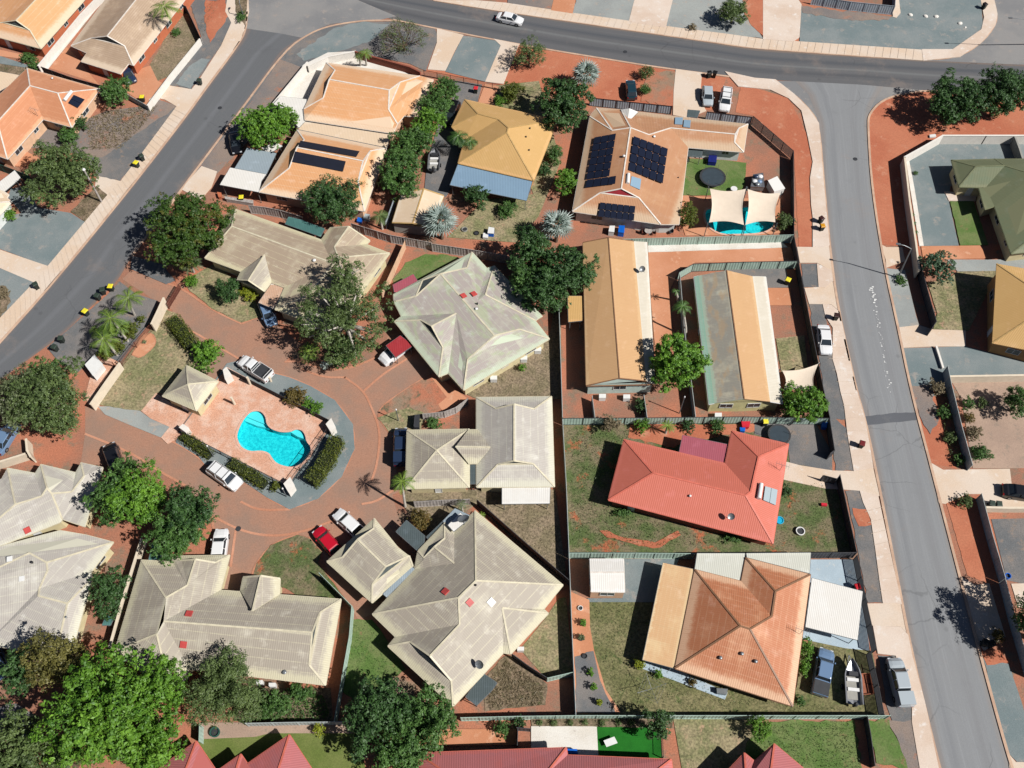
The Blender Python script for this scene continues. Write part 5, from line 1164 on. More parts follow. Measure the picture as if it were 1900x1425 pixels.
house('h11b', 'cream ribbed roof block beside the long boundary fence with white patio below', F,
      dict(nw=(884, 737, 2.6), ne=(1023.7, 735.5, 2.6), se=(1029, 902.6, 2.6), sw=(884, 904, 2.6), gnl=(919.7, 758, 4.0), gnr=(990.8, 759, 4.0), rn=(954, 750, 5.0), gsl=(923.7, 861.8, 4.0), gsr=(989.5, 860.5, 4.0), rs=(954, 855, 5.0)),
      'nw ne gnr gnl,ne se gsr rs rn gnr,sw se gsr gsl,nw gnl rn rs gsl sw', 'nw ne se sw', 'r_cream2', 'w_cream', 'gnl gnr rn,gsl gsr rs', cap='cap_cream')
house('h11c', 'short cream link roof between the pyramid garage and the ribbed block', F,
      dict(a=(869, 797, 2.9), b=(886, 797, 2.9), c=(886, 860, 2.9), d=(869, 860, 2.9), r1=(845, 829, 4.0), r2=(910, 830, 4.0), m1=(881, 815, 2.95), m2=(881, 859, 2.95)),
      'r1 r2 b a,r1 d c r2', 'a d c b', 'r_cream', 'w_cream', flat=True, wins=False, name='link_block', cat='link building', ins=.1)
canopy('bright white patio roof south of the raised ridge cream house', F.l((931.6, 903), (1021, 902), (1019.7, 934), (931.6, 935)), 2.35, 's_white')
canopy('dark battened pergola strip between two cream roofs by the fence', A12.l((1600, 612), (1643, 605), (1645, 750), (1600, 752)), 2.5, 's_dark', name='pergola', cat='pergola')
b59, b74, b68, b85, b72 = B(590, 920), B(740, 920), B(680, 1060), B(850, 1050), B(720, 1180)
house('h12g', 'cream gablet roofed double garage above the red and white cars', b59,
      dict(N=(828, 330, 2.6), Wc=(130, 965, 2.6), S=(795, 1570, 2.6), E=(1395, 1035, 2.6), gl=(360, 905, 3.8), gr=(820, 480, 3.8), ap=(585, 640, 4.7), rs=(995, 1040, 4.7), gl2=(800, 1300, 3.8), gr2=(1340, 880, 3.8)),
      'Wc N gr gl,N E gr2 rs ap gr,E S gl2 gr2,S Wc gl ap rs gl2', 'N Wc S E', 'r_cream', 'w_cream', 'gl gr ap,gr2 gl2 rs', cap='cap_cream', name='garage', cat='garage')
canopy('narrow grey slatted awning between garage and main cream roof', b59.l((1370, 1035), (1425, 1080), (1010, 1490), (955, 1440)), 2.6, 's_grey', posts=False, name='link_awning', cat='awning')
house('h12', 'large cream roofed house with a dark gable vent and satellite dish near its southern tip', F,
      dict(N=(881.6, 947.4, 2.6), Ec=(1044.7, 1085.5, 2.6), i1=(1009, 1130, 2.6), e2=(1017.5, 1138, 2.6), m1=(948, 1213, 2.6), m0=(934, 1211, 2.6), S=(840.8, 1310.5, 2.6), Wc=(719.7, 1198.7, 2.6), i2=(734, 1181.6, 2.6), W2=(690.8, 1139.5, 2.6), i3=(769, 1056.5, 2.6),
           NW=(775.5, 1022, 2.6), gE=(825, 970, 2.6), iN=(843, 986, 2.6), v1=(842.5, 1045, 4.4), g1=(787, 1035, 3.6), g2=(825, 999, 3.6), ga=(806, 1015, 4.3), T=(883, 1077.5, 5.6), u=(851, 1109, 5.4), u2=(853, 1158.5, 5.0), wv=(848, 1160, 4.8),
           gw1=(761, 1191, 3.8), ap=(798, 1217, 4.9), gs=(837.5, 1263, 3.9), vE=(932, 1128, 4.4), pE=(979, 1170, 4.2)),
      'iN N T u W2 i3 v1,NW g1 ga v1 i3,NW gE g2 g1,gE iN v1 ga g2,N Ec T,W2 u u2 i2,i2 u2 ap gw1 Wc,Wc gw1 gs S,T Ec i1 vE m0 S gs ap u2 u,i1 e2 vE,vE e2 m1,vE m1 m0',
      'iN gE NW i3 W2 i2 Wc S m0 m1 e2 i1 Ec N', 'r_cream', 'w_cream', 'g1 g2 ga,gw1 ap gs', cap='cap_cream')
skylight('h12', 0, b68(1160, 300), .72); skylight('h12', 8, b68(1515, 460), .72); skylight('h12', 8, b85(485, 535), .8, 'white'); vent('h12', 8, b85(258, 290), .12, .3, 'black')
dish('h12', 8, b72(1355, 440), 215, .5)
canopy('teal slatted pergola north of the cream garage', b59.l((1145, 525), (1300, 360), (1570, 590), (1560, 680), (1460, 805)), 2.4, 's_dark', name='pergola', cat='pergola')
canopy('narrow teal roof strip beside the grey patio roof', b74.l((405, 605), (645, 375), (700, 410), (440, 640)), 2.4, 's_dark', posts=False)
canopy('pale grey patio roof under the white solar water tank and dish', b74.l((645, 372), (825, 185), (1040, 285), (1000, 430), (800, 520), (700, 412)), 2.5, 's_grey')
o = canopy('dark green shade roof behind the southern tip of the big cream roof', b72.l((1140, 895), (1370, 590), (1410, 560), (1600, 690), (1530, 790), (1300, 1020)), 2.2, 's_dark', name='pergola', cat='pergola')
b200 = B(200, 1000)
house('h13', 'T shaped cream roofed house with two red skylights beside the lawn circle', F,
      dict(a=(262.5, 1039, 2.6), b=(319, 1041.7, 2.6), n1=(321, 1031.6, 2.6), ne=(426, 1030, 2.6), inn=(409, 1095, 2.6), NE=(632.9, 1111.8, 2.6), SE=(604, 1271, 2.6), q=(352, 1241, 2.6), se1=(318, 1290, 2.6), sw=(213, 1208, 2.6),
           ap=(363, 1038, 4.3), gl=(337, 1040, 3.6), gr=(399.6, 1044, 3.6), m=(347.8, 1086, 4.3), k=(308, 1109, 5.2), r2=(291, 1176.3, 5.2), p=(303.6, 1152.8, 4.9), pr=(579, 1173.7, 4.9), gu=(593.4, 1137, 3.9), gd=(574, 1234, 3.9)),
      'a b m k,n1 gl ap m b,n1 ne gr gl,ne inn p k m ap gr,a k r2 sw,sw se1 r2,se1 q p r2,inn NE gu pr p,NE SE gd gu,SE q p pr gd', 'a b n1 ne inn NE SE q se1 sw', 'r_cream', 'w_cream', 'gl gr ap,gu gd pr', cap='cap_cream')
skylight('h13', 7, b200(1195, 1100), .72); skylight('h13', 9, A03(1295, 555), .72); vent('h13', 9, A13(295, 750), .25, .15, 'steel')
porch('p13', 'small gabled porch facing the lawn circle', dict(pk=(468.4, 1134, 4.3), il=(446, 1096, 2.65), l=(451, 1071, 2.65), pf=(484, 1068.4, 3.8), r=(519.7, 1073.7, 2.65), ir=(518.4, 1102.6, 2.65)), 'pk il l pf,pk pf r ir', 'il l r ir', 'l pf r')
b084, b098 = B(0, 840), B(0, 980)
house('h14', 'cream roofed house with three stepped gables at the left edge', b084,
      dict(a0=(-700, 640, 2.6), w0=(20, 385, 2.6), n1=(112, 225, 2.6), v1=(515, 300, 2.6), n2=(600, 170, 2.6), v3=(1110, 290, 2.6), n3=(1190, 145, 2.6), e3=(1510, 215, 2.6), ee=(1245, 1085, 2.6), inn=(915, 975, 2.6), s1=(885, 1020, 2.6), s2=(110, 1325, 2.6), s3=(-500, 1560, 2.6),
           p=(225, 760, 4.9), p2=(-350, 1250, 5.0), v2=(610, 640, 4.4), q=(690, 520, 4.6), r=(760, 600, 4.8), x=(1055, 575, 4.0), y=(1235, 340, 3.6)),
      'a0 w0 n1 p p2,n1 v1 v2 p,v1 n2 q v2,n2 v3 x r q,v3 n3 y x,n3 e3 ee inn r x y,s1 s2 s3 p2 p v2 q r inn', 'a0 w0 n1 v1 n2 v3 n3 e3 ee inn s1 s2 s3', 'r_cream2', 'w_cream', cap='cap_cream')
skylight('h14', 6, b084(405, 1140), .72)
house('h14b', 'sprawling pale cream roof house at lower left with white roof vents', b098,
      dict(a=(-800, 520, 2.6), n=(70, 245, 2.6), n1=(880, 32, 2.6), n2=(1270, 100, 2.6), e=(1665, 205, 2.6), i1=(1340, 640, 2.6), e4=(1345, 750, 2.6), SE=(1020, 1950, 2.6), S=(-200, 1700, 2.6), SW=(-900, 1800, 2.6), k=(685, 505, 4.9), kk=(430, 365, 4.7), kl=(-700, 900, 4.7),
           k2=(700, 620, 4.9), j=(580, 885, 4.3), g0=(565, 995, 4.6), g=(990, 1105, 4.6), gs=(860, 1700, 4.6)),
      'a n n1 n2 e k kk kl,e i1 j k2 k,j i1 e4 g g0,e4 SE gs g,kl kk k k2 j g0 S SW,g0 g gs SE S', 'a n n1 n2 e i1 e4 SE S SW', 'r_cream2', 'w_cream', cap='cap_cream')
for p in ((145, 455), (325, 745)): skylight('h14b', 4, b098(*p), .6, 'white')
vent('h14b', 4, b098(478, 510), .15, .35, 'black'); vent('h14b', 5, b098(975, 1310), .12, .2, 'steel')
k15 = K(1120, 780, 1900/360)
HV = lambda **k_: k_
house('h15', 'coral red hip roofed house in a weedy fenced yard', k15,
      dict(nw=(200, 185, 2.5), sw=(45, 780, 2.5), se=(1660, 1205, 2.5), ne=(1812, 230, 2.5), n1=(1255, 100, 2.5), inn=(1190, 420, 2.5), r1=(485, 515, 4.9), r2=(1390, 735, 4.9), t=(1518, 355, 4.5), u=(1440, 700, 4.5)),
      'nw r1 sw,sw r1 r2 se,se r2 u t ne,ne t n1,n1 t u inn,inn u r2 r1 nw', 'nw sw se ne n1 inn', 'r_red', 'w_redbrick', cap='cap_red')
canopy('plum coloured ribbed patio roof on the coral red house', k15.l((775, 145), (1212, 235), (1192, 418), (740, 312)), 2.3, 's_plum')
heater('h15', 2, [k15(1543, 620), k15(1520, 765)], [k15(1578, 645), k15(1702, 682), k15(1682, 832), k15(1560, 780)], 's_grey', 2)
dish('h15', 1, k15(1235, 965), 200); vent('h15', 1, k15(845, 745), .15, .3, 'white'); aerial('h15', 2, k15(1725, 490))
k16 = K(1180, 1010, 1900/360)
house('h16', 'rust brown hip roofed house with apricot verandah along its west side', k16,
      dict(nw=(575, 245, 2.6), sw=(380, 1215, 2.6), se=(1536, 1586, 2.6), ne=(1710, 295, 2.6), n1=(1075, 130, 2.6), inn=(1030, 360, 2.6), r1=(1022, 800, 5.4), r2=(1118, 830, 5.4), t=(1368, 460, 4.6), u=(1330, 705, 4.6)),
      'nw r1 sw,sw r1 r2 se,se r2 u t ne,ne t n1,n1 t u inn,inn u r2 r1 nw', 'nw sw se ne n1 inn', 'r_brown', 'w_peach', cap='cap_brown')
for p in ((825, 1115), (1035, 1075), (1170, 1150)): vent('h16', 1, k16(*p), .2, .3, 'steel')
aerial('h16', 2, k16(1600, 880))
canopy('apricot verandah roof with rust streaks along the rust brown roof', k16.l((265, 180), (562, 243), (374, 1213), (65, 1130)), 2.4, 'r_orange', zs=(2.2, 2.5, 2.5, 2.2), name='verandah_roof', cat='verandah roof')
canopy('left of two ribbed cream patio sheets against the back fence', k16.l((600, 88), (1068, 88), (1028, 355), (577, 243)), 2.45, 's_rib')
canopy('right of two ribbed cream patio sheets against the back fence', k16.l((1082, 88), (1712, 82), (1700, 283), (1088, 128)), 2.45, 's_rib')
canopy('large plain white carport roof beside the rust brown house', A33.l((405, 85), (762, 180), (726, 522), (360, 430)), 2.6, 's_white', name='carport', cat='carport')
k17 = B(1060, 580)
house('h17', 'long narrow sand coloured gable roof with pale mint end wall', F,
      dict(nw=(1081.6, 450, 2.7), rn=(1129, 440.8, 3.9), ne=(1176, 447.5, 2.95), ne2=(1201, 449, 2.65), se2=(1216, 713, 2.65), se=(1199, 707, 2.95), rs=(1149.5, 702, 3.9), sw=(1087.5, 715.8, 2.7)),
      'nw rn rs sw,rn ne se rs', 'nw sw se2 ne2', 'r_long', 'w_mint', 'sw rs se,nw rn ne', gm='w_mint', cap='cap_brown', flat=True, cw=.14, ins=.35)
dish('h17', 1, (1190, 506), 180); 
canopy('mustard lean to roof on the west side of the long sand coloured roof', A21.l((583, 757), (692, 757), (685, 930), (588, 940)), 2.4, 'r_mustard')
k18, k19 = B(1260, 490), B(1260, 640)
house('h18', 'long gable roof half stained grey moss with pale yellow end wall', F,
      dict(nw=(1287.8, 513.4, 2.65), nm=(1296, 511.5, 2.8), rn=(1348.4, 501.4, 3.9), ne=(1396.4, 512.7, 2.95), ne2=(1421, 513.4, 2.65), se2=(1452, 748.6, 2.65), se=(1429, 744.8, 2.95), rs=(1381, 740, 3.9), sm=(1325.7, 748, 2.8), sw=(1315.6, 749.9, 2.65)),
      'nm rn rs sm', 'nw sw sm rs se se2 ne2 ne rn nm', 'r_dirty', 'w_yellow', 'sm rs se,nm rn ne', gm='w_yellow', cap=None, flat=True, ins=.35)
h18 = HOUSES['h18']; PP = h18['P']
roofmesh('verandah_roof', [[PP['nw'], PP['nm'], PP['sm'], PP['sw']]], M['r_greenstrip'], h18['root'], h18['org'])
roofmesh('roof', [[PP['rn'], PP['ne'], PP['se'], PP['rs']]], M['r_long'], h18['root'], h18['org'])
roofmesh('verandah_roof', [[PP['ne'], PP['ne2'], PP['se2'], PP['se']]], M['s_strip'], h18['root'], h18['org'])
mb = MB(); mb.bar(PP['rn'], PP['rs'], .14, .05); mb.build('ridge_capping', M['cap_brown'], h18['roof'], h18['org'])
h17 = HOUSES['h17']; PP = h17['P']
roofmesh('verandah_roof', [[PP['ne'], PP['ne2'], PP['se2'], PP['se']]], M['s_strip'], h17['root'], h17['org'])
k20 = K(1640, 220, 1900/260)
house('h19', 'sage green roofed house behind the pale rendered corner wall', k20,
      dict(w0=(915, 560, 2.6), n=(1500, 545, 2.6), nE=(2900, 540, 2.6), sE=(2900, 1700, 2.6), sS=(1725, 1835, 2.6), c=(1500, 1190, 2.6), d=(1370, 1230, 2.6), e=(1290, 945, 2.6), e1=(1380, 935, 2.6), w1=(1020, 925, 2.6), r=(1250, 650, 4.0), r3=(1640, 640, 4.3), R1=(2050, 760, 5.4), R2=(2350, 1350, 5.4)),
      'w0 n r3 r,w0 r w1,w1 r r3 e1,e1 e d c sS R2 R1 r3,n nE R1 r3,sS sE R2,nE sE R2 R1', 'w0 w1 e1 e d c sS sE nE n', 'r_forest', 'w_cream', cap='cap_green')
house('h20', 'tall mustard hip roofed house at the right edge beside a square lawn', F,
      dict(nw=(1849, 489, 3.3), sw=(1841, 636.8, 3.3), se=(2110, 690, 3.3), ne=(2110, 535, 3.3), r1=(1956.5, 562, 5.6), r2=(2030, 600, 5.6)),
      'nw r1 sw,sw r1 r2 se,se r2 ne,ne r2 r1 nw', 'nw sw se ne', 'r_mustard', 'w_mustard', cap='cap_tan')
house('h21', 'pink roofed house with three gables at the bottom left', F,
      dict(a0=(190, 1500, 2.6), b=(364.5, 1375, 2.6), c=(402, 1431, 2.6), d=(447, 1399, 2.6), e=(459, 1417, 2.6), f=(537, 1363, 2.6), g=(620, 1490, 2.6), s=(560, 1640, 2.6), s0=(300, 1640, 2.6), rb=(325, 1480, 4.7), rf=(500, 1480, 4.7), rd=(425, 1470, 3.9)),
      'a0 b rb s0,b c rd rb,c d rd,d e rf rd,e f rf,f g s rf,s s0 rb rd rf', 'a0 b c d e f g s s0', 'r_pink', 'w_redbrick', cap='cap_red', flat=True)
house('h22', 'wide pink roofed house along the bottom edge below the white patio', F,
      dict(a=(775, 1397, 2.6), b=(1051, 1387, 2.6), c=(1053, 1401, 2.6), d=(1246, 1409, 2.6), e=(1262, 1560, 2.6), f=(765, 1580, 2.6), r1=(850, 1450, 4.6), r2=(1010, 1440, 4.6), r3=(1190, 1452, 4.4)),
      'a b r2 r1,b c d r3 r2,d e r3,e f r1 r2 r3,f a r1', 'a b c d e f', 'r_pink', 'w_redbrick', cap='cap_red', flat=True)
house('h23', 'pink gabled roof at the bottom edge right of the green lawn', F,
      dict(a=(1320, 1462, 2.6), b=(1381.5, 1397, 2.6), c=(1400, 1412, 2.6), n=(1437, 1380, 2.6), d=(1520, 1450, 2.6), e=(1500, 1600, 2.6), f=(1320, 1600, 2.6), r0=(1385, 1450, 3.8), r=(1425, 1470, 4.6)),
      'a b r0,b c r0,c n r r0,n d e r,e f r,f a r0 r', 'a b c n d e f', 'r_pink', 'w_redbrick', cap='cap_red', flat=True)
house('gz', 'cream pyramid roofed pavilion beside the pool deck', PK,
      dict(N=(365, 300, 2.5), E=(832, 535, 2.5), S=(512, 965, 2.5), Wc=(8, 750, 2.5), ap=(388, 578, 4.2)),
      'N E ap,E S ap,S Wc ap,Wc N ap', 'N Wc S E', 'r_cream', 'w_cream', cap='cap_cream', flat=True, name='pavilion', cat='pavilion', win_step=6, ins=.35)
# sheds and carports
house('sh1', 'white metal garden shed with two small windows by the long fence', F,
      dict(a=(1094, 1037, 2.4), b=(1157, 1037, 2.4), c=(1159.3, 1098.7, 2.4), d=(1096.5, 1097.4, 2.4), r1=(1094.8, 1062, 2.75), r2=(1158, 1062, 2.75)),
      'a b r2 r1,r1 r2 c d', 'a d c b', 's_white', 'w_peach', flat=True, name='shed', cat='shed', ins=.05, cap='cap_white', win_step=2.2, doors=False)
house('sh2', 'peach and white gabled shed under the silver fan palm', A11,
      dict(a=(1118, 35, 2.3), rn=(1278, 2, 3.0), b=(1420, 50, 2.3), c=(1330, 270, 2.3), rs=(1200, 245, 3.0), d=(1055, 240, 2.3)),
      'a rn rs d,rn b c rs', 'a d c b', 's_peach', 'w_grey', 'd rs c,a rn b', gm='dark', flat=True, name='shed', cat='shed', ins=.15, cap='cap_tan', wins=False)
b3 = B(380, 240)
canopy('bright white carport roof beside the black pool mats', b3.l((372, 562), (900, 660), (830, 760), (790, 920), (222, 812)), 2.7, 's_white', name='carport', cat='carport')
canopy('grey blue carport roof under the bright green tree', b3.l((622, 275), (1050, 352), (905, 655), (440, 570)), 2.5, 's_grey', name='carport', cat='carport')
canopy('white garden roof against the street wall left of the big peach roof', B(400, 90).l((955, 700), (1335, 745), (1310, 1130), (1220, 1160), (1000, 900), (850, 815)), 2.3, 's_white')
canopy('small white angled sheet roof by the bright green tree', b3.l((835, 270), (1050, 190), (1140, 245), (940, 355)), 2.2, 's_white', posts=True, name='awning', cat='awning')
canopy('cream patio roof left of the salmon tiled house', b03.l((-250, 30), (0, 100), (280, 152), (130, 310), (0, 385), (-250, 560)), 2.4, 's_peach')
canopy('white slatted pergola at the left edge by the teal fence', B(0, 280).l((-150, 560), (215, 285), (300, 390), (255, 440), (60, 600), (-150, 760)), 2.2, 's_white', name='pergola', cat='pergola')
canopy('teal garden shade roof behind the long cream roof', b380.l((1230, 255), (1420, 300), (1760, 430), (1700, 545), (1180, 360)), 2.2, 's_teal', name='garden_roof', cat='garden roof')
canopy('teal sheet roof under the dark trees west of the T shaped house', b200.l((665, 45), (785, 170), (785, 310), (600, 305)), 2.2, 's_teal', name='garden_roof', cat='garden roof')
canopy('small teal water tank lid beside the dark tree at lower left', B(0, 980).l((1560, 1280), (1680, 1300), (1620, 1425), (1500, 1425)), 1.8, 's_teal', name='garden_roof', cat='garden roof')
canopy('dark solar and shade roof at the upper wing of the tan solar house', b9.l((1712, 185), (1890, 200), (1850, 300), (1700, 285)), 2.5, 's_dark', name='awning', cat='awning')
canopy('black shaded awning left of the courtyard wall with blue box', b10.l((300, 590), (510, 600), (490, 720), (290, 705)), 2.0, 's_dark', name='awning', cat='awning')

# white panel and dish over the grey patio roof
canopy('white solar hot water panel standing above the grey patio roof', b74.l((722, 430), (905, 248), (1010, 355), (806, 522)), 3.3, 's_white', posts=True, name='solar_water_panel', cat='solar panel')
dp = W(*b74(960, 400), 3.2); rt = empty('satellite_dish', (dp.x, dp.y, 0), 0, 'large grey satellite dish beside the white solar hot water panel', 'satellite dish'); m = MB(); m.tube((0, 0, 0), (0, 0, 4.0), .05); m.build('mast', M['steel'], rt)
m = MB(); ax = Vector((-.2, .45, .8)).normalized(); m.lathe((0, 0, 4.05), [(.7*k/6, .25*(k/6)**2) for k in range(1, 7)]+[(.7*k/6, .25*(k/6)**2+.02) for k in range(6, 0, -1)], 24, M=ax.to_track_quat('Z', 'Y').to_matrix()); m.build('reflector', M['steel'], rt)
def joints(op, ip, n):
    a = resamp([W(x, y, .13) for x, y in op], n); b = resamp([W(x, y, .13) for x, y in ip], n); m = MB()
    for p, q in zip(a[1:-1], b[1:-1]): m.bar(p+Vector((0, 0, .03)), q+Vector((0, 0, .03)), .035, .008)
    tag(m.build('footpath_joints', M['joint']), kind='structure')
M['joint'] = plain('slab_joint_line', C(226, 206, 186), .95)  # slab joints, a little darker than the footpath concrete
joints([(329, 195), (263, 284), (223.7, 335.5), (200, 360.5), (158, 410.5), (89.5, 492), (63, 523.7), (0, 589.5)], [(352, 206), (290, 285), (242, 348), (225, 370), (180, 425), (110, 508), (82, 541), (0, 631)], 46)
joints([(881.6, 0), (1063, 23.7), (1250, 50), (1416, 72), (1710.5, 92)], [(875, 11), (1060, 38), (1245, 66), (1412, 90), (1708, 111)], 62)
joints([(1526, 583), (1530, 640), (1545, 690), (1559, 725), (1572, 800), (1588, 870)], [(1557, 583), (1570, 640), (1582, 690), (1590, 725), (1608, 800), (1624, 870)], 14)
joints([(1600, 930), (1623, 1018), (1631, 1080), (1632, 1118)], [(1634, 920), (1652, 1018), (1666, 1080), (1674, 1118)], 10)

# ================= POOLS =================
def pool(label, W_, depth, zt, steps=None, name='swimming_pool', cop=True):
    c = sum(W_, Vector())/len(W_); org = Vector((c.x, c.y, 0)); root = empty(name, org, 0, label, 'swimming pool'); m = MB(); n = len(W_)
    P = [Vector((p.x, p.y, zt)) for p in W_]; ar = sum(P[i].x*P[(i+1) % n].y-P[(i+1) % n].x*P[i].y for i in range(n))
    if ar < 0: P.reverse()
    for i in range(n): a, b = P[i], P[(i+1) % n]; m.face([b, a, (a.x, a.y, -depth), (b.x, b.y, -depth)])
    for t in tessellate_polygon([P]):
        a, b, d = (Vector((P[i].x, P[i].y, -depth)) for i in t)
        if (b-a).cross(d-a).z < 0: b, d = d, b
        m.face([a, b, d])
    m.build('pool_shell', M['pooltile'], root, org); m = MB(); zw = zt-.14
    for t in tessellate_polygon([P]):
        a, b, d = (Vector((P[i].x, P[i].y, zw)) for i in t)
        if (b-a).cross(d-a).z < 0: b, d = d, b
        m.face([a, b, d])
    m.build('water', M['water'], root, org); m = MB()
    for i in range(n): m.bar(P[i]+Vector((0, 0, -.02)), P[(i+1) % n]+Vector((0, 0, -.02)), .3, .05)
    m.build('coping', M['coping'], root, org)
    for k, (pts, z) in enumerate(steps or []):
        m = MB(); m.prism([W(x, y, z) for x, y in pts], -depth, z); m.build('pool_step', M['steptile'], root, org)
    return root
t = NT('pool_tiles'); p = t.pos(); t.col(t.mix(t.mr(t.noise(p, 2.6, 4, .8), .4, .6), (.015, .40, .44, 1), (.05, .58, .58, 1))); M['pooltile'] = t.m
t = NT('pool_step_tiles'); t.col((.22, .62, .62, 1)); M['steptile'] = t.m
t = NT('pool_water'); tr = t.n('ShaderNodeBsdfTransparent'); tr.inputs[0].default_value = (.50, .93, .97, 1); gl = t.n('ShaderNodeBsdfGlossy'); gl.inputs[1].default_value = .06
nb = t.n('ShaderNodeBump'); nb.inputs[0].default_value = .25; nb.inputs[1].default_value = .05; t.L(t.noise(t.pos(), 3.5, 3, .6), nb.inputs['Height']); t.L(nb.outputs[0], gl.inputs['Normal'])
mx = t.n('ShaderNodeMixShader'); mx.inputs[0].default_value = .03; t.L(tr.outputs[0], mx.inputs[1]); t.L(gl.outputs[0], mx.inputs[2]); t.L(mx.outputs[0], [n for n in t.t.nodes if n.type == 'OUTPUT_MATERIAL'][0].inputs[0]); M['water'] = t.m
M['coping'] = plain('pool_coping', C(240, 190, 166), .8, var=.1, vs=3)
pool('turquoise figure of eight swimming pool in the paved deck', pool_w, 1.1, .185,
     [([(455, 772), (467, 763), (484, 762), (495, 773), (497, 789), (476, 781)], -.25), ([(450, 779), (455, 772), (497, 789), (500, 795), (476, 790)], -.5),
      ([(538, 801), (549, 796), (561, 798), (568, 808), (569, 816), (552, 810)], -.2), ([(437, 818), (447, 822), (462, 838), (484, 839), (470, 840), (448, 833)], -.2), ([(505, 852), (512, 861), (534, 868), (545, 868), (520, 862)], -.2)])
pool('bright blue backyard pool shaded by two cream sails', pool2_w, 1.0, .13)
def sail(label, pts, zs, sag=.14):
    P = [W(x, y, z) for (x, y), z in zip(pts, zs)]; c = sum(P, Vector())/4; org = Vector((c.x, c.y, 0)); root = empty('shade_sail', org, 0, label, 'shade sail', 'cream sails over the backyard pool')
    n = 12; V = []; Fc = []; ctr = c
    for i in range(n+1):
        for j in range(n+1):
            u, v = i/n, j/n; q = P[0].lerp(P[1], u).lerp(P[3].lerp(P[2], u), v)
            eu, ev = 4*u*(1-u), 4*v*(1-v); k = sag*(eu*(1-ev)**2*abs(2*v-1)+ev*(1-eu)**2*abs(2*u-1)); q = q.lerp(ctr, k); q.z -= .25*eu*ev; V.append(tuple(q-org))
    for i in range(n):
        for j in range(n): a = i*(n+1)+j; Fc.append((a, a+1, a+n+2, a+n+1))
    me = bpy.data.meshes.new('sail_cloth'); me.from_pydata(V, [], Fc); me.materials.append(M['sailcloth']); o = bpy.data.objects.new('sail_cloth', me); link(o, root)
    md = o.modifiers.new('t', 'SOLIDIFY'); md.thickness = .02
    for p in P: m = MB(); dd = (p-c); dd.z = 0; dd.normalize(); q = p+dd*.35; m.tube((q.x, q.y, 0), (q.x, q.y, p.z+.15), .06); m.tube(p, (q.x, q.y, p.z+.05), .015); m.build('post', M['steel'], root, org)
M['sailcloth'] = plain('cream_shade_cloth', C(246, 228, 206), .9, var=.03)
sail('left of two cream shade sails over the backyard pool', [P2K(612, 158), P2K(1138, 162), P2K(1112, 692), P2K(598, 655)], (3.0, 3.3, 2.7, 2.9))
sail('right of two cream shade sails over the backyard pool', [P2K(1165, 163), P2K(1645, 222), P2K(1572, 652), P2K(1132, 690)], (3.3, 3.0, 2.7, 2.9))
sail('pale pink shade sail at the east side of the moss stained roof', [A31(195, 1283), A31(450, 1235), A31(425, 1440), A31(200, 1425)], (2.5, 2.6, 2.4, 2.4), .2)
def trampoline(label, x, y, r, h=.8):
    c = W(x, y, h); m = (W(x+1, y, h)-c).length*r; root = empty('trampoline', (c.x, c.y, 0), 0, label, 'trampoline', 'backyard trampolines'); q = MB()
    q.lathe((0, 0, h), [(m*.86, 0), (m*.86, .02)], 32); q.build('jumping_mat', M['trampmat'], root); q = MB(); N_ = 32
    for k in range(N_):
        a, b = 2*math.pi*k/N_, 2*math.pi*(k+1)/N_; q.face([(m*.85*math.cos(a), m*.85*math.sin(a), h+.02), (m*math.cos(a), m*math.sin(a), h+.03), (m*math.cos(b), m*math.sin(b), h+.03), (m*.85*math.cos(b), m*.85*math.sin(b), h+.02)])
        q.tube((m*math.cos(a), m*math.sin(a), h), (m*math.cos(b), m*math.sin(b), h), .03, n=5)
    q.build('frame_pad', M['dark'], root)
    for k in range(6): a = 2*math.pi*k/6; q = MB(); q.tube((m*math.cos(a), m*math.sin(a), 0), (m*math.cos(a), m*math.sin(a), h+1.0), .025); q.build('leg', M['steel'], root)
M['trampmat'] = plain('trampoline_mat', C(58, 72, 82), .8, var=.08)
trampoline('round dark trampoline on the lawn above the shade sails', 1322.5, 328, 24)
trampoline('round dark trampoline on grey gravel beside the coral red roof', 1446, 806, 21)
# ================= FENCES AND WALLS =================
fence('low white rendered garden wall along the diagonal street footpath', A00.l((1412, 268), (1190, 540), (1040, 740)), 1.3, 'wall_white', 'wall')
fence('dark sheet fence closing the upper end of the white walled garden', A00.l((1235, 5), (1310, 45), (1412, 262)), 1.6, 'f_dark')
fence('tall white wall between the orange brick house and the beige tiled house', B(0, 0).l((1500, -120), (1180, 210), (560, 960)), 1.5, 'wall_white', 'wall')
fence('grey sheet fence behind the salmon tiled house', A00.l((290, 470), (500, 545), (720, 605)), 1.7, 'f_dark')
fence('dark teal sheet fence at the left edge', A00.l((-150, 1110), (0, 1160), (200, 1235)), 1.7, 'f_teal')
fence('grey sheet fence beside the bushy tree at the end of the white wall', A00.l((870, 650), (1040, 745)), 1.2, 'f_grey')
fence('long white rendered street wall west of the peach roofed corner house', A10.l((455, 438), (330, 590), (215, 728)), 1.6, 'wall_white', 'wall')
fence('white rendered wall across the top of the peach roofed courtyard', A10.l((462, 462), (600, 398), (795, 360)), 1.5, 'wall_white', 'wall')
fence('brown rendered wall with dark cap beside the bare tree', A10.l((795, 362), (920, 398), (1180, 470), (1250, 505)), 1.5, 'w_redbrick', 'wall')
fence('black open tube gate across the driveways north of the mustard roof', F.l((786, 130), (860, 144), (940, 159)), 1.3, 'black', 'picket', name='metal_gate', cat='gate')
fence('dark picket fence beside the round olive bushes', F.l((940, 159), (1000, 172)), 1.3, 'black', 'picket')
fence('silver panel fence with black posts north of the solar panel roof', F.l((1095, 181), (1170, 189), (1247, 197)), 1.7, 'f_silver', postmat='black')
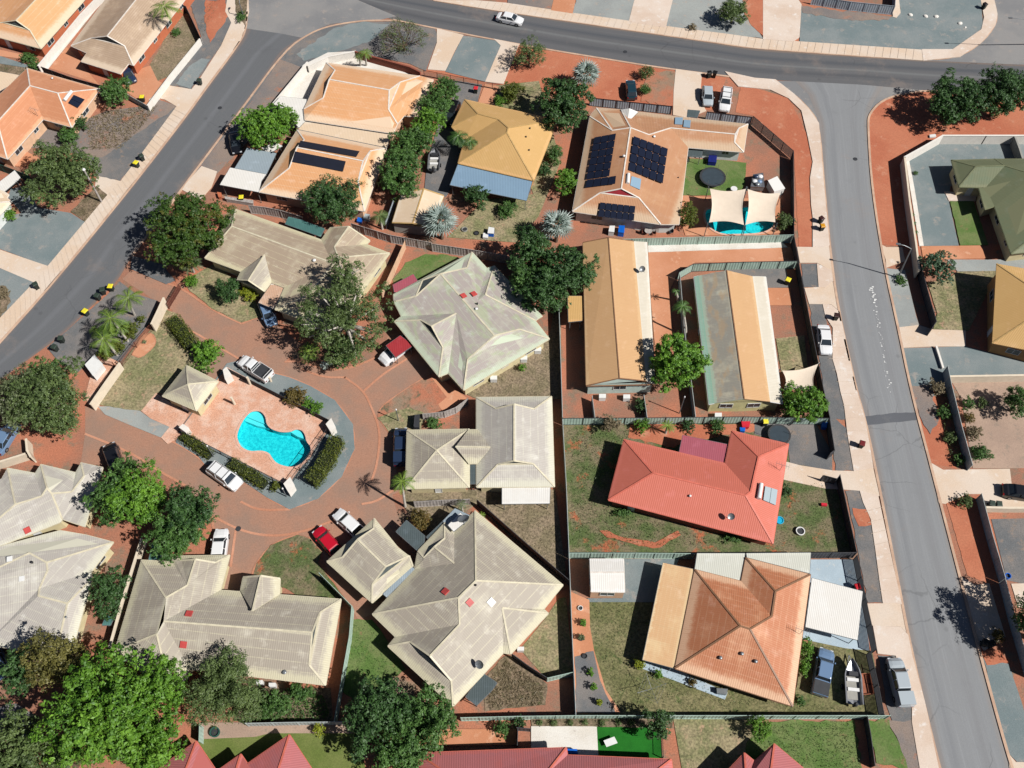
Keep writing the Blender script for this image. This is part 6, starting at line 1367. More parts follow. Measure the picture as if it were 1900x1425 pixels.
fence('silver panel fence with black posts behind the two parked cars', F.l((1312, 207), (1396, 217)), 1.7, 'f_silver', postmat='black')
fence('diagonal charcoal slat fence at the corner of the red dirt verge', F.l((1398, 216), (1436, 248), (1472.5, 279.6)), 1.8, 'dark', 'slat')
fence('charcoal sheet fence along the red verge east of the sails', F.l((1472.5, 281), (1473.2, 360), (1473.7, 435)), 1.8, 'f_dark')
fence('mint sheet fence behind the shaded pool', F.l((1120, 445), (1201, 442), (1330, 439), (1472, 435.5)), 1.8, 'f_green')
fence('short charcoal fence closing the terracotta driveway', F.l((1473.7, 437), (1481.6, 482)), 1.8, 'f_dark')
fence('mint sheet fence across the top of the moss stained roof', F.l((1260, 505), (1287, 489.5), (1380, 486), (1481.6, 484)), 1.8, 'f_green', postmat='dark')
fence('charcoal sheet fence beside the white parked sedan', F.l((1482, 486), (1504, 600), (1529, 725), (1540, 774)), 1.8, 'f_dark')
fence('grey sheet fence west of the long sand coloured roof', F.l((1037, 560), (1041, 680), (1044, 774)), 1.7, 'f_grey')
fence('short white fence below the pale mint end wall left side', F.l((1099, 735), (1104, 774)), 1.5, 'f_grey')
fence('short white fence below the pale mint end wall right side', F.l((1195, 733), (1201, 774)), 1.5, 'f_grey')
fence('grey fence strip in the shade west of the moss stained roof', F.l((1262, 508), (1270, 610), (1282, 700), (1291, 774)), 1.7, 'f_grey')
fence('mint sheet fence along the top of the coral red house yard', F.l((1044, 776), (1200, 775), (1380, 773), (1540, 776)), 1.8, 'f_green', postmat='dark')
fence('tall boundary fence west of the coral red house yard', F.l((1044, 778), (1051, 900), (1056, 1024)), 1.8, 'f_grey')
fence('pale fence between the coral red house and the white shed', F.l((1056, 1026), (1180, 1026), (1290, 1027)), 1.8, 'f_green')
fence('charcoal fence above the ribbed patio sheets by the street', F.l((1500, 1026), (1590, 1025)), 1.8, 'f_dark')
fence('boundary fence beside the row of potted plants', F.l((1056, 1028), (1062, 1180), (1068.6, 1325)), 1.8, 'f_grey')
fence('long mint boundary fence above the artificial turf yard', F.l((855, 1331.6), (960, 1329), (1068, 1327.6), (1350, 1327.6), (1652, 1327.6)), 1.8, 'f_green')
fence('grey boundary fence below the shrubs at lower left', F.l((455, 1342), (550, 1340), (645, 1339), (760, 1336)), 1.8, 'f_grey')
fence('charcoal fence corner near the blue kiddie toys', F.l((1540, 778), (1549, 835), (1541, 841)), 1.8, 'f_dark')
fence('charcoal street fence east of the coral red house lawn', F.l((1530, 882), (1553, 888), (1559, 881), (1576, 960), (1590, 1024)), 1.8, 'f_dark')
fence('charcoal slat fence beside the big white carport', F.l((1591, 1030), (1607, 1110), (1626, 1205)), 1.7, 'dark', 'slat')
fence('grey slat fence beside the parked silver pickup', F.l((1616, 1208), (1630, 1270), (1641, 1326)), 1.7, 'dark', 'slat')
fence('white capped wall between the lower left houses', F.l((262, 1000), (247, 1048), (225, 1120), (203, 1200)), 1.8, 'wall_cream', 'wall')
fence('mint sheet fence east of the T shaped house', F.l((592, 1063), (652.6, 1124), (648, 1180), (631.6, 1271), (620, 1338)), 1.8, 'f_green')
fence('grey timber fence between the pool road and the raised ridge house', F.l((784, 768), (824, 764), (845, 756), (868, 739)), 1.6, 'timber')
fence('short charcoal gate beside the low green bushes', F.l((768, 790), (770, 770), (784, 768)), 1.3, 'f_dark')
fence('weathered grey fence above the reddish bush', F.l((768, 931), (820, 928), (871, 926)), 1.7, 'timber')
fence('dark diagonal fence behind the large cream roofed house', F.l((885, 927), (970, 1002), (1056, 1076)), 1.7, 'f_dark')
fence('mint fence piece closing the small triangular lawn', F.l((1016, 1258), (1064, 1247)), 1.7, 'f_green')
fence('dark fence along the edge of the small triangular lawn', F.l((950, 1213), (980, 1235), (1016, 1258)), 1.6, 'f_dark')
fence('weathered grey timber fence behind the cream estate houses', F.l((651, 414), (724, 436), (800, 450)), 1.8, 'timber')
fence('dark weathered timber fence behind the mint stained roof', F.l((801, 452), (868, 462), (940, 474), (1000, 505)), 1.8, 'timber')
fence('silvery timber fence south of the grey blue carport', F.l((461, 381), (490, 384), (520, 390), (560, 402)), 1.8, 'timber')
fence('pale fence in the narrow gap between the two estate roofs', F.l((751, 447), (730, 494), (708, 542)), 1.7, 'w_peach', posts=True)
fence('white fence piece west of the peach and white shed', F.l((731, 368), (725, 385), (715, 412)), 1.6, 'f_silver')
fence('brown sliding entry gate of the estate', F.l((331, 527), (320, 545), (309, 563)), 1.3, 'brownfence', 'slat', name='sliding_gate', cat='gate')
fence('cream entrance wall with pillars beside the estate gate', F.l((303, 553), (292, 577), (281, 600)), 2.0, 'wall_cream', 'wall')
fence('brown picket fence along the estate front garden', F.l((279, 600), (248, 635), (221, 669)), 1.5, 'brownfence', 'picket', postmat='brownfence')
fence('cream boundary wall beside the west entry of the estate', F.l((221, 674), (195, 710), (168, 749)), 1.7, 'wall_cream', 'wall')
fence('brown picket gate beside the letter wall', F.l((173, 660), (190, 668), (208, 672)), 1.3, 'brownfence', 'picket', name='side_gate', cat='gate')
fence('cream curved entrance wall beside the olive tree at left', F.l((48, 815), (50, 835), (56, 846)), 1.7, 'wall_cream', 'wall')
fence('cream wall above the three stepped gables', F.l((-40, 865), (0, 856), (45, 842)), 1.6, 'wall_cream', 'wall')
fence('dark pool fence along the northeast side of the deck', F.l((423, 684), (520, 733), (612, 780)), 1.25, 'dark', 'slat', step=2.0)
fence('dark pool fence along the southwest side of the deck', F.l((336, 800), (430, 848), (528, 897)), 1.25, 'dark', 'picket', step=2.0)
fence('pool fence at the gate end beside the tall hedge', F.l((614, 784), (575, 838), (533, 896)), 1.25, 'dark', 'picket', step=2.0)
fence('pale rendered street wall west of the sage green roof', F.l((1679, 292), (1688, 370), (1700, 452), (1706, 500)), 1.9, 'wall_cream', 'wall')
fence('pale panelled wall north of the sage green roof', F.l((1679, 291), (1715, 271), (1750, 251), (1830, 251), (1960, 251)), 1.9, 'wall_white', 'wall')
fence('grey cross wall between courtyard and sage green roof', F.l((1884, 254), (1892, 275), (1898, 294)), 1.8, 'w_grey', 'wall')
fence('charcoal fence beside the square lawn at right', F.l((1706, 480), (1722, 540), (1738, 596), (1729, 610)), 1.8, 'f_dark')
fence('low white kerb wall dividing the pale gravel driveway', F.l((1738, 643), (1744, 662), (1750, 681)), .5, 'wall_white', 'wall')
fence('pale wall along the sandy yard right of the weedy verge', F.l((1759, 679), (1766, 713), (1785, 790), (1805, 862)), 1.8, 'f_grey')
fence('cream wall across the top of the sandy yard', F.l((1763, 698), (1830, 697), (1940, 695)), 1.6, 'wall_cream', 'wall')
fence('pale wall along the lower right gravel yard', F.l((1822, 916), (1843, 995), (1866, 1072)), 1.7, 'f_grey')
fence('pale fence beside the tree shadow at lower right', F.l((1866, 1074), (1884, 1145), (1915, 1250)), 1.7, 'f_grey')
fence('cream wall below the dark parked car at right', F.l((1832, 941), (1870, 942), (1940, 942)), 1.3, 'wall_cream', 'wall')
fence('silver sheet fence at the top of the blue grey corner lot', F.l((1509, -8), (1580, 3), (1661, 11)), 1.8, 'f_silver')
fence('side return of the silver sheet fence at the top edge', F.l((1661, 11), (1664, -30)), 1.8, 'f_silver')
fence('mint fence stub above the pink roofed house', F.l((370, 1345), (369, 1375)), 1.7, 'f_green')
fence('grey fence in the backyard beside the black gates', F.l((959, 1350), (985, 1352)), 1.6, 'f_dark')
fence('dark garden fence behind the square white patio', F.l((961, 1352), (960, 1382)), 1.6, 'f_dark')
fence('black slat fence right of the artificial turf', F.l((1229, 1352), (1231, 1404)), 1.2, 'black', 'picket')
fence('timber edging fence below the parked boat', F.l((1610, 1328), (1616, 1362), (1624, 1420)), 1.5, 'f_dark')
for lb, x, y, hh in (('cream pillar beside the pool pavilion corner post', 436, 751, 1.9), ('cream pillar at the north edge of the pool deck', 465, 714, 1.9), ('cream post standing by the parked white tray ute', 503, 708, 1.2)):
    pole(lb, x, y, hh, .16, 'pillar', 'pillar', 'wall_cream', False, 'cream pillars around the pool deck')
for lb, x, y, hh in (('thin garden light post in the brown bed east of the road', 739.5, 781.6, 3.0), ('thin grey light post beside the cut hedge west of the pool', 397, 848, 3.0), ('grey post in the red yard under the bright green tree', 1260.5, 767, 4.2),
                     ('post light beside the small flower bed near pool gate', 532, 922, 2.4)):
    pole(lb, x, y, hh, .06, 'light_post', 'light post', 'steel', True, 'slim light posts')
def box_thing(name, label, cat, pts, h, mat, group=None, z0=0.0, mat2=None):
    P = [W(x, y, h) for x, y in pts]; c = sum(P, Vector())/len(P); org = Vector((c.x, c.y, 0)); root = empty(name, org, 0, label, cat, group)
    m = MB(); m.prism(P, z0, h-.08); m.build('body', M[mat], root, org); m = MB(); cc = Vector((c.x, c.y, 0)); m.prism([cc+(p-cc)*1.06 for p in P], h-.08, h); m.build('lid', M[mat2 or mat], root, org); return root
box_thing('meter_box', 'white square electrical kiosk beside the estate gardens', 'kiosk', A01.l((600, 1240), (665, 1175), (720, 1235), (655, 1315)), 1.5, 'white')
box_thing('gate_pillar', 'white pillar block at the south corner of the pool deck', 'pillar', A02.l((1262, 352), (1290, 330), (1330, 355), (1310, 388)), 1.6, 'wall_white', 'white pillar blocks of the pool gates')
box_thing('gate_pillar', 'white pillar block at the north corner of the pool deck', 'pillar', PK.l((900, 370), (950, 325), (1025, 440), (930, 500)), 1.6, 'wall_white', 'white pillar blocks of the pool gates')
box_thing('gate_pillar', 'white pillar block at the east corner of the pool deck', 'pillar', A12.l((588, 330), (625, 290), (655, 350), (620, 380)), 1.6, 'wall_white', 'white pillar blocks of the pool gates')
box_thing('gate_pillar', 'white pillar block at the lower corner beside the gravel ring', 'pillar', A12.l((290, 750), (335, 705), (365, 760), (325, 810)), 1.6, 'wall_white', 'white pillar blocks of the pool gates')
box_thing('spa_cover', 'white covered spa or stack beside the charcoal fence', 'covered stack', b10.l((1470, 1070), (1600, 1010), (1710, 1180), (1560, 1225)), 1.4, 's_white')
box_thing('storage_pile', 'grey trailer load with blue and white bags on red soil', 'trailer', b10.l((1250, 980), (1390, 960), (1410, 1160), (1215, 1150)), 1.2, 'steel', None, .3, 'rim')
for k, (x, y, c_) in enumerate(((1290, 1010, 'navy'), (1340, 1085, 'blue'), (1270, 1080, 'white'), (1350, 1010, 'white'), (1310, 1120, 'grey'))):
    q = W(*b10(x, y), 1.35); m = MB(); m.lathe((0, 0, 0), [(.15, -.16), (.33, -.1), (.38, .05), (.28, .2), (.08, .25)], 9, sx=1.2); o = m.build('bag', PAINT[c_], None, smooth=True, loc=q)
    tag(o, '%s bag on the loaded trailer beside the white stack' % ('dark blue', 'light blue', 'lower white', 'upper white', 'grey')[k], 'bag', 'bags on the loaded trailer')
box_thing('cooler_box', 'dark blue covered box on the courtyard lawn edge', 'box', b10.l((600, 700), (712, 705), (705, 800), (590, 790)), .9, 'bluecloth') if False else None
M['bluecloth'] = plain('blue_tarp', C(20, 34, 120), .6); M['bluebright'] = plain('blue_plastic', C(20, 110, 220), .4); M['yellow'] = plain('yellow_plastic', C(250, 220, 20), .5); M['pinkp'] = plain('red_plastic', C(220, 40, 60), .5); M['cyan'] = plain('cyan_plastic', C(30, 190, 235), .4)
box_thing('covered_box', 'dark blue covered box on white paving by the lawn', 'box', b10.l((600, 700), (712, 705), (705, 800), (590, 790)), .9, 'bluecloth')
box_thing('covered_box', 'blue covered barbecue beside the tan solar house', 'barbecue', A21.l((945, 260), (985, 262), (980, 310), (940, 305)), 1.0, 'bluebright')
box_thing('outdoor_unit', 'white appliance beside the blue covered barbecue', 'appliance', A21.l((880, 262), (915, 262), (910, 305), (872, 300)), 1.0, 'white')
box_thing('outdoor_table', 'small white table standing on the artificial turf', 'table', A23.l((838, 1232), (910, 1205), (932, 1248), (858, 1275)), .7, 'white', None, .6)
box_thing('covered_box', 'bright blue cloth heap beside the pink roof on white patio', 'cloth heap', A23.l((582, 1290), (645, 1292), (655, 1322), (585, 1322)), .8, 'bluebright')
box_thing('play_box', 'red play table beside the fence near the trampoline', 'toy', A32.l((25, 305), (65, 305), (62, 335), (28, 335)) if False else F.l((1376, 782), (1392, 782), (1390, 792), (1378, 792)), .7, 'pinkp')
box_thing('play_box', 'blue toy bin in front of the red play table', 'toy', F.l((1373, 793), (1383, 793), (1382, 800), (1374, 799)), .5, 'bluebright')
box_thing('covered_box', 'blue plastic crate in the shaded corner by the driveway fence', 'crate', A32.l((478, 318), (512, 320), (510, 352), (480, 350)), .7, 'bluebright')
box_thing('tool_box', 'silver metal box at the corner of the narrow slab path', 'metal box', A23.l((1635, 862), (1710, 868), (1702, 905), (1638, 895)), .8, 'steel')
box_thing('trailer_box', 'closed grey box beside the garage wall near the estate road', 'box', A12.l((1210, 272), (1245, 270), (1245, 350), (1210, 350)), 1.1, 'dark')
def rock(label, x, y, r, group): 
    c = W(x, y, .2); m = MB(); m.lathe((0, 0, 0), [(r*.7, 0), (r, r*.3), (r*.8, r*.7), (r*.35, r*.9)], 8, sx=1.25); o = m.build('boulder', M['wall_white'], None, loc=(c.x, c.y, .04)); tag(o, label, 'boulder', group); o.rotation_euler.z = x
for lb, (x, y) in zip(('leftmost', 'second from left', 'third from left', 'rightmost large', 'small one right of the others'), ((1100, 103), (1207, 113), (1282, 115), (1450, 163), (1488, 190))):
    rock(lb+' pale boulder on the blue grey corner lot', *A30(x, y), 0.36 if x < 1480 else .2, 'pale boulders on the corner lot')
# clothes line, letterboxes and small garden pieces
def hoist(label, x, y):
    b = W(x, y, 0); root = empty('clothes_hoist', b, 0, label, 'clothes hoist'); m = MB(); m.tube((0, 0, 0), (0, 0, 2.0), .03); m.build('post', M['steel'], root); m = MB()
    for k in range(4): a = k*math.pi/2+.3; m.tube((0, 0, 1.75), (1.7*math.cos(a), 1.7*math.sin(a), 2.1), .022)
    for rr in (.7, 1.2, 1.65):
        for k in range(4): a, b_ = k*math.pi/2+.3, (k+1)*math.pi/2+.3; m.tube((rr*math.cos(a), rr*math.sin(a), 1.8+rr*.18), (rr*math.cos(b_), rr*math.sin(b_), 1.8+rr*.18), .010, n=4)
    m.build('arms', M['steel'], root)
hoist('rotary clothes hoist on the dry lawn south of the apricot verandah', 1205, 1285)
def ringpit(label, x, y, r, mat='white', inner='dark', h=.4, name='fire_pit', cat='fire pit', group=None):
    c = W(x, y, h); root = empty(name, (c.x, c.y, 0), 0, label, cat, group); m = MB(); m.lathe((0, 0, 0), [(r*.9, 0), (r, h), (r*.8, h), (r*.75, .1)], 20); m.build('ring', M[mat], root); m = MB(); m.lathe((0, 0, h*.55), [(r*.72, 0), (r*.72, .03)], 16); m.build('filling', M[inner], root); return root
ringpit('white ringed fire pit on the lawn right of the coral roof', 1485.5, 985, .55)
ringpit('bright cyan kiddie pool beside the coral red roof', 1447, 965, .5, 'cyan', 'cyan', .25, 'kiddie_pool', 'kiddie pool')
ringpit('oval green garden tub on the pinkish path at lower left', 398, 1358, .55, 'f_teal', 'dark', .5, 'garden_tub', 'tub')
ringpit('blue lidded tub by the wall of the lower right yard', 1871, 1068, .35, 'bluebright', 'dark', .6, 'garden_tub', 'tub')
pt = [((1077, 1128), 'white pot nearest the shed'), ((1083, 1157), 'second pot below the shed'), ((1078, 1184), 'third pot holding a grey twiggy plant'), ((1085, 1217), 'dark pot halfway down the row'), ((1095, 1248), 'pot third from the bottom of the row'), ((1101, 1276), 'pot second from the bottom of the row'), ((1113, 1304), 'lowest pot with pale leaves near the mint fence')]
for i, ((x, y), lb) in enumerate(pt):
    r_ = ringpit(lb+' in the red gravel strip', x, y, .3, 'white' if i == 0 else 'dark', 'dark', .35, 'potted_plant', 'potted plant', 'potted plants in a row beside the long fence')
    if i not in (0, 3):
        P_, N_, S_, T_, _ = crown_pts(.45, .45, .45, .75, 12, .2, .16); leaves_obj('foliage', P_, N_, S_, T_, LM[('bright', 'bright', 'grey', 'mid', 'bright', 'bright', 'yellow')[i]], r_)
def washline(): pass
# ================= STREET LAMPS, POLES =================
street_lamp('tall galvanised street lamp leaning over the right hand road', 1666, 515.5, 1691, 462, 6.8, (-1.6, .3))
street_lamp('street lamp on the footpath island at the top left', 452, 31, 444, 5, 3.2, (.2, .7))
street_lamp('street lamp whose curved arm reaches in from the top right edge', 1925, 82, 1925, 40, 7, (-4.3, .1))
pole('tall timber power pole beside the big olive tree on the left', 189, 375, 6.8, .13, 'power_pole', 'power pole', 'timber', True)
fl = empty('washing_line_frame', W(1630, 528, 0), 0) if False else None
# ================= VEHICLES =================
VS = 'vehicles on the streets and drives'
car('white sedan driving along the curving top road', 'sedan', 946, 34, 10, 2.2, PAINT['white'], group=VS, name='moving_car', z0=.03)
car('dark teal hatchback parked on the red dirt verge', 'hatch', 1171, 166, -.6, -6, PAINT['teal'], group=VS)
car('silver hatchback parked left of the white wagon near the driveway', 'hatch', 1313, 178, .3, 6, PAINT['silver'], group=VS)
car('white wagon with roof rack parked right of the silver hatchback', 'suv', 1346, 186, -.8, 6, PAINT['white'], group=VS, rack=True)
car('white sedan parked on the verge strip left of the right hand road', 'sedan', 1530, 630, 1.0, 8, PAINT['white'], group=VS)
car('black four wheel drive with pale roof racks beside the mustard roof', 'suv', 838, 211, -2.4, 6, PAINT['black'], group=VS, rack=True)
car('pale blue car poking out from the rust streaked carport', 'hatch', 497, 582, 1.2, 3, PAINT['blue'], group=VS)
car('white tray ute with ladder rack parked beside the pool deck', 'ute', 473, 684, -10, -6.3, PAINT['white'], group=VS, tray='flat')
car('white wagon with tan roof load parked below the clipped hedges', 'suv', 417, 884, 10, 7.0, PAINT['white'], group=VS, rack=True)
car('black four wheel drive parked at the edge of the dark green trees', 'suv', 212, 852, -2.2, -6, PAINT['black'], group=VS)
car('white sedan half under the north wing of the T shaped roof', 'sedan', 407, 1016, .8, -6, PAINT['white'], group=VS)
car('red hatchback parked in front of the double garage', 'hatch', 607, 1004, -6.2, -7.2, PAINT['red'], group=VS)
car('white hatchback with black rear window left of the blue boundary corner'.replace(' left of the blue boundary corner', ' in front of the double garage'), 'hatch', 646, 970, -6.8, -6.2, PAINT['white'], group=VS)
car('dark blue four wheel drive beside the pyramid roofed garage', 'dual', 744, 829, .1, -8, PAINT['navy'], group=VS, tray='canopy')
car('white ute with red tray cover parked near the mint stained roof', 'ute', 736, 650, -5.4, 4.2, PAINT['white'], group=VS, tray='flat')
canopy('small red shade roof over the white ute tray', A11.l((1010, 1108), (1115, 1035), (1200, 1105), (1085, 1190)), 2.15, 'redsheet', name='shade_roof', cat='shade roof') if False else None
car('black car in deep shade under the bright green street tree', 'sedan', 437, 264, 1.4, 8, PAINT['black'], group=VS)
car('blue dual cab ute with dark tray cover on the dry lawn', 'dual', 1527, 1247, 1.3, -8, PAINT['blue'], group=VS, tray='cover')
car('long silver dual cab ute parked on the concrete path at lower right', 'dual', 1669, 1266, -1.9, -8, PAINT['silver'], group=VS, tray='canopy')
car('dark grey sedan at the right edge on the concrete driveway', 'sedan', 1896, 914, 10, 1.5, PAINT['black'], group=VS)
car('dark blue car under the verandah of the beige tiled house', 'hatch', 238, 138, 2.5, 5, PAINT['navy'], group=VS)
car('blue car under the olive tree at the left edge', 'sedan', 10, 812, 5, -8, PAINT['blue'], group=VS)
car('blue car at the far left edge below the cream roof', 'hatch', -4, 1228, 3, 8, PAINT['blue'], group=VS)
car('dark car behind the diagonal slat fence corner', 'hatch', 1396, 231, 2, 8, PAINT['navy'], group=VS) if False else None
M['redsheet'] = roof_mat('red_tray_cover', C(186, 60, 66), C(160, 56, 60), C(200, 70, 74), .4, 5, 0, .2)
canopy('red sheet shade over the white ute near the mint stained roof', A11.l((1012, 1106), (1112, 1036), (1202, 1106), (1080, 1188)), 2.2, 'redsheet', name='shade_roof', cat='shade roof')
def boat(label, x, y, dx, dy, L=5.0):
    p = W(x, y, .8); q = W(x+dx, y+dy, .8); az = math.atan2(q.y-p.y, q.x-p.x); root = empty('boat', (p.x, p.y, .55), az, label, 'boat', 'aluminium boats on trailers'); h = L/2; m = MB(); secs = []
    for f in np.linspace(0, 1, 9):
        xx = -h+L*f; w_ = .95*(1-max(0, (f-.55)/.45)**2*.96); zz = .75+.25*f*f; kz = .05+.45*max(0, (f-.6)/.4)**2
        secs.append([(xx, -w_, zz), (xx, -w_*.75, kz+.15), (xx, 0, kz), (xx, w_*.75, kz+.15), (xx, w_, zz), (xx, w_*.86, zz), (xx, w_*.66, kz+.25), (xx, 0, kz+.18), (xx, -w_*.66, kz+.25), (xx, -w_*.86, zz)])
    loft(m, secs); m.build('hull', M['rim'], root); m = MB(); m.box(-h*.8, -.7, .3, h*.35, .7, .36); m.build('deck', M['w_grey'], root)
    for xx in (-.9, .15): m = MB(); m.box(xx-.18, -.62, .36, xx+.18, .62, .62); m.build('seat', M['white'], root)
    m = MB(); m.lathe((-h-.12, 0, .55), [(.14, -.5), (.16, 0), (.24, .25), (.22, .6), (.1, .72)], 12); m.build('outboard_motor', M['dark'], root)
    m = MB(); m.box(.5, -.5, .5, .95, .5, 1.0); m.build('console', M['dark'], root)
    tr_ = empty('boat_trailer', (p.x, p.y, 0), az, 'steel trailer carrying '+label.split(' on ')[0].replace('aluminium', 'the aluminium')+label[label.find(' on '):].replace(' on its trailer', '')[:60], 'trailer', 'boat trailers'); m = MB()
    for sg in (-.45, .45): m.bar((-h*.9, sg, .42), (h*.6, sg*.8, .42), .08, .08)
    m.bar((h*.6, .36, .42), (h*1.25, 0, .42), .08, .08); m.bar((h*.6, -.36, .42), (h*1.25, 0, .42), .08, .08); m.build('frame', M['steel'], tr_)
    for sg in (-1, 1): wo = bpy.data.objects.new('wheel', _wheel['w'][0]); link(wo, tr_); wo.location = (-.5, sg*.95, .3); wo.scale = (.85,)*3; ri = bpy.data.objects.new('rim', _wheel['w'][1]); link(ri, wo)
boat('aluminium boat on its trailer beside the blue dual cab ute', 1581, 1265, -.6, -8, 4.9)
boat('aluminium boat on its trailer in the driveway under the row trees', 806, 298, .6, -8, 4.2)
def boxtrailer(label, pts):
    P = [W(x, y, .9) for x, y in pts]; c = sum(P, Vector())/4; org = Vector((c.x, c.y, 0)); root = empty('box_trailer', org, 0, label, 'trailer'); m = MB(); m.prism(P, .5, .56); m.build('floor', M['rusty'], root, org); m = MB()
    for i in range(4): m.bar(P[i]-Vector((0, 0, .4)), P[(i+1) % 4]-Vector((0, 0, .4)), .05, .4)
    m.build('side_panels', M['rusty'], root, org); m = MB(); a = (P[0]+P[1])/2; m.tube(a-Vector((0, 0, .4)), a+(a-c).normalized()*1.1-Vector((0, 0, .4)), .04); m.build('drawbar', M['rusty'], root, org)
    for p in ((P[0]+P[3])/2, (P[1]+P[2])/2): wo = bpy.data.objects.new('wheel', _wheel['w'][0]); link(wo, root); wo.location = Vector((p.x, p.y, .33))-org; ri = bpy.data.objects.new('rim', _wheel['w'][1]); link(ri, wo)
M['rusty'] = plain('rusty_steel', C(170, 104, 76), .8, var=.25)
boxtrailer('rusty flat box trailer beside the aluminium boat and slat fence', A33.l((738, 760), (815, 756), (842, 900), (768, 905)))
# ================= BINS =================
Y = (252, 236, 60)
for a_ in ((371, 153, 'dark wheelie bin on the footpath near the white garden wall'), (264, 293, 'dark wheelie bin above the yellow lidded one on the left footpath'), (254, 306, 'yellow lidded wheelie bin on the left footpath', Y), (68, 531, 'dark wheelie bin on the concrete driveway corner at left'),
           (115, 631, 'dark green bin by the kerb above the olive tree'), (103, 647, 'dark green bin nearest the kiosk beside the olive tree'), (207, 535, 'yellow lidded bin in the shade of the upper feather palm', Y), (160, 581, 'yellow lidded bin in the shade of the middle feather palm', Y), (192, 541, 'dark bin next to the yellow lid under the upper palm'), (182, 552, 'dark bin in the palm shade above the middle palm'),
           (1523, 409, 'dark red lidded bin on the pale path beside the right road', (70, 36, 34)), (1525, 423, 'orange yellow lidded bin on the pale path beside the right road', (226, 160, 30)), (1551, 589, 'dark bin above the white parked sedan', (60, 36, 34)), (1598, 826, 'dark bin with red lid below the speed hump', (120, 30, 34)), (1316, 139, 'left of two black bins on the red verge', (20, 20, 22)), (1326, 139, 'right of two black bins on the red verge', (20, 20, 22)),
           (1826, 12, 'dark bin on the curved path at the top right', (40, 30, 30)), (1461, 523, 'yellow lidded bin in the yard of the moss stained roof', Y), (1419, 785, 'yellow lidded bin beside the grey gravel trampoline', Y), (265, 184, 'yellow lidded bin behind the end of the white garden wall', Y), (1826, 1194, 'black bin with its lid up beside the tree shadow', (24, 20, 20)), (1838, 1196, 'black bin next to the lower right road edge', (24, 20, 20)),
           (883, 168, 'bright red lidded bin on the grey driveway of the mustard house', (222, 50, 60)), (1589, 1091, 'red lidded bin behind the large white carport', (210, 20, 40)), (449, 370, 'yellow lidded bin under the bright white carport', Y), (1838, 937, 'green lidded bin by the cream wall at right'), (1851, 938, 'second green lidded bin by the cream wall at right')):
    wheelie(a_[2], a_[0], a_[1], a_[3] if len(a_) > 3 else (58, 72, 62), random.uniform(-40, 40))
# spilled white paint on the road
m = MB()
for i in range(70):
    f = random.random()**1.2; x = 1617+f*36+random.gauss(0, 2.2); y = 532+f*200; r_ = random.uniform(.02, .09)*(1.6 if f < .2 else 1); c = W(x, y, .05); m.lathe((c.x, c.y, .046+i*.0001), [(r_, 0), (r_*.9, .002)], 7, sx=1.0+random.random())
o = m.build('paint_spill', M['white']); tag(o, 'spots of spilled white paint down the middle of the road', 'paint', kind='stuff')
# ================= TREES AND PLANTS =================
T = tree
T('bushy green tree between the salmon roof and the white garden wall', 214, 168, 29, 4.6, 'mid', leaf=.3)
T('large olive green tree beside the power pole at left', 112, 322, 66, 8, 'olive', ry=60, leaf=.34, dens=11)
shrub('small dark green bush against the salmon tiled house corner', 150, 228, 14, 3.2, 'dark'); shrub('small round bush below the salmon tiled house corner', 128, 251, 19, 2.6, 'mid')
palm('palm rising over the beige tiled roof at the top left', 304, 12, 36, 6.5, base=(318, 45))
T('bright green two lobed street tree by the white garden roof', 492, 236, 50, 5.6, 'bright', ry=44, leaf=.42, dens=10); T('right lobe bright tree beside the white garden roof', 530, 222, 24, 5.0, 'bright', leaf=.4)
shrub('round clipped bush at the left edge by the gravel lot', 17, 398, 14, 1.8, 'bright')
T('big dense green tree with orange tinged leaves at the estate corner', 345, 422, 74, 9, 'autumn', ry=68, leaf=.36, dens=12)
palm('grey green palm at the north corner of the estate entrance', 353, 488, 26, 4.0, 'grey', 16, base=(360, 505))
palm('uppermost of three feather palms beside the estate gate', 238, 553, 37, 5.8, base=(250, 585)); palm('middle of three feather palms beside the estate gate', 205, 590, 38, 6.2, base=(238, 634)); palm('lowest of three feather palms beside the estate gate', 192, 628, 36, 5.4, base=(218, 660))
shrub('round olive bush beside the brown picket fence upper one', 242, 613, 16, 2, 'hedge'); shrub('round olive bush beside the brown picket fence lower one', 219, 642, 15, 1.8, 'hedge'); shrub('small ball bush below the cream entrance pillar', 262, 592, 8, 1.2, 'hedge')
shrub('small bright round bush at the estate entrance corner', 355, 521, 13, 1.6, 'bright'); T('dark green conical bush on the lawn before the long cream roof', 423, 537, 23, 3.4, 'dark', name='garden_shrub', cat='shrub', leaf=.2); shrub('yellow green bush beside the gabled porch', 461, 544, 17, 1.6, 'yellow')
hedge('olive leaf shaped hedge beside the entrance road', [(318, 588), (332, 606), (345, 622), (353, 636)], 1.9, 1.7)
shrub('leafy bright shrub at the corner of the pavilion lawn', 384, 656, 29, 2.8, 'bright', leaf=.26)
T('big olive tree over the road at the left edge', 88, 738, 66, 9, 'olive', ry=66, leaf=.3, dens=9, trunk='pale_bark', branches=9); T('olive tree at the left edge beside the larger one', 28, 742, 52, 8, 'grey', leaf=.3, dens=8, trunk='pale_bark', branches=9)
T('small olive tree above the two big olives at left', 92, 692, 30, 6, 'mid', leaf=.3)
T('large pale barked gum tree spreading over two cream roofs', 640, 592, 84, 11, 'olive', ry=78, leaf=.3, dens=7.0, sparse=.25, trunk='pale_bark', branches=34, clump=.95, up=.2, name='gum_tree'); T('upper leafy lobe gum beside the cream gabled roof', 640, 508, 34, 10.5, 'olive', leaf=.28, dens=7, sparse=.25, trunk='pale_bark', branches=14, name='gum_tree')
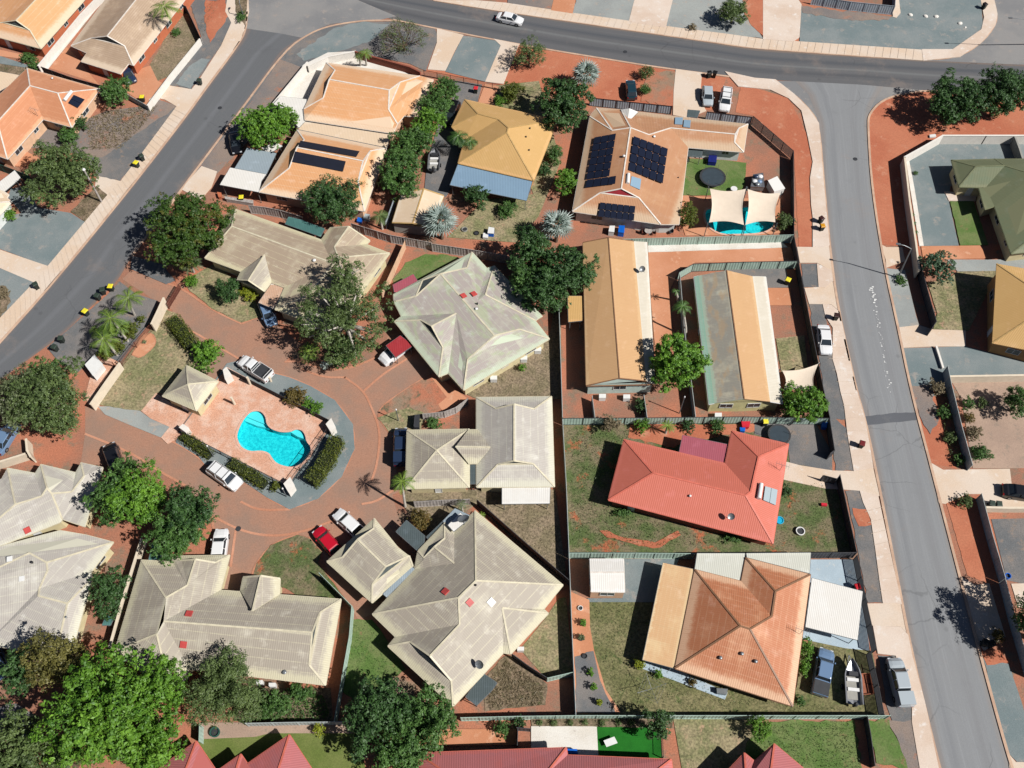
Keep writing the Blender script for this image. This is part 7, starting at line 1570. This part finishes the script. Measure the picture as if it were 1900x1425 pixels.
palm('low banana like plant at the foot of the gum tree', 573, 652, 24, 2.2, 'palm', 11, droop=.5, wd=.8); T('dark leafy shrub bed along the brick road below the gum tree', 640, 650, 30, 3, 'mid', name='garden_shrub', cat='shrub')
palm('white green spiky plant at the edge of the gum bed', 605, 676, 13, 1.0, 'silver', 12, droop=.3)
T('dark green tree left in the dense group west of the white sedan', 212, 928, 42, 7.5, 'mid', leaf=.36, dens=12); T('tallest dark green tree in the group by the T shaped roof', 262, 920, 50, 8.5, 'bright', leaf=.34, dens=12, trunk='pale_bark', branches=8)
T('dark green tree right end of the dense group near the white sedan', 356, 948, 44, 8, 'dark', leaf=.34, dens=12); T('lower dark green tree in the dense group above the teal roof', 322, 990, 44, 7, 'mid', leaf=.34, dens=12); T('small tree at the top of the dense group beside the black car', 232, 868, 24, 6, 'mid', leaf=.34)
hedge('clipped hedge piece at the west corner of the pool deck', [(338, 806), (362, 822), (388, 842)], 1.35, 1.1); hedge('long clipped hedge below the pool deck', [(428, 856), (458, 875), (490, 896)], 1.5, 1.2); shrub('small round hedge plant at the south tip of the pool deck', 511, 903, 11, 1.1, 'hedge')
hedge('tall clipped hedge east of the swimming pool', [(624, 808), (610, 840), (590, 870), (574, 888)], 1.7, 2.1)
shrub('round reddish bush on the gravel north of the pool', 549, 736, 20, 1.9, 'red'); shrub('small green bush on the gravel beyond the reddish bush', 571, 748, 11, 1.2, 'bright'); shrub('bright bush near the east pool pillar', 588, 757, 13, 1.5, 'bright')
shrub('reddish green bush above the teal pergola', 781, 965, 21, 2.6, 'red', leaf=.26); palm('slender palm in front of the pyramid garage', 746, 893, 28, 6.2, base=(752, 940)); shrub('low green bush enclosed by the grey timber fence', 806, 786, 17, 1.4, 'mid', ry=11); palm('young palm by the dark diagonal fence', 856, 935, 14, 2.4, 'grey', 9); palm('small green plant at the corner of the dark fence', 893, 955, 9, 1.4, 'palm', 8)
T('dark leaved tree over the lower peach roof corner', 618, 372, 54, 7, 'dark', ry=48, leaf=.3, dens=9, sparse=.12); T('bright round tree beside the white strip of the lower peach roof', 742, 320, 42, 6.5, 'mid', ry=46, leaf=.34, dens=11); palm('light green shrub palm beside the timber fence', 705, 400, 20, 3, 'olive', 14, wd=.7)
for lb, x, y, r_ in (('top', 825, 168, 25), ('second', 810, 197, 27), ('third', 793, 228, 29), ('fourth', 774, 262, 30), ('lowest', 752, 268, 26)):
    T(lb+' tree in the green row between peach and mustard roofs', x, y, r_, 5.2, 'mid' if lb != 'third' else 'bright', leaf=.32, group='row of trees between peach and mustard roofs', dens=11)
T('bushy dark shrub overlapping the blue grey patio roof', 886, 366, 24, 3.6, 'dark', leaf=.24); shrub('small round bush in the yard south of the mustard roof', 941, 389, 18, 2, 'mid')
fanpalm('silver fan palm above the peach and white shed', 816, 402, 39, 6.0); fanpalm('silver fan palm left of the tan solar roof', 1034, 410, 37, 5.6); fanpalm('silver fan palm on the red verge below the top road', 1088, 130, 33, 5.2)
T('large dense dark green tree north of the solar panelled roof', 1047, 194, 51, 7.5, 'dark', leaf=.38, dens=12); T('bright round tree beside the mustard roof corner', 1051, 336, 23, 4, 'bright', leaf=.28); shrub('loose green bush east of the mustard roof', 1029, 288, 17, 2.8, 'mid'); shrub('dark green bush low beside the mustard roof', 1011, 314, 13, 2, 'dark')
shrub('round olive bush near the dark picket fence', 950, 171, 22, 2.6, 'hedge'); shrub('small light bush left of the round olive bush', 927, 187, 12, 1.5, 'bright')
T('sparse olive tree over the verge below the top road', 982, 100, 30, 4.5, 'olive', leaf=.22, sparse=.3, dens=5, branches=14); bare_tree('big leafless tree beside the brown wall', 748, 72, 54, 5.0, n=12, leafy='olive'); bare_tree('small sparse tree above the teal hatchback', 1200, 131, 17, 3.2, n=6, leafy='olive'); bare_tree('small sparse shrub right of the teal hatchback', 1197, 163, 11, 2.4, n=5, leafy='mid', name='garden_shrub', cat='shrub')
T('big dark tree left lobe between estate and sand roof', 986, 470, 42, 8, 'dark', leaf=.36, dens=12); T('big dark tree right lobe touching the sand coloured roof', 1052, 506, 50, 8.5, 'dark', leaf=.36, dens=12); T('lower lobe dark tree beside the grey fence', 1010, 540, 42, 7.5, 'dark', leaf=.36, dens=12); T('leftmost dark tree lobe over the mint stained roof', 972, 520, 28, 6.5, 'mid', leaf=.36)
palm('palm over the white wall beside the bare tree', 678, 97, 17, 4.2, 'palm', 12, base=(680, 122)); palm('palm left of the other one beside the white wall', 666, 103, 14, 3.8, 'olive', 11, base=(669, 122)); palm('broad leaved plant at the west corner of the mustard roof', 850, 252, 22, 4.2, 'mid', 10, wd=.9, base=(853, 275)); palm('broad leaved plant lower beside the mustard roof', 872, 262, 16, 3.8, 'mid', 9, wd=.9, base=(870, 280))
T('conical green shrub at the corner of the shaded pool', 1277, 398, 17, 3.6, 'hedge', ry=24, leaf=.22, name='garden_shrub', cat='shrub'); shrub('loose bush behind the right sail', 1456, 412, 17, 2.2, 'olive'); T('olive tree on the gravel lot at the top edge', 1362, 20, 26, 4.2, 'olive', leaf=.26); shrub('small dry bush near the top footpath', 1285, 50, 8, 1, 'straw')
T('left dark tree of the pair beside the top right junction', 1778, 184, 52, 7.5, 'dark', ry=46, leaf=.36, dens=12); T('right dark tree of the pair beside the top right junction', 1862, 172, 54, 8, 'dark', ry=48, leaf=.36, dens=12)
T('glossy bright green tree between the two long roofs', 1257, 672, 50, 7, 'bright', leaf=.4, dens=11); palm('slender green palm between the two long roofs', 1266, 568, 21, 5.5, 'mid', 12, base=(1273, 625), droop=.9); palm('thin young palm above the slender palm', 1254, 540, 10, 3.0, 'mid', 7, base=(1258, 560))
T('bright yellowish tree below the pale pink sail', 1490, 747, 39, 4.6, 'bright', leaf=.32, dens=11); T('blue green tree left of the square lawn', 1742, 493, 31, 3.8, 'blue', leaf=.34, clump=.5); T('round tree at the right edge over the sandy yard', 1890, 745, 26, 4.2, 'mid', leaf=.3)
shrub('twiggy bush on the fence above the coral red yard', 1134, 785, 19, 3.2, 'straw', sparse=.3); shrub('round green bush left of the spiky plant', 1192, 790, 14, 1.8, 'bright'); palm('spiky green plant above the coral red roof', 1239, 790, 17, 2.0, 'palm', 16, droop=.5, wd=.25); shrub('dark bush right of the spiky plant', 1277, 790, 13, 1.5, 'dark'); shrub('green bush beside the ribbed shade near the red toys', 1332, 792, 15, 1.6, 'mid'); shrub('dark green patch bush under the mint end wall', 1189, 752, 11, 1.6, 'dark', ry=15)
T('dark feathery tree casting its shadow across the lower right road', 1962, 1158, 66, 8.5, 'dark', leaf=.3, zc=6); T('small dark tree at the right edge below the dark car', 1893, 1150, 14, 3.4, 'dark')
shrub('bright bush beside the blue dual cab ute upper', 1495, 1203, 15, 2.2, 'bright', ry=20); shrub('bright bush beside the blue dual cab ute lower', 1490, 1238, 13, 1.8, 'bright'); shrub('small bush at the corner of the rust brown roof', 1486, 1300, 10, 1, 'mid')
shrub('yellow green bush under the apricot verandah corner', 1187, 1232, 11, 1.4, 'yellow'); shrub('bush on the slab path south of the rust brown roof', 1223, 1252, 8, 1.1, 'bright'); shrub('pink flowering bush beside the slab path', 1286, 1268, 8, .9, 'red')
T('huge bright green tree filling the lower left corner', 200, 1315, 118, 11.5, 'bright', ry=98, leaf=.46, dens=11, clump=1.25, branches=10); T('lower right lobe bright tree below the huge lower left tree', 285, 1378, 58, 9, 'bright', leaf=.46, dens=11); T('right shoulder bright tree against the huge lower left tree', 305, 1270, 44, 9.5, 'bright', leaf=.46, dens=11); T('pine like tree with pale tips above the huge green tree', 105, 1225, 66, 9, 'rust', ry=40, leaf=.3, dens=8)
T('dark tree in the shade above the huge green tree', 35, 1245, 40, 7, 'dark'); T('grey green feathery tree right of the huge green tree', 415, 1285, 66, 8, 'olive', ry=62, leaf=.24, dens=10, up=.6); T('olive tree in the bottom left corner', 30, 1400, 62, 8, 'olive', leaf=.36, dens=11); T('small olive tree at the bottom edge below the huge tree', 118, 1412, 36, 6, 'olive', leaf=.34); T('twiggy dull tree between the corner tree and the huge tree', 90, 1368, 20, 5, 'straw', leaf=.2, sparse=.3)
T('dark feathery tree between the lower left cream roofs', 198, 1100, 32, 6.5, 'dark', ry=44, leaf=.28, dens=9)
T('bushy green shrub at the south wall of the T shaped house', 512, 1308, 30, 3.2, 'mid', leaf=.28, ry=22); T('green shrub mass near the mint fence corner', 560, 1285, 26, 2.8, 'mid', leaf=.28, ry=14); shrub('thin shrub below the T shaped house wall', 472, 1295, 20, 2.4, 'dark'); shrub('yellowish shrub beside the grey boundary fence', 592, 1353, 12, 1.4, 'yellow')
T('dark green tree left of the pair over the bottom fence', 700, 1330, 58, 7.5, 'dark', ry=62, leaf=.36, dens=12); T('green tree right of the pair over the bottom fence', 795, 1345, 58, 7, 'mid', ry=52, leaf=.34, dens=11); T('lower green tree in front of the bottom pair', 740, 1400, 50, 6.5, 'mid', leaf=.32)
T('sparse dark tree over the fence above the turf', 1220, 1345, 34, 5, 'dark', ry=26, leaf=.24, sparse=.25, dens=7); T('round bright bush at the bottom by the mint fence', 1410, 1350, 21, 3, 'bright', leaf=.26); shrub('green bushes on the terracotta strip by the bottom fence', 932, 1352, 16, 1.8, 'mid'); shrub('dark bushes at the corner behind the dark garden fence', 965, 1340, 12, 1.6, 'dark')
for lb, x, y, r_, h_, m_ in (('dry grey bush at the top of the weedy verge', 1737, 718, 15, 1.6, 'straw'), ('green weed bush in the middle of the weedy verge', 1752, 765, 13, 1.4, 'mid'), ('low green weed bush lower on the weedy verge', 1764, 812, 12, 1.2, 'olive'), ('green weeds at the bottom of the weedy verge', 1778, 852, 12, 1.0, 'mid'),
                            ('round cactus like bush at the top of the sandy yard', 1796, 748, 12, 1.2, 'mid'), ('dark bush beside the shadow in the sandy yard', 1824, 747, 10, 1.3, 'olive'), ('reddish bush in the middle of the sandy yard', 1799, 775, 11, 1.2, 'red'), ('twiggy dry bush below the reddish bush in the sandy yard', 1808, 803, 14, 1.4, 'straw'), ('leafy green bush at the bottom of the sandy yard', 1820, 842, 19, 1.8, 'mid'), ('green bush on the lower red verge by the wall', 1790, 930, 14, 1.4, 'olive'), ('weed clump at the foot of the right street lamp', 1672, 521, 12, .7, 'mid'), ('small tree in the brick house side yard by the palms', 1447, 28, 1, 1, 'mid')):
    if r_ > 2: shrub(lb, x, y, r_, h_, m_)
shrub('green verge bush on the footpath island at top left', 447, 30, 9, 1.0, 'mid', ry=14); shrub('small bush on the dry lawn beside the white garden wall', 327, 60, 9, 1, 'mid'); shrub('green bushes beside the orange brick house corner', 55, 108, 20, 1.4, 'mid', ry=7); shrub('bush at the end of the tall white wall', 64, 122, 12, 1.6, 'mid')
shrub('green bush right of the salmon roof under the white wall', 1464, 905, 10, 1.6, 'dark') if False else shrub('dark bush against the east eave of the coral red roof', 1459, 910, 12, 1.6, 'dark')
shrub('green tuft bed below the coral red roof', 1155, 950, 16, .9, 'mid', ry=8); shrub('green bush row at the south corner below the coral red roof', 1358, 998, 20, 1.0, 'mid', ry=8); shrub('light bush under the mint stained roof corner', 968, 682, 8, 1.2, 'bright'); shrub('rusty brown shrub beside the dark bins at right', 1850, 1180, 17, 1.0, 'red', ry=12); shrub('bare bush at the far left bottom lot', 2, 545, 14, 1, 'straw')
palm('small pale agave plant in the first brick flower bed', 268, 634, 5, .5, 'grey', 9, droop=.3); shrub('tiny bush beside the wall along the side yard brick strip', 1037+0, 640, 3, .5, 'mid') if False else None
# ground cover nobody could count
GS = ground_stuff
GS('dry_twigs', A00.l((600, 850), (750, 790), (1030, 750), (1120, 740), (1000, 900), (850, 1050), (640, 1060)), 2600, 'straw', (.3, .8), 'tangle of dry grey twigs on the brown verge at left')
GS('fallen_litter', F.l((180, 350), (200, 362), (158, 410), (131, 393)), 500, 'straw', (.2, .5), 'dry leaf litter under the big olive tree')
GS('weeds', F.l((1060, 792), (1180, 800), (1110, 930), (1340, 1010), (1060, 1018)), 3000, 'olive', (.12, .32), 'weedy grass growing over the coral house yard', h=.2, asp=.25)
GS('weeds', F.l((1370, 1425), (1420, 1345), (1585, 1338), (1600, 1425)), 1800, 'olive', (.12, .3), 'weedy grass of the lawn at the bottom right', h=.2, asp=.25)
GS('dry_twigs', F.l((905, 1265), (940, 1225), (1010, 1275), (1005, 1308), (905, 1315)), 1500, 'straw', (.2, .6), 'dry grey ground cover by the dark green shade roof')
GS('verge_weeds', F.l((1738, 720), (1758, 715), (1800, 862), (1760, 860)), 1200, 'olive', (.15, .45), 'weeds along the pale wall of the right verge', h=.3)
GS('garden_clutter', F.l((455, 1290), (600, 1290), (615, 1335), (460, 1338)), 1800, 'mid', (.15, .4), 'low green ground cover behind the T shaped house', h=.5, asp=.3)
GS('dry_twigs', A00.l((1480, 20), (1560, 0), (1420, 300), (1360, 400), (1240, 560)), 500, 'straw', (.15, .45), 'dry weeds along the outer face of the white garden wall')

# outdoor units, furniture and loose garden things
for x, y, lb in ((998, 648, 'rightmost white air conditioner at the mint stained house'), (972, 664, 'middle white air conditioner at the mint stained house'), (916, 701, 'leftmost white air conditioner at the mint stained house'), (481, 1266, 'white air conditioner at the south wall of the T shaped house'), (505, 1271, 'second white air conditioner at the south wall of the T shaped house'),
                 (1118, 735, 'left air conditioner below the mint end wall'), (1163, 736, 'right air conditioner below the mint end wall'), (1333, 770, 'air conditioner below the pale yellow end wall'), (966, 1204, 'air conditioner at the southeast eave of the large cream house')):
    box_thing('air_conditioner', lb, 'air conditioner', [(x-6, y-4), (x+6, y-4), (x+6, y+3), (x-6, y+3)], .85, 'white', 'white air conditioner units')
def chair(label, x, y, mat='white', rot=0, group='garden chairs'):
    p = W(x, y, .45); r_ = empty('garden_chair', (p.x, p.y, .02), R(rot), label, 'chair', group); m = MB(); m.box(-.26, -.26, .4, .26, .26, .45); m.build('seat', M[mat], r_); m = MB(); m.box(-.28, -.26, .45, -.23, .26, .9); m.build('backrest', M[mat], r_)
    for a in (-.23, .23):
        for b in (-.23, .23): m = MB(); m.tube((a, b, 0), (a, b, .4), .025); m.build('leg', M[mat], r_)
def table(label, x, y, r=.55, mat='timber'):
    p = W(x, y, .72); r_ = empty('garden_table', (p.x, p.y, .02), 0, label, 'table'); m = MB(); m.lathe((0, 0, .68), [(r, 0), (r, .05)], 20); m.build('table_top', M[mat], r_)
    for k in range(4): a = k*math.pi/2+.5; m = MB(); m.tube((r*.7*math.cos(a), r*.7*math.sin(a), 0), (r*.7*math.cos(a), r*.7*math.sin(a), .68), .03); m.build('leg', M[mat], r_)
table('round timber table on the terracotta patio south of the tan solar roof', 1203, 428); chair('chair left of the round timber table', 1194, 430, 'brownfence', 0); chair('chair right of the round timber table', 1213, 432, 'brownfence', 180)
table('dark table at the corner of the tan solar roof verandah', 1240, 420, .5, 'dark'); chair('white chair beside the dark verandah corner table', 1231, 416, 'white', 90); chair('dark chair below the dark verandah corner table', 1245, 430, 'dark', 200)
table('white table on the lawn behind the left shade sail', 1362, 350, .5, 'white')
box_thing('water_drum', 'blue topped drum in the bare yard left of the round dark tree', 'drum', [(907, 421), (917, 423), (916, 433), (905, 432)], .9, 'bluebright', None, 0, 'white'); box_thing('play_box', 'white tub beside the blue topped drum', 'tub', [(897, 432), (906, 434), (905, 441), (896, 440)], .5, 'white')
ringpit('old tyre lying in the bare yard beside the blue drum', 884, 432, .4, 'tyre', 'dark', .22, 'tyre', 'tyre'); ringpit('pale stone ring beside the small garden shrub near the shed', 862, 425, .45, 'w_grey', 'dark', .3, 'stone_ring', 'stone ring')
box_thing('crate', 'grey crate under the trees beside the lower peach roof', 'crate', [(676, 396), (686, 398), (684, 407), (674, 405)], .6, 's_grey'); box_thing('crate', 'blue crate next to the grey crate by the peach roof corner', 'crate', [(664, 403), (672, 405), (670, 412), (662, 410)], .5, 'bluebright')
box_thing('play_box', 'pink toy car on the lawn edge east of the coral roof', 'toy', A32.l((472, 885), (510, 888), (512, 905), (475, 903)), .35, 'pinkp'); box_thing('crate', 'small white crate lying near the driveway of the sage roofed house', 'crate', A30.l((1235, 950), (1275, 945), (1280, 962), (1238, 966)), .3, 'white')
box_thing('work_bench', 'long cluttered bench under the bright white carport', 'bench', b3.l((300, 985), (700, 1040), (700, 1085), (310, 1020)), .7, 'timber'); box_thing('crate', 'orange box at the left end of the cluttered carport bench', 'box', b3.l((180, 920), (240, 930), (240, 990), (200, 990)), .6, 'w_brick')
for x, y, lb in ((1705, 322, 'uppermost tuft on the white gravel strip'), (1691, 376, 'second tuft on the white gravel strip'), (1697, 398, 'third tuft on the white gravel strip'), (1701, 415, 'fourth tuft on the white gravel strip'), (1704, 432, 'lowest tuft on the white gravel strip')):
    shrub(lb+' inside the pale street wall', x-6, y, 4, .5, 'mid', leaf=.12)
for i, x in enumerate((1002, 1028, 1058, 1086, 1117, 1147, 1170)): shrub(('first', 'second', 'third', 'fourth', 'fifth', 'sixth', 'seventh')[i]+' dwarf shrub from the left in the garden strip above the white patio', x, 1341, 5, .6, 'olive', group='dwarf shrubs in the garden strip', leaf=.13)
for nm, x, y, lb in (('manhole_cover', 1587, 295, 'round manhole cover in the upper part of the right road'), ('manhole_cover', 414, 116, 'left manhole cover on the diagonal street'), ('manhole_cover', 408, 200, 'right manhole cover on the diagonal street'), ('manhole_cover', 442, 981, 'dark drain cover on the brick road above the white sedan'), ('manhole_cover', 1160, 96, 'manhole cover in the middle of the top road')):
    p = W(x, y, .05); m = MB(); m.lathe((0, 0, 0), [(.34, 0), (.34, .012), (.3, .014)], 18); o = m.build(nm, M['dark'], None, loc=(p.x, p.y, .045)); tag(o, lb, 'manhole cover', 'manhole covers')
patch('driveway', 'gravel_dark', [(0, 1312), (30, 1305), (62, 1325), (70, 1362), (20, 1375), (-40, 1350)], 1, amp=.1)
for pts, n, m_, lb in (([(1100, 1120), (1195, 1120), (1180, 1225), (1400, 1290), (1600, 1320), (1160, 1318), (1105, 1200)], 2600, 'olive', 'short dry grass tufts of the lawn around the rust roofed house'), ([(655, 1155), (690, 1155), (750, 1250), (830, 1320), (690, 1325), (636, 1280)], 1300, 'mid', 'grass tufts of the green lawn between two cream roofs'), ([(895, 915), (1028, 936), (1045, 1060), (1040, 1075), (900, 930)], 1200, 'straw', 'dead grass tufts by the dark diagonal fence'),
                       ([(300, 600), (365, 640), (385, 690), (345, 725), (262, 755), (190, 750), (262, 640)], 1500, 'olive', 'dry grass tufts on the lawn beside the pavilion'), ([(880, 720), (1018, 640), (1036, 600), (1038, 735), (890, 735)], 900, 'straw', 'dead grass tufts east of the mint stained roof'), ([(1725, 520), (1838, 505), (1795, 608), (1738, 608)], 900, 'olive', 'grass tufts of the square lawn at right'),
                       ([(1470, 910), (1530, 890), (1575, 1015), (1440, 1015)], 1200, 'olive', 'grass tufts on the lawn with the fire pit'), ([(560, 1000), (600, 1040), (620, 1100), (520, 1085), (480, 1060), (510, 1012)], 900, 'olive', 'grass tufts of the lawn circle')):
    GS('grass_tufts', F.l(*pts), n, m_, (.10, .28), lb, 'grass', .1, .2)
palm('fourth smaller feather palm hidden among the estate gate palms', 222, 605, 24, 3.6, base=(232, 622)); palm('bushy low palm by the road edge beside the estate gate palms', 178, 612, 18, 2.2, 'palm', 12); shrub('olive bush under the estate gate palms near the road', 195, 655, 14, 1.5, 'hedge'); shrub('dark bush under the estate gate palms in the middle', 205, 612, 13, 1.5, 'mid')
